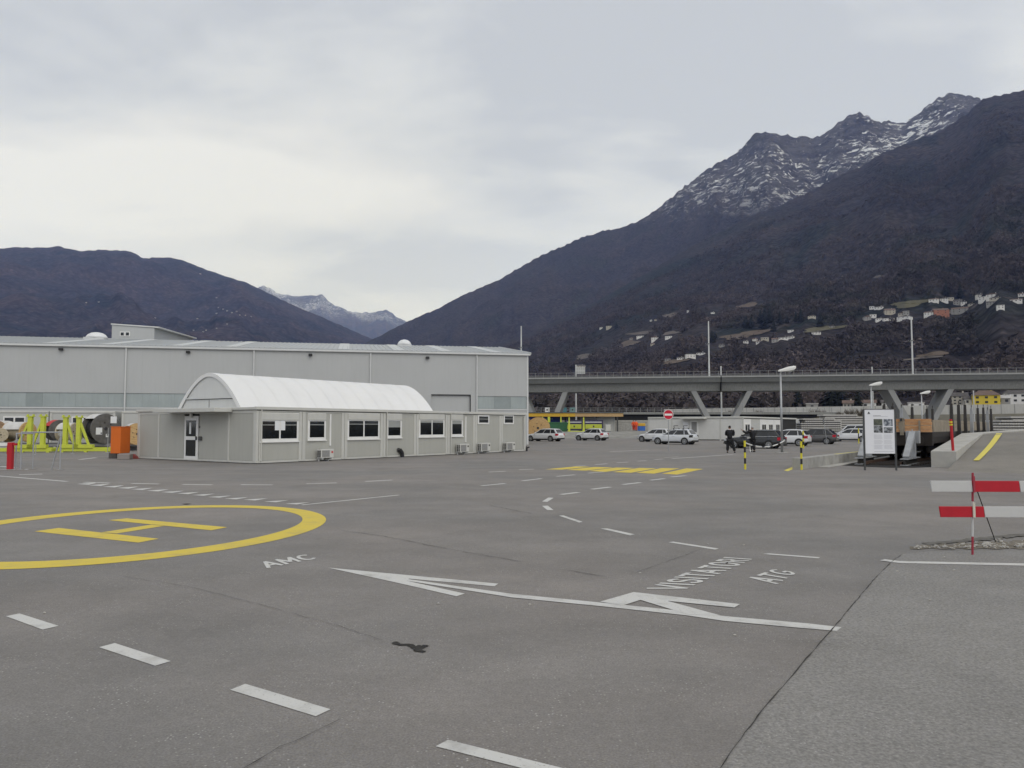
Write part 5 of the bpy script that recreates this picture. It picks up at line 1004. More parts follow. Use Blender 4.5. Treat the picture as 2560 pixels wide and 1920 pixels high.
    if rack:
        for x in (xt0+0.45, xt1-0.25):
            MB().box(x-0.03, x+0.03, -wt_*1.05, wt_*1.05, Hc+0.07, Hc+0.10).build('roof_bar', m_sill, t); 
            for sy in (-1, 1): MB().box(x-0.04, x+0.04, sy*wt_*0.97-0.03, sy*wt_*0.97+0.03, Hc-0.05, Hc+0.069).build('rack_foot', m_sill, t)
            MB().beam((x,wt_*0.7,Hc+0.08),(x+0.05,wt_*0.75,Hc+0.32), 0.04, 0.05).build('rack_arm', m_sill, t); MB().beam((x+0.05,wt_*0.75,Hc+0.32),(x-0.38,wt_*0.75,Hc+0.33), 0.04, 0.05).build('rack_arm', m_sill, t)
    return t
HDG = UTH+math.pi/2
car('white estate car parked beside the cable reels and green skip', 'estate', m_cw, G(1376.7,1103.6), HDG)
car('small white hatchback parked alone in front of the lime frame', 'hatch', m_cw, G(1494,1101.7), HDG)
car('white hatchback partly hidden behind the silver car with roof bars', 'hatch', m_cw, G(1659,1105), HDG)
car('silver white hatchback with black roof bars by the no-entry sign', 'golf', m_cs, G(1712,1111.6), HDG, rack=True, tail=m_sill)
car('black estate car with chrome trim behind the two men', 'estate', m_cb, G(1922.7,1122), HDG, trim=True)
car('white hatchback parked between the black and the grey car', 'hatch', m_cw, G(1998,1115.5), HDG)
car('dark grey estate car parked in front of the sleeper stack', 'sedan', m_cg, G(2067.3,1110.7), HDG)
car('white car parked half behind the information board', 'sedan', m_cw, G(2155.8,1104.5), HDG)
car('white van standing behind the white car and sleepers', 'van', m_cw, G(2166,1097), HDG)

# ================================================================== PEOPLE
m_skin = M('skin', (0.42,0.26,0.19), rough=0.5); m_blackc = M('black cloth', (0.012,0.012,0.014), rough=0.85, var=0.2, scale=8); m_hair = M('dark hair', (0.012,0.010,0.009), rough=0.7); m_hairg = M('grey hair', (0.30,0.29,0.28), rough=0.7); m_hiv = M('orange workwear', (0.75,0.10,0.02), rough=0.7, var=0.08); m_hiv2 = M('red orange trousers', (0.55,0.06,0.03), rough=0.7)
m_collar = M('white collar', (0.65,0.65,0.64), rough=0.7)
def skin_mesh(name, verts, edges, rad, mat, root=0, sub=2):
    me = bpy.data.meshes.new(name); me.from_pydata(verts, edges, []); o = bpy.data.objects.new(name, me); COL.objects.link(o)
    sk = o.modifiers.new('skin', 'SKIN'); sk.use_smooth_shade = True; o.modifiers.new('sub', 'SUBSURF').render_levels = sub; o.modifiers['sub'].levels = sub
    L_ = me.skin_vertices[0].data
    for i, r in enumerate(rad): L_[i].radius = (r, r) if not isinstance(r, tuple) else r; L_[i].use_root = (i == root)
    dg = bpy.context.evaluated_depsgraph_get(); m2 = bpy.data.meshes.new_from_object(o.evaluated_get(dg)); bpy.data.objects.remove(o); m2.materials.clear(); m2.materials.append(mat)
    m2.polygons.foreach_set('use_smooth', [True]*len(m2.polygons)); return m2
def person(label, loc, yaw, H=1.76, armL=None, armR=None, legs=None, head_yaw=0.0, top=m_blackc, bottom=m_blackc, hair=m_hair, group=None, coat=False, lean=0.0, collar=True):
    """Faces local +x, left is +y. arms: (elbow, wrist) offsets from the shoulder."""
    t = thing('person', label, 'person', loc, yaw, group); k = H/1.76
    hipz, shz = 0.92*k, 1.44*k; lx = lean
    armL = armL or ((0.03,0.10,-0.30),(0.10,0.06,-0.54)); armR = armR or ((0.03,-0.10,-0.30),(0.10,-0.06,-0.54)); legs = legs or ((0.02,0.10,0.0),(-0.02,-0.10,0.0))
    V = [(0,0,hipz),(lx*0.5,0,1.16*k),(lx,0,1.38*k),(lx,0,1.50*k),(lx+0.015,0,1.60*k),(lx+0.02,0,1.68*k)]; E = [(0,1),(1,2),(2,3),(3,4),(4,5)]; Rd = [0.10,0.10,0.10,0.05,0.07,0.065]
    J = {}
    for sd, arm in (('L', armL), ('R', armR)):
        s = 1 if sd == 'L' else -1; b = len(V); sh = Vector((lx, s*0.19*k, shz)); el = sh+Vector(arm[0])*k; wr = sh+Vector(arm[1])*k; J[sd] = (sh, el, wr)
        V += [tuple(sh), tuple(el), tuple(wr)]; E += [(2,b),(b,b+1),(b+1,b+2)]; Rd += [0.05,0.036,0.030]
        d = (wr-el).normalized(); side = d.cross(Vector((0,0,1))); side = side.normalized() if side.length > 0.1 else Vector((1,0,0)); pal = wr+d*0.07*k; V.append(tuple(pal)); E.append((b+2,b+3)); Rd.append(0.036)
        up = side.cross(d)
        for q, ln in ((-0.030,0.065),(-0.010,0.085),(0.010,0.08),(0.030,0.06)):
            m_ = len(V); V += [tuple(pal+side*q*k+d*0.03*k), tuple(pal+side*q*k+d*(0.03+ln*0.6)*k+up*0.01), tuple(pal+side*q*0.9*k+d*(0.03+ln)*k+up*0.03)]; E += [(b+3,m_),(m_,m_+1),(m_+1,m_+2)]; Rd += [0.010,0.009,0.008]
        m_ = len(V); V += [tuple(wr+side*0.045*k+d*0.05*k), tuple(wr+side*0.06*k+d*0.10*k)]; E += [(b+2,m_),(m_,m_+1)]; Rd += [0.012,0.009]
    for s, lg in ((1, legs[0]), (-1, legs[1])):
        b = len(V); foot = Vector((lg[0], lg[1], 0.09*k)); hip = Vector((0, s*0.09*k, hipz-0.06)); knee = (hip+foot)/2+Vector((0.03,0,0.02)); V += [tuple(hip), tuple(knee), tuple(foot), tuple(foot+Vector((0.15*k,0.02*s,-0.055)))]; E += [(0,b),(b,b+1),(b+1,b+2),(b+2,b+3)]; Rd += [0.07,0.045,0.036,0.033]
        J['leg%d' % s] = (hip, knee, foot)
    body = skin_mesh('body', V, E, Rd, m_skin); bm = bmesh.new(); bm.from_mesh(body)
    hc = Vector((lx+0.02, 0, 1.645*k)); Rz = Matrix.Rotation(head_yaw, 4, 'Z')
    def ball(c, r, seg=12):
        g = bmesh.ops.create_uvsphere(bm, u_segments=seg, v_segments=8, radius=1.0)['verts']
        for v in g: v.co = hc+(Rz @ (Vector(c)+Vector((v.co.x*r[0], v.co.y*r[1], v.co.z*r[2]))))
    ball((0,0,0), (0.098*k,0.078*k,0.118*k), 16); ball((0.10*k,0,-0.01), (0.022,0.014,0.024)); ball((0.085*k,0,-0.055), (0.018,0.028,0.008))
    for s in (-1, 1): ball((0,s*0.08*k,-0.005), (0.02,0.01,0.03)); ball((0.085*k,s*0.032,0.012), (0.012,0.014,0.009))
    bm.to_mesh(body); bm.free(); body.polygons.foreach_set('use_smooth', [True]*len(body.polygons)); link('body', body, t)
    hb_ = MB(); rows = []
    for i in range(7):
        ph_ = math.pi/2-i*0.30; rows.append([(hc.x-0.012+math.cos(ph_)*0.108*k*math.cos(a)*(0.92 if math.cos(a) > 0 else 1.0), hc.y+math.cos(ph_)*0.088*k*math.sin(a), hc.z+0.012+math.sin(ph_)*0.122*k+(0.05 if (math.cos(a) > 0.3 and i > 3) else 0)) for a in [head_yaw+2*math.pi*j/14 for j in range(14)]])
    hb_.loft(rows, cap=True).build('hair', hair, t, smooth=True)
    # clothing
    jv = [(0,0,hipz-(0.12 if coat else 0.02)),(0,0,hipz+0.10),(lx*0.5,0,1.18*k),(lx,0,1.38*k),(lx,0,1.47*k)]; je = [(0,1),(1,2),(2,3),(3,4)]; jr = [(0.225,0.185),(0.21,0.175),(0.235,0.185),(0.25,0.18),0.10]
    for sd in ('L', 'R'):
        sh, el, wr = J[sd]; b = len(jv); jv += [tuple(sh), tuple(el), tuple(el.lerp(wr, 0.95))]; je += [(3,b),(b,b+1),(b+1,b+2)]; jr += [0.112,0.092,0.074]
    link('jacket', skin_mesh('jacket', jv, je, jr, top), t)
    pv = [(0,0,hipz+0.03)]; pe_ = []; pr = [0.195]
    for s in (1, -1):
        hip, knee, foot = J['leg%d' % s]; b = len(pv); pv += [tuple(hip), tuple(knee), tuple(foot+Vector((0,0,0.01)))]; pe_ += [(0,b),(b,b+1),(b+1,b+2)]; pr += [0.142,0.112,0.09]
        MB().hexa([tuple(foot+Vector(p)) for p in ((-0.08,-0.05,-0.09*k),(0.2,-0.05,-0.09*k),(0.2,0.05,-0.09*k),(-0.08,0.05,-0.09*k))], [tuple(foot+Vector(p)) for p in ((-0.07,-0.045,0.0),(0.10,-0.04,-0.01),(0.10,0.04,-0.01),(-0.07,0.045,0.0))]).build('shoe', m_blackc, t, bevel=0.02)
    link('trousers', skin_mesh('trousers', pv, pe_, pr, bottom), t)
    if collar: MB().lathe([(0.075,0),(0.085,0.01),(0.078,0.05),(0.07,0.055)], (lx,0,1.475*k), 14).build('collar', m_collar, t, smooth=True)
    return t
person('man in black with white collar standing with legs apart and folded arms', G(1825,1132), math.radians(75), armL=((0.06,0.05,-0.28),(0.24,-0.10,-0.24)), armR=((0.05,-0.07,-0.28),(0.23,0.08,-0.27)), legs=((0.02,0.16,0),(0.0,-0.30,0)), head_yaw=-0.3)
person('grey-haired man in a long black coat raising one arm', G(1882,1130), math.radians(105), H=1.72, armL=((0.12,0.24,-0.15),(0.20,0.46,0.05)), armR=((0.08,-0.03,-0.28),(0.26,0.04,-0.30)), legs=((0.05,0.10,0),(-0.03,-0.10,0)), hair=m_hairg, coat=True, head_yaw=0.2)

# ================================================================== MIDDLE DISTANCE YARD
RY = 0.80
ryp = [G(1190,1093), G(1340,1093), G(1520,1093), G(1640,1097), G(1720,1097), G(2000,1090)]
m_grav = M('gravel bank', (0.24,0.235,0.215), rough=0.95, var=0.2, scale=1.2, bump=0.6, bscale=6, dirt=0.3)
A0, A1 = Vector((-9, 110, 0)), Vector((60, 118, 0))
ry = tag(MB().add([(-14,108,-0.05),(62,112,-0.05),(62,117,RY),(-14,113,RY),(62,185,RY),(-14,185,RY)], [(0,1,2,3),(3,2,4,5)]).build('raised_yard', m_grav), kind='structure')
def YR(px, D): p = AT(px, 1066, D); return Vector((p.x, D, RY))
def zat(py, D): return AT(0, py, D).z
D1 = 138.0
def block(name, label, cat, px0, px1, pt, pb, D, dep, mat, group=None, build=None):
    p = YR(px0, D); w = (px1-px0)*D/FPX; p.z = zat(pb, D); t = thing(name, label, cat, p, 0, group); h = zat(pt, D)-p.z; build(t, w, h, dep); return t
m_blue = M('blue tarpaulin', (0.03,0.055,0.30), rough=0.5, var=0.1); m_green = M('green skip paint', (0.035,0.13,0.06), rough=0.55, var=0.15, dirt=0.2); m_fasc = M('yellow fascia', (0.55,0.33,0.03), rough=0.5, var=0.08, dirt=0.12); m_fasc2 = M('tan fascia', (0.42,0.28,0.13), rough=0.6, var=0.1); m_viol = M('dark violet banner', (0.035,0.028,0.065), rough=0.5, var=0.1); m_bann = M('lime banner', (0.42,0.46,0.05), rough=0.5, var=0.12, scale=3); m_bltx = M('cyan print', (0.30,0.45,0.55), rough=0.5)
def b_canopy(t, w, h, d):
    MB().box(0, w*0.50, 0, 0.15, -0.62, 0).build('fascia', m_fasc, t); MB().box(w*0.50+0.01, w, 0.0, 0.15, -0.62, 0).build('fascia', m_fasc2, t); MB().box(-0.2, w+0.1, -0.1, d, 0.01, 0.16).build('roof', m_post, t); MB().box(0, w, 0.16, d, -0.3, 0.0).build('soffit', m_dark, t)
    for x in (0.4, w*0.45, w*0.72, w-1.0):
        for y in (0.5, d-0.5): MB().box(x-0.12, x+0.12, y-0.12, y+0.12, RY-t.location.z, -0.31).build('post', m_post, t)
cpy = block('canopy', 'flat canopy roof with a yellow and tan fascia over the stored goods', 'canopy', 1318, 1558, 1033, 1033, D1, 14, None, None, b_canopy)
def b_blue(t, w, h, d):
    MB().box(0, w, 0, d, 0.5, h).build('tarpaulin_body', m_blue, t, bevel=0.03); MB().box(0, w, 0.1, d-0.1, 0.3, 0.5).build('chassis', m_sill, t)
    for x in (0.6, w-1.6, w-0.7):
        for y in (0.2, d-0.2): MB().cyl((x,y-0.15,0.4),(x,y+0.15,0.4), 0.4, n=18).build('wheel', m_tyre, t)
    x = w*0.26
    for i in range(14):
        ww = random.uniform(0.10,0.22); 
        if i not in (3, 9): MB().box(x, x+ww, -0.012, -0.002, h-0.62, h-0.62+random.choice((0.22,0.28,0.22))).build('printed_letter', m_bltx, t)
        x += ww+0.06
block('tarpaulin_trailer', 'dark blue tarpaulin trailer with a pale line of lettering under the canopy', 'trailer', 1322, 1402, 1040, 1080, D1+3, 2.5, None, None, b_blue)
def b_skip(t, w, h, d):
    MB().hexa([(0.25,0,0.12),(w-0.25,0,0.12),(w-0.25,d,0.12),(0.25,d,0.12)], [(0,-0.1,h),(w,-0.1,h),(w,d+0.1,h),(0,d+0.1,h)]).build('tub', m_green, t)
    MB().box(-0.06, w+0.06, -0.18, -0.101, h-0.12, h+0.03).build('rim', m_green, t)
    for x in np.linspace(0.3, w-0.3, 7): MB().box(x-0.05, x+0.05, -0.14, -0.02, 0.15, h-0.13).build('rib', m_green, t)
    for x in (0.4, w-0.5): MB().box(x, x+0.2, 0.1, d-0.1, 0, 0.119).build('skid', m_sill, t)
block('waste_skip', 'dark green ribbed waste skip behind the white estate car', 'skip', 1357, 1420, 1056, 1082, D1-4, 2.2, None, None, b_skip)
def b_white(t, w, h, d):
    MB().box(0, w, 0, d, 0, h-0.15).build('wall', m_con, t); MB().box(-0.08, w+0.08, -0.08, d+0.08, h-0.149, h).build('roof_edge', m_offt, t)
    dd = MB().box(w*0.80, w*0.95, -0.04, -0.001, 0.05, h*0.78).build('door', m_offt, t); MB().box(w*0.82, w*0.83, -0.07, -0.041, h*0.36, h*0.40).build('handle', m_sill, dd)
    for x in (0.0, w*0.5, w-0.12): MB().box(x, x+0.12, -0.03, -0.001, 0, h-0.15).build('post', m_offt, t)
block('store_container', 'pale grey store container with a door under the canopy end', 'container', 1450, 1537, 1038, 1079, D1+2, 5, None, None, b_white)
def b_ban(t, w, h, d):
    MB().box(0, w, 0, d, 0.12, h).build('cabinet', m_viol, t, bevel=0.02); MB().box(0.25, w-0.25, -0.02, -0.001, h*0.22, h*0.62).build('lime_panel', m_bann, t); MB().box(0.25, w-0.25, -0.02, -0.001, h*0.78, h*0.84).build('pale_strip', m_paper, t)
    MB().box(w*0.46, w*0.54, -0.026, -0.021, h*0.34, h*0.5).build('emblem', m_viol, t)
    for x in (0.1, w-0.3): MB().box(x, x+0.2, 0.05, d-0.05, 0, 0.119).build('foot', m_sill, t)
block('equipment_box', 'dark violet equipment box with a lime panel behind the lime frame', 'box', 1414, 1457, 1050, 1078, D1-1, 1.6, None, None, b_ban)
block('equipment_box', 'dark violet equipment box with a lime panel beside the small grey cabinet', 'box', 1460, 1508, 1050, 1078, D1-1, 1.6, None, None, b_ban)
def b_frame(t, w, h, d):
    for y in (0, d): MB().box(0, w, y-0.09, y+0.09, 0.0, 0.25).build('base_beam', m_lime, t)
    for x in (0.2, w-0.2):
        MB().hexa([(x-0.2,-0.09,0.251),(x+0.2,-0.09,0.251),(x+0.2,0.09,0.251),(x-0.2,0.09,0.251)], [(x-0.08,-0.09,h),(x+0.08,-0.09,h),(x+0.08,0.09,h),(x-0.08,0.09,h)]).build('upright', m_lime, t)
        MB().box(x-0.08, x+0.08, 0.091, d-0.091, 0.02, 0.2).build('cross_beam', m_lime, t)
block('drum_lifting_frame', 'distant lime frame with two tapering uprights before the violet boxes', 'steel frame', 1420, 1462, 1043, 1081, D1-5, 2.0, None, 'lime drum-lifting frames', b_frame)
def b_frame2(t, w, h, d): b_frame(t, w, h, d); MB().box(w*0.3, w*0.42, -0.09, 0.09, 0.251, h).build('upright', m_lime, t)
block('drum_lifting_frame', 'pale lime lifting frame standing in front of the blue trailer', 'steel frame', 1354, 1405, 1042, 1078, D1-2, 1.6, None, 'lime drum-lifting frames', b_frame2)
def b_cab(t, w, h, d): MB().box(0, w, 0, d, 0.06, h).build('cabinet', m_con, t, bevel=0.02); MB().box(0.08, w-0.08, -0.015, -0.001, 0.2, h-0.12).build('door', m_offt, t); MB().box(0.02, w-0.02, 0.02, d, 0, 0.059).build('base', m_sill, t)
block('grey_cabinet', 'small grey cabinet standing before the pale store container', 'cabinet', 1514, 1527, 1061, 1079, D1-3, 0.7, None, None, b_cab)
reel_y = [(1318,1072,26,'cable reel with white wrap and dark winding beside the hall corner', m_woodd, 55), (1345,1070,27,'big plywood cable reel with bolt holes behind the white estate car', m_wood, -8)]
for px, py, rp, lab, mm, tn in reel_y: reel_at(lab, px, py, rp, 108.0, 1.6, tn, mm, m_woodd, wrap=120 if tn > 0 else 0)
def b_blueb(t, w, h, d): MB().box(0, w, 0, d, 0, h*0.62).build('blue_box', m_bluec, t, bevel=0.03); MB().box(-0.02, w+0.03, -0.04, d, h*0.621, h).build('yellow_lid', m_fasc, t, bevel=0.03)
m_bluec = M('bright blue plastic', (0.03,0.12,0.42), rough=0.5); 
block('tool_chest', 'blue tool chest with a yellow lid beside the orange-clad workers', 'chest', 1596, 1613, 1058, 1077, 128, 1.0, None, None, b_blueb)
p = YR(1584, 128); p.z = zat(1077, 128); ph2 = YR(1590, 127.4); ph2.z = p.z
person('orange-clad worker standing away from the blue tool chest', p, math.radians(250), top=m_hiv, bottom=m_hiv2, group='workers in orange', collar=False); person('orange-clad worker standing right against the blue tool chest', ph2, math.radians(290), top=m_hiv, bottom=m_hiv2, group='workers in orange', collar=False)
# guard wall behind
gw = thing('guard_wall', 'long low concrete guard wall with a pale cap below the railway embankment', 'wall', (AT(1537,1066,150).x, 150, RY)); 
for k in range(7): MB().box(k*3.0, k*3.0+2.98, 0, 0.3, 0, zat(1054,150)-RY).build('wall_panel', m_conc, gw); MB().box(k*3.0, k*3.0+2.98, -0.06, 0.36, zat(1054,150)-RY+0.001, zat(1051,150)-RY).build('cap', m_kerb, gw)
# second office block by the parked cars
m_con2 = M('pale office panel', (0.60,0.60,0.575), rough=0.55, var=0.03, dirt=0.06, streak=True)
S1 = G(1858, 1101.5); sF = Frame(S1, UTH); SW = sF.onX(1622, 1070)[0]; SH = sF.onY(1858, 1041)[1]; SL = 24.0
so_ = thing('office_container_block', 'low white office container block with canopy behind the parked cars', 'building', S1, UTH)
MB().box(0.03, SL, 0.03, SW, 0, SH-0.2).build('core', m_dark, so_); MB().box(-0.1, SL, -0.1, SW+0.1, SH-0.2, SH).build('roof_edge', m_offt, so_, bevel=0.03)
sx = [sF.onX(p_, 1080)[0] for p_ in (1858, 1801, 1744, 1680, 1624)]; sx[0] = 0.0; sx[-1] = SW
for a, b in zip(sx[:-1], sx[1:]): FS.box(MB(), a+0.06, b-0.06, -0.03, 0.0, 0.1, SH-0.3).build('wall_panel', m_con2, so_)
for p_ in sx: FS.box(MB(), p_-0.1, p_+0.1, -0.03, 0.03, 0, SH-0.2).build('post', m_offt, so_)
FS.box(MB(), 0, SW, -0.03, 0.02, SH-0.299, SH-0.201).build('head_rail', m_offt, so_)
d0, d1 = sF.onX(1746, 1080)[0], sF.onX(1726, 1080)[0]; dd = FS.box(MB(), d0, d1, 0.0, 0.05, 0.08, sF.onX(1735,1051)[1]).build('door', m_white, so_); FS.box(MB(), d0+0.18, d1-0.18, 0.051, 0.06, 1.0, sF.onX(1735,1055)[1]).build('pane', m_grille, dd)
n0, n1 = sF.onX(1721, 1080)[0], sF.onX(1708, 1080)[0]; FS.box(MB(), n0, n1, 0.0, 0.02, 1.0, sF.onX(1714,1055)[1]).build('notice_board', m_paper, so_)
FS.box(MB(), sF.onX(1760,1045,-1)[0], sF.onX(1700,1045,-1)[0], 0.03, 1.1, SH-0.28, SH-0.12).build('door_canopy', m_offt, so_)
fx = [0.0]+[sF.onY(p_, 1060)[0] for p_ in (1878, 1900, 1918, 1934, 1953)]
for i, (a, b) in enumerate(zip(fx[:-1], fx[1:])):
    FL.box(MB(), a+0.03, b-0.03, -0.03, 0.0, 0.1, SH-0.3).build('wall_panel', m_white if i in (0,2,3,4) else m_con, so_)
    if i != 1:
        m_ = (a+b)/2; wd = min(1.6, (b-a)*0.66); w_ = FL.box(MB(), m_-wd/2-0.1, m_+wd/2+0.1, 0.001, 0.05, 0.95, 2.05).build('window', m_white, so_)
        for q0, q1 in ((m_-wd/2, m_-0.08), (m_+0.08, m_+wd/2)): FL.box(MB(), q0, q1, 0.051, 0.06, 1.05, 1.95).build('pane', m_glass, w_)
oc = thing('open_container', 'white container with an open dark end beside the sleeper stack', 'container', sF.w(SL+2.0, 0.0), UTH)
ohx = 4.6
MB().box(0, ohx, 0, 0.1, 0, 0.15).build('sill', m_offt, oc); MB().box(0, ohx, 0, 2.4, 2.55, 2.8).build('roof', m_white, oc)
for a, b in ((0, 0.2), (ohx*0.62, ohx)): MB().box(a, b, 0, 2.4, 0.151, 2.549).build('wall', m_white, oc)
MB().box(0.21, ohx*0.615, 2.2, 2.3, 0.151, 2.549).build('back_wall', m_grille, oc)
# black litter stand by the door
bl = G(1757, 1099.5); lb = thing('litter_stand', 'black pedestal litter stand with a side arm beside the office door', 'bin', bl, 0.3)
MB().box(-0.16,0.12,-0.12,0.12,0,0.72).build('pedestal', m_blk, lb, bevel=0.03); MB().lathe([(0.2,0),(0.24,0.2),(0.2,0.42),(0.1,0.56),(0.02,0.6)], (0.03,0,0.72), 14).build('hood', m_blk, lb, smooth=True); MB().box(-0.42,-0.12,-0.05,0.05,0.86,0.96).build('side_arm', m_blk, lb, bevel=0.02); MB().box(-0.45,0.12,-0.1,0.1,0,0.05).build('foot', m_blk, lb, bevel=0.02)

# ================================================================== VIADUCT AND BEYOND
VA, VB = AT(1320, 945, 197.0), AT(2560, 933, 178.0); vth = math.atan2(VB.y-VA.y, VB.x-VA.x); VF = Frame((VA.x, VA.y), vth)
zv = lambda py: zat(py, 195.0)
m_via = M('viaduct concrete', (0.25,0.255,0.245), rough=0.85, var=0.10, scale=0.12, dirt=0.55, streak=True, tint=(0.075,0.08,0.078)); m_viad = M('shaded viaduct concrete', (0.12,0.125,0.123), rough=0.9, var=0.12, scale=0.1, dirt=0.5, tint=(0.055,0.06,0.058)); m_vleg = M('pale viaduct leg', (0.30,0.305,0.30), rough=0.85, var=0.08, scale=0.3, dirt=0.25, streak=True); m_vrail = M('viaduct railing', (0.22,0.225,0.225), rough=0.5, var=0.05)  # the dark concrete has shading put into its base colour
via = thing('viaduct', 'long concrete railway viaduct on slanted V-shaped piers', 'viaduct', VF.o, vth)
x0v, x1v = -95.0, 260.0; jx = VF.onY(1803, 950)[0]
z_et, z_eb, z_fb, z_gb = zv(943.5), zv(946.8), zv(958.5), zv(979)
joints = [x0v, jx-94, jx-47, jx, jx+47.5, jx+95, jx+142, x1v]
joints = [x0v, jx, jx+141, x1v]
for a, b in zip(joints[:-1], joints[1:]):
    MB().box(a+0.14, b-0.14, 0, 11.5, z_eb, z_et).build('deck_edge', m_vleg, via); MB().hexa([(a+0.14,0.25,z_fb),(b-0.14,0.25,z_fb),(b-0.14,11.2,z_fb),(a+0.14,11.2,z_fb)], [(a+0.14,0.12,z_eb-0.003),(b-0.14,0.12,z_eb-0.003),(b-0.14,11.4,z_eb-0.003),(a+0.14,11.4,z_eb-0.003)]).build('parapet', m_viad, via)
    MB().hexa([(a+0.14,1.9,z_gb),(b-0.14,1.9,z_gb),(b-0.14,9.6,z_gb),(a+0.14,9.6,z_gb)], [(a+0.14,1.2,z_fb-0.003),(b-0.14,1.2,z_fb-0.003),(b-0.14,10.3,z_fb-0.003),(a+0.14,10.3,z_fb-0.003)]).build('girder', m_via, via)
    MB().box(a-0.02, a+0.14, 0.4, 11, z_gb, z_et-0.1).build('expansion_joint', m_dark, via)
zr_ = zv(931.5)
pm = MB().box(-0.05, 0.05, 0.1, 0.2, z_et, zr_).mesh('railing_post', m_vrail)
xx = x0v+1
while xx < x1v:
    if xx > -12 and xx < 130: o = link('railing_post', pm, via); o.location.x = xx
    xx += 2.0
for zz in (zr_-0.06, (zr_+z_et)/2-0.1, z_et+0.28): MB().box(x0v, x1v, 0.12, 0.17, zz-0.035, zz+0.035).build('railing_bar', m_vrail, via)
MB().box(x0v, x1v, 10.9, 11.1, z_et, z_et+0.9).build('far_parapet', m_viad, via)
for pc, hw in ((1361,5.0), (1803,6.2), (2296,6.1), (2830,6.2)):
    xc = VF.onY(pc, 1030, 4)[0]
    for s in (-1, 1):
        b0, b1 = xc+s*0.6, xc+s*2.0; t0_, t1_ = xc+s*hw, xc+s*(hw+1.35)
        MB().hexa([(b0,2.6,0),(b1,2.6,0),(b1,8.6,0),(b0,8.6,0)], [(t0_,1.95,z_gb-0.02),(t1_,1.95,z_gb-0.02),(t1_,9.5,z_gb-0.02),(t0_,9.5,z_gb-0.02)]).build('pier_leg', m_vleg, via)
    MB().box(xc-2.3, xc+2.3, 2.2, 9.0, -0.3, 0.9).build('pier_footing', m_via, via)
def mast(label, px, pt, pb, yv, group, z0_=None, r=0.2):
    x = VF.onY(px, (pt+pb)/2, yv)[0]; zt_ = VF.onY(px, pt, yv)[1]; zb_ = z_et+0.002 if z0_ is None else z0_
    t = thing('catenary_mast', label, 'mast', VF.w(x, yv, zb_), vth, group); MB().cyl((0,0,0),(0,0,zt_-zb_), r, r*0.75, 10).build('pole', m_cladt, t); MB().box(-0.4,0.4,-0.4,0.4,0.0,0.08).build('foot_plate', m_cladt, t)
    if z0_ is None: MB().box(-0.28,0.28,-0.28,0.28,(zt_-zb_)*0.58,(zt_-zb_)*0.60).build('clamp', m_vrail, t); MB().beam((0,0,(zt_-zb_)*0.55),(-0.9,0,(zt_-zb_)*0.60),0.08,0.08).build('bracket', m_vrail, t)
    return t
mast('pale catenary mast on the viaduct beside the hall gable', 1303, 815, 945, 2.0, 'catenary masts on the viaduct'); mast('pale catenary mast on the viaduct over the middle V pier', 1772, 803, 938, 2.0, 'catenary masts on the viaduct'); mast('pale catenary mast on the viaduct above the information board', 2280, 793, 932, 2.0, 'catenary masts on the viaduct')
mast('tall post behind the viaduct carrying a lattice sign frame', 1440, 912, 1030, 24.0, 'posts behind the viaduct', 0.0, 0.25); mast('round-topped post behind the expansion joint of the viaduct', 1803, 915, 1030, 24.0, 'posts behind the viaduct', 0.0, 0.25); mast('short post behind the viaduct above the second street lamp', 2181, 917, 1000, 24.0, 'posts behind the viaduct', 0.0, 0.22); mast('slim post behind the viaduct beside the yellow house', 2434, 968, 1020, 30.0, 'posts behind the viaduct', 0.0, 0.18)
gs = thing('signal_gantry', 'small pale lattice sign frame at the top of a post behind the viaduct', 'sign frame', VF.w(VF.onY(1440,930,23.5)[0], 23.5, VF.onY(1440,935,23.5)[1]), vth)
for z_ in (0, 0.9, 1.8): MB().box(0, 2.6, -0.06, 0.06, z_, z_+0.14).build('frame_bar', m_cladt, gs)
for x_ in (0.0, 0.65, 1.3, 1.95, 2.55): MB().box(x_-0.06, x_+0.06, -0.05, 0.05, 0.141, 1.799).build('frame_bar', m_cladt, gs)
MB().box(0.1, 2.5, 0.07, 0.12, 0.2, 1.7).build('sign_panel', m_con, gs)
# lower railway bridge with railing
D2 = 236.0
low = thing('low_bridge', 'low dark railway bridge with a railing running behind the viaduct', 'bridge', (0, D2, 0))
zd = lambda py: zat(py, D2); xa, xb = AT(1150,1066,D2).x, AT(2100,1066,D2).x
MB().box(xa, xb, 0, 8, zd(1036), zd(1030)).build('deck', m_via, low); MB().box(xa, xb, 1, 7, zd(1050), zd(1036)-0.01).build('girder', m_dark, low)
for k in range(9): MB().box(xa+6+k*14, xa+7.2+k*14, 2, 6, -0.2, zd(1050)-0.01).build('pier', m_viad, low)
pm2 = MB().box(-0.06, 0.06, 0.1, 0.2, zd(1030), zd(1019)).mesh('railing_post', m_vrail)
for k in range(int((xb-xa)/2.2)): o = link('railing_post', pm2, low); o.location.x = xa+1+2.2*k
for zz in (zd(1019.5), zd(1023), zd(1026.5)): MB().box(xa, xb, 0.12, 0.17, zz-0.04, zz+0.04).build('railing_bar', m_vrail, low)
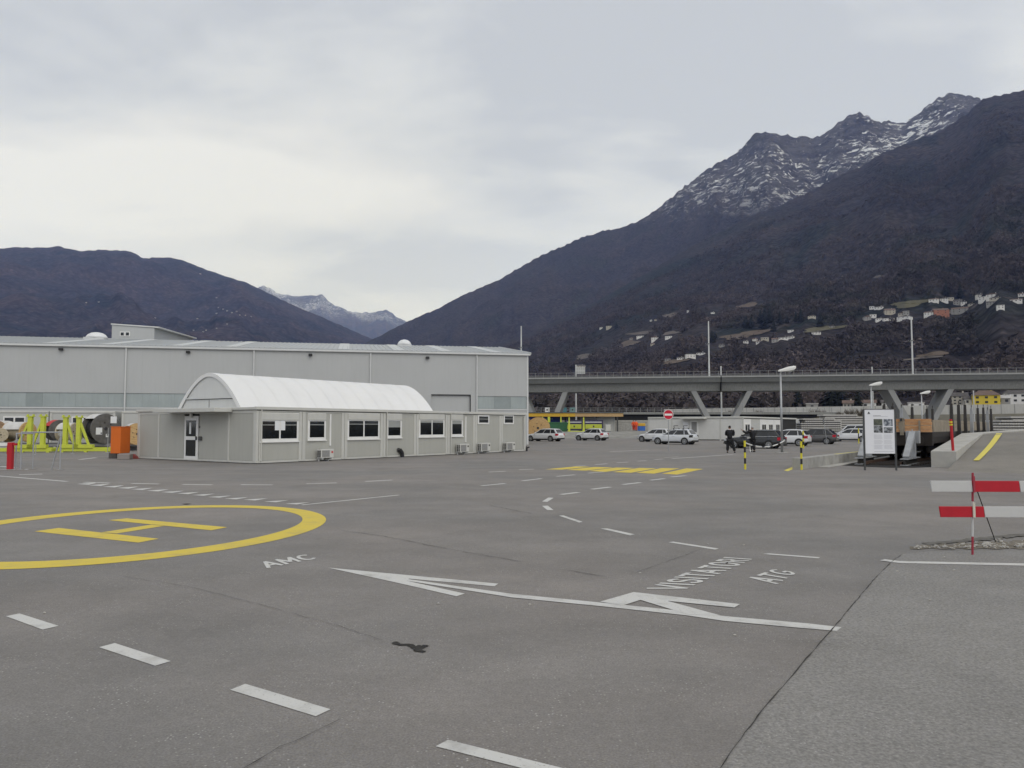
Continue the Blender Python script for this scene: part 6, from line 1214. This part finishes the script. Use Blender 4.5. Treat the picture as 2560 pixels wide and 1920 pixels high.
# noise barrier on its embankment
m_nb = M('noise barrier panel', (0.50,0.495,0.47), rough=0.85, var=0.10, scale=0.15, dirt=0.3, streak=True); m_emb = M('winter grass bank', (0.12,0.112,0.088), rough=0.95, var=0.25, scale=0.25, bump=0.5, bscale=3)
N0, N1 = AT(1660,1023,262.0), AT(2640,1009,215.0); nth = math.atan2(N1.y-N0.y, N1.x-N0.x); NF = Frame((N0.x, N0.y), nth); NL = NF.l(N1).x
nb_ = thing('noise_barrier', 'long pale panelled noise barrier wall on the motorway embankment', 'wall', NF.o, nth)
for k in range(34):
    a = k*NL/34; xw = NF.w(a, 0); px_ = CX+FPX*xw.x/xw.y; ztop = NF.onY(min(px_, 2640), 1023-14*a/NL, 0)[1]; zbot = ztop-3.1+0.4*a/NL
    MB().box(a, a+NL/34-0.10, 0, 0.2, zbot, ztop+0.02*random.uniform(-1,1)).build('barrier_panel', m_nb, nb_); MB().box(a+NL/34-0.10, a+NL/34, -0.05, 0.25, zbot, ztop+0.05).build('barrier_post', m_vrail, nb_)
ez0, ez1 = NF.onY(1660,1023,0)[1]-2.9, NF.onY(2640,1009,0)[1]-2.6
emb = tag(MB().hexa([NF.w(-40,-14,-0.2), NF.w(NL+160,-14,-0.2), NF.w(NL+160,30,-0.2), NF.w(-40,30,-0.2)], [NF.w(-40,-4,ez0), NF.w(NL+160,-4,ez1), NF.w(NL+160,20,ez1), NF.w(-40,20,ez0)]).build('embankment', m_emb), kind='structure')

m_teal = M('teal cabin', (0.03,0.17,0.20), rough=0.5, var=0.1); m_teal2 = M('pale teal cabin', (0.14,0.26,0.25), rough=0.5, var=0.1)
for px0, px1, mm, lab in ((1392,1417,m_teal,'teal works cabin standing on the low railway bridge'), (1426,1438,m_teal2,'pale teal works cabin beside the post on the low bridge'), (1363,1374,m_white,'white works cabin on the low bridge beside a viaduct leg')):
    p = AT(px0, 1030, D2+3); t = thing('works_cabin', lab, 'cabin', (p.x, D2+3, zd(1030)+0.001), 0, 'cabins on the low bridge'); w = (px1-px0)*D2/FPX
    MB().box(0, w, 0, 2.2, 0, 1.35).build('wall', mm, t); MB().box(-0.06, w+0.06, -0.06, 2.26, 1.351, 1.5).build('roof', mm, t); MB().box(w*0.3, w*0.6, -0.03, -0.001, 0.5, 1.0).build('window', m_glass, t)
# ================================================================== HOUSES, TREES, WOODS, AIR
m_hw = M('white render', (0.68,0.67,0.65), rough=0.8, var=0.06, scale=0.3, dirt=0.12); m_hc = M('cream render', (0.42,0.39,0.33), rough=0.8, var=0.06, scale=0.3, dirt=0.12); m_hg = M('grey render', (0.28,0.275,0.265), rough=0.8, var=0.08, scale=0.3); m_ho = M('terracotta render', (0.34,0.15,0.10), rough=0.8, var=0.08, scale=0.3); m_hy = M('yellow render', (0.58,0.44,0.05), rough=0.75, var=0.06, scale=0.3)
m_rd = M('dark slate roof', (0.075,0.068,0.066), rough=0.85, var=0.2, scale=0.8); m_rb = M('brown tile roof', (0.13,0.09,0.075), rough=0.85, var=0.2, scale=0.8); m_rp = M('pale roof', (0.40,0.39,0.38), rough=0.8, var=0.1); m_wd = M('dark window', (0.03,0.03,0.033), rough=0.3)
HOUSES = []
def house(label, px, py, wpx, hpx, wall, roof, flat=False, group='houses on the hillside', nwin=2, rz=None, terr='hillside', storeys=2, hipped=False, loc=None):
    p = loc or hit(terr, px, py+hpx*0.5)
    if p is None: return None
    R = math.hypot(p.x, p.y); k = R/FPX*1.0; w = max(4.0, wpx*k*0.85); h = max(2.4, hpx*k*(0.75 if flat else 0.58)); d = max(5.0, w*0.75)
    rz = -math.atan2(p.x, p.y)+random.uniform(-0.35, 0.35) if rz is None else rz
    t = thing('house', label, 'house', p, rz, group); HOUSES.append((p.x, p.y, w))
    MB().box(-w/2, w/2, -d/2, d/2, -d*0.5, h).build('wall', wall, t)
    if flat: MB().box(-w/2-0.25, w/2+0.25, -d/2-0.25, d/2+0.25, h, h+0.35).build('roof', roof, t)
    else:
        rh = min(h*0.55, d*0.32); e = 0.4
        if hipped: mb = MB().add([(-w/2-e,-d/2-e,h),(w/2+e,-d/2-e,h),(w/2+e,d/2+e,h),(-w/2-e,d/2+e,h),(-w/4,0,h+rh),(w/4,0,h+rh)], [(0,1,5,4),(2,3,4,5),(1,2,5),(3,0,4),(3,2,1,0)])
        else:
            mb = MB().prism([(-w/2-e,-d/2-e,h-0.1),(-w/2-e,d/2+e,h-0.1),(-w/2-e,0,h+rh)], (w+2*e,0,0)) if random.random() < 0.6 or hpx > 15 else MB().prism([(-w/2-e,-d/2-e,h-0.1),(w/2+e,-d/2-e,h-0.1),(0,-d/2-e,h+rh)], (0,d+2*e,0))
        rf_ = mb.build('roof', roof, t)
        if nwin > 1: MB().box(w*0.18, w*0.18+0.6, -0.3, 0.3, h+rh*0.3, h+rh+0.6).build('chimney', wall, rf_)
    for s in range(storeys):
        for i in range(nwin):
            x = -w/2+w*(i+0.5)/nwin; ww = min(0.55, w/nwin*0.22); z0 = h*(s+0.32)/storeys; MB().box(x-ww, x+ww, -d/2-0.06, -d/2-0.005, z0, z0+h/storeys*0.45).build('window', m_wd, t)
    return t
ZA = lambda x, y: (1280+x/3.456, 660+y/3.456); ZB = lambda x, y: (1860+x/3.16, 660+y/3.16)
HA_ = [(770,550,30,22),(840,545,55,30),(1030,645,30,20),(1110,625,70,20),(1235,640,70,40),(1355,632,65,25),(1215,692,40,18),(1345,830,55,20),(1455,815,65,25),(1540,792,90,35),(1635,772,80,25),(595,885,85,40),(1810,708,50,18),(1520,408,18,18),(1735,420,35,15),(1200,488,18,12),(1240,482,25,14),(340,350,28,20)]
HB_ = [(15,615,40,20),(85,598,40,22),(115,620,45,15),(165,590,60,25),(245,600,55,35),(310,585,80,25),(370,580,60,18),(370,530,45,15),(535,415,60,20),(695,495,45,28),(570,545,75,22),(1010,345,35,25),(1070,345,70,25),(1150,375,80,45),(970,425,60,35),(1020,410,50,25),(1070,435,60,25),(1140,435,80,25),(1250,395,60,25),(1280,385,45,30),(1270,425,100,18),(1500,285,70,25),(1580,280,60,30),(1625,275,50,18),(1690,300,60,40),(1735,305,40,30),(1465,390,70,30),(1550,375,110,45),(1640,370,60,30),(1710,365,120,45),(1860,250,50,30),(1900,272,75,28),(1970,248,85,30),(1990,275,80,25),(1950,310,60,30),(2025,340,50,30),(2150,292,80,22),(2190,245,40,20),(1795,320,40,20)]
LBL = ['small white house on the wooded hillside above the viaduct', 'small cream house on the wooded hillside above the viaduct', 'small grey house on the wooded hillside above the viaduct', 'white flat-roofed house on the wooded hillside above the viaduct']
def hill_house(px, py, w, h, i):
    k = (i*7) % 5; flat = (i*5) % 4 == 1
    if (px, py) == (ZB(1550,375)): house('terracotta house on the wooded hillside village above the ramp', px, py, w, h, m_ho, m_rb, group=None); return
    wall = [m_hw, m_hw, m_hc, m_hw, m_hg][k]; lab = LBL[3] if (flat and wall is m_hw) else ('small flat-roofed house on the wooded hillside above the viaduct' if flat else {0: LBL[0], 1: LBL[0], 2: LBL[1], 3: LBL[0], 4: LBL[2]}[k])
    house(lab, px, py, w, h, wall, m_rp if flat else random.choice((m_rd, m_rb, m_rd)), flat, nwin=3 if w > 18 else 2, storeys=2 if h > 8 else 1)
n_ = 0
for x, y, w, h in HA_: hill_house(*ZA(x, y), w/3.456, h/3.456, n_); n_ += 1
for x, y, w, h in HB_: hill_house(*ZB(x, y), w/3.16, h/3.16, n_); n_ += 1
for x, y in ((1130,300),(1140,352),(1165,360),(1185,368),(1210,378),(1235,372),(1250,390),(1280,392),(1310,398),(1030,410),(1130,382),(1185,437),(1010,470),(1060,478),(1130,460),(450,326),(515,323),(1045,176),(810,405),(1075,470)):
    house('tiny pale house in the village on the far left mountain', x/2.087, 600+y/2.087, random.uniform(3,5.5), random.uniform(1.6,2.6), random.choice((m_hg, m_hc, m_hg)), random.choice((m_rp, m_rd)), True, 'houses on the left mountain', 1, terr='wooded_mountain', storeys=1)
# houses on the valley floor behind the noise barrier
def vhouse(lab, px, py_base, wpx, hpx, wall, roof, D, nwin=3, storeys=2, hipped=False, flat=False, group=None):
    p = AT(px, py_base, D); house(lab, px, py_base, wpx, hpx, wall, roof, flat, group, nwin, -0.12-math.atan2(p.x, p.y)*0.6, storeys=storeys, hipped=hipped, loc=p)
terrace = tag(MB().hexa([(70,300,-0.2),(420,260,-0.2),(520,520,-0.2),(60,520,-0.2)], [(75,306,6.5),(420,268,8.5),(520,520,14),(60,520,9)]).build('valley_terrace', m_emb), kind='structure')
vhouse('yellow house with brown hipped roof behind the noise barrier', 2464, 1012, 58, 34, m_hy, m_rb, 320.0, 3, hipped=True)
vhouse('tall cream house behind the stakes of the wagon', 2399, 1013, 34, 34, m_hc, m_rd, 330.0, 3, 3)
vhouse('low white house wedged between the cream and the yellow house', 2424, 1012, 20, 17, m_hw, m_rd, 325.0, 2, 1)
vhouse('pale round-gabled house beside the yellow house', 2506, 1010, 30, 16, m_hg, m_rp, 318.0, 2, 1)
vhouse('broad white house with dark roof at the far end of the noise barrier', 2545, 1008, 62, 34, m_hw, m_rd, 330.0, 4, 2, hipped=True)
vhouse('flat white house behind the wide viaduct leg', 2290, 1022, 36, 16, m_hw, m_rp, 322.0, 2, 1, flat=True); vhouse('white bungalow with low roof left of the wide viaduct leg', 2222, 1021, 34, 16, m_hw, m_rd, 325.0, 3, 1); vhouse('cream house with twin chimneys behind the second street lamp', 2121, 1022, 26, 16, m_hc, m_rb, 330.0, 3, 1); vhouse('white house with an arched gable beside the second street lamp', 2172, 1021, 34, 15, m_hw, m_rb, 328.0, 2, 1); vhouse('low grey shed behind the noise barrier', 2030, 1024, 30, 8, m_hg, m_rp, 332.0, 1, 1, flat=True)
# meadows in the woods
m_mead = M('dry meadow', (0.085,0.063,0.046), rough=0.95, var=0.25, scale=0.02); m_meadg = M('olive meadow', (0.085,0.078,0.046), rough=0.95, var=0.25, scale=0.02); m_scar = M('pale clearing', (0.10,0.085,0.075), rough=0.95, var=0.3, scale=0.03)
MEADS = []
def meadow(px, py, rx, ry, mat):
    pts = []
    c = hit('hillside', px, py)
    if c is None: return
    mb = MB(); rows = []
    for j in range(5):
        row = []
        for i in range(22):
            a = 2*math.pi*i/22; f = j/4*(1+0.22*math.sin(3*a+px)+0.1*math.sin(5*a)); q = hit('hillside', px+rx*f*math.cos(a)+ry*0.8*f*math.sin(a), py-ry*f*math.sin(a)-rx*0.10*f*math.cos(a))
            q = (q if q is not None and (q-c).length < 900 else c).copy(); q.z = hz('hillside', q.x, q.y)+1.2; row.append(q)
        rows.append(row)
    MEADS.append([(q.x, q.y) for q in rows[-1]])
    o = MB().loft(rows, cap=False).build('meadow', mat, smooth=True); tag(o, kind='structure')
for x, y, rx, ry, mm in ((1010,690,80,28,m_mead),(1110,600,110,14,m_scar),(1380,600,80,14,m_scar),(640,800,90,22,m_scar),(1400,850,110,18,m_mead),(1960,630,150,28,m_mead),(1370,445,60,20,m_scar),(120,440,50,14,m_scar),(2040,360,90,20,m_mead)): meadow(*ZA(x, y), rx/3.456, ry/3.456, mm)
for x, y, rx, ry, mm in ((640,515,190,18,m_meadg),(1310,320,140,30,m_meadg),(100,545,120,20,m_mead),(800,95,30,8,m_scar),(1060,105,50,10,m_scar),(1420,750,160,10,m_scar),(1500,720,130,16,m_mead)): meadow(*ZB(x, y), rx/3.16, ry/3.16, mm)
# conifers that stand out
m_con1 = M('dark conifer needles', (0.006,0.010,0.009), rough=0.9, var=0.35, scale=0.4); m_trk = M('bark', (0.035,0.028,0.022), rough=0.9, var=0.2)
def conifer_proto():
    t = thing('conifer_tree', 'x', 'tree'); MB().cyl((0,0,-2),(0,0,15), 0.35, 0.06, 7).build('trunk', m_trk, t); mb = MB()
    for k in range(16):
        z = 1.5+k*0.92; r = 3.6*(1-k/17.0)+0.35
        for j in range(10):
            a = j*0.628+k*0.37+random.uniform(-0.2,0.2); rr_ = r*random.uniform(0.7,1.15); b = a+0.5
            mb.poly([(0,0,z+1.2),(math.cos(a)*rr_,math.sin(a)*rr_,z-random.uniform(0.2,0.9)),(math.cos(b)*rr_*0.9,math.sin(b)*rr_*0.9,z-random.uniform(0.0,0.7))])
    mb.build('crown', m_con1, t, recalc=False); return t
proto = conifer_proto(); first = True
CON = [(ZB, 20,490,70),(ZB,60,500,70),(ZB,130,470,90),(ZB,165,475,110),(ZB,205,470,105),(ZB,235,535,80),(ZB,285,475,85),(ZB,340,470,55),(ZB,410,460,65),(ZB,450,460,90),(ZB,605,500,90),(ZA,2010,555,75),(ZA,2060,560,80),(ZA,2180,560,130),(ZA,1730,680,90),(ZA,1755,650,60),(ZA,985,405,25),(ZA,225,50,22),(ZA,35,395,40),(ZA,900,560,55),(ZA,1280,640,35),(ZB,1600,255,90),(ZB,1710,275,90)]
for k, (f, x, y, h) in enumerate(CON):
    px, py = f(x, y); p = hit('hillside', px, py)
    if p is None: continue
    HOUSES.append((p.x, p.y, 9.0)); R = math.hypot(p.x, p.y); sc = max(0.5, (h/(3.16 if f is ZB else 3.456))*R/FPX/16.0)
    o = proto if first else copy_tree(proto); first = False; o.location = p; o.scale = (sc*1.6, sc*1.6, sc*1.15); o.rotation_euler[2] = random.uniform(0, 6.28); tag(o, 'dark conifer standing out of the bare woods on the hillside', 'tree', 'dark conifers on the hillside')
for px, py, D, sc, lab in ((2078,1022,345,1.05,'tall dark evergreen nearer the low grey shed behind the barrier'),(2098,1022,345,1.1,'tall dark evergreen nearer the cream house with twin chimneys'),(1870,1024,350,0.75,'short dark evergreen behind the noise barrier near the middle V pier'),(1996,1024,350,0.7,'squat dark evergreen behind the low grey shed'),(2146,1022,322,0.62,'round dark evergreen between cream and arched white house')):
    o = copy_tree(proto); o.location = AT(px, py, D); o.location.z -= 1; o.scale = (sc*1.3, sc*1.3, sc); o.rotation_euler[2] = random.uniform(0, 6); tag(o, lab, 'tree', 'evergreens behind the noise barrier')
# bare shrubs along the barrier
m_twig = M('bare twigs', (0.11,0.09,0.07), rough=0.95, var=0.3)
def shrub(px, D, h, lab):
    p = NF.w(NF.onY(px, 1040, -3)[0], -3.4, 0); p.z = ez0-0.8; t = thing('bare_shrub', lab, 'shrub', p, 0, 'bare shrubs along the noise barrier'); mb = MB()
    for k in range(46):
        a = random.uniform(0, 6.28); r = random.uniform(0.2, 1.0)*h*0.6; z = h*random.uniform(0.55, 1.0); q = (math.cos(a)*r, math.sin(a)*r, z); mb.cyl((math.cos(a)*0.1, math.sin(a)*0.1, 0), q, 0.05, 0.02, 4)
        for j in range(3): b = a+random.uniform(-1,1); mb.cyl((q[0]*0.6,q[1]*0.6,z*0.6), (q[0]*0.6+math.cos(b)*h*0.25,q[1]*0.6+math.sin(b)*h*0.25,z*random.uniform(0.75,1.05)), 0.03, 0.012, 3)
    mb.build('twigs', m_twig, t)
for k, px in enumerate((1830, 1900, 1925, 2035, 2052, 2100, 2125, 2150)): shrub(px, 0, random.uniform(2.2, 3.6), 'leafless brown shrub growing in front of the noise barrier')
# the woods: uncountable far crowns in one mass
def woods(name, terr, n, rmin, rmax, azr, size, mat, seed):
    rs = np.random.RandomState(seed); az, rr, Z, _ = TERR[terr]
    a = rs.uniform(azr[0], azr[1], n); u = rs.rand(n); r = np.sqrt(rmin**2+u*(rmax**2-rmin**2)); r = np.where(rs.rand(n) < 0.45, rmin+rs.rand(n)*(rmax-rmin), r)
    x = r*np.sin(a); y = r*np.cos(a); dens = fbm(x*0.006+3, y*0.006, 4); keep = dens > 0.36
    for hx, hy, hw in HOUSES:
        hr = math.hypot(hx, hy); ha = math.atan2(hx, hy); keep &= ~((np.abs(a-ha)*hr < hw*0.8+7) & (r > hr-130) & (r < hr+14))
    for poly in MEADS:
        pa = np.array([math.atan2(p[0], p[1]) for p in poly]); pr = np.array([math.hypot(*p) for p in poly]); ca, cr = pa.mean(), pr.mean(); keep &= ~((((a-ca)/(np.ptp(pa)/2+1e-6))**2+((r-cr+15)/(np.ptp(pr)/2+25))**2) < 0.9)
    x, y, r, a = x[keep], y[keep], r[keep], a[keep]; n = len(x)
    ia = np.clip(np.searchsorted(az, a)-1, 0, len(az)-1); z = np.array([np.interp(q, rr[i], Z[i]) for q, i in zip(r, ia)])
    T_ = 14; s = size*rs.uniform(0.6, 1.35, n)
    d = rs.normal(size=(n, T_, 3)); d /= np.linalg.norm(d, axis=2, keepdims=True); c = d*(rs.rand(n, T_, 1)**0.33); c[..., 2] = c[..., 2]*0.95+0.75
    c = c*s[:, None, None]*np.array([0.62, 0.62, 0.80]); c += np.stack([x, y, z], -1)[:, None, :]
    t = rs.normal(size=(n, T_, 3, 3))*s[:, None, None, None]*0.17
    V = (c[:, :, None, :]+t).reshape(-1, 3); F = np.arange(len(V)).reshape(-1, 3)
    return tag(link(name, fast_mesh(name, V, F, mat)), kind='stuff')
m_wd1 = forest_mat('bare winter crowns', (0.098, 0.080, 0.078), (0.068, 0.058, 0.060), (0.044, 0.050, 0.042), 0.4, fscale=0.03)
azR = (math.atan2(-260, FPX), math.atan2(1420, FPX))
woods('hillside_woods', 'hillside', 34000, 340.0, 1500.0, azR, 6.5, m_wd1, 5); woods('upper_woods', 'hillside', 30000, 1400.0, 3000.0, azR, 8.0, m_wd1, 8)
# thin winter haze
hz_m = bpy.data.materials.new('winter haze'); hz_m.use_nodes = True; nt = hz_m.node_tree; nt.nodes.clear(); ov = nt.nodes.new('ShaderNodeOutputMaterial'); pv_ = nt.nodes.new('ShaderNodeVolumePrincipled')
pv_.inputs['Color'].default_value = (0.36, 0.50, 1.0, 1); pv_.inputs['Absorption Color'].default_value = (1, 1, 1, 1); pv_.inputs['Density'].default_value = 4.6e-5; pv_.inputs['Anisotropy'].default_value = 0.1; nt.links.new(pv_.outputs[0], ov.inputs['Volume'])
tag(MB().box(-19000, 19000, -1500, 19000, -260, 5200).build('haze', hz_m), kind='stuff')
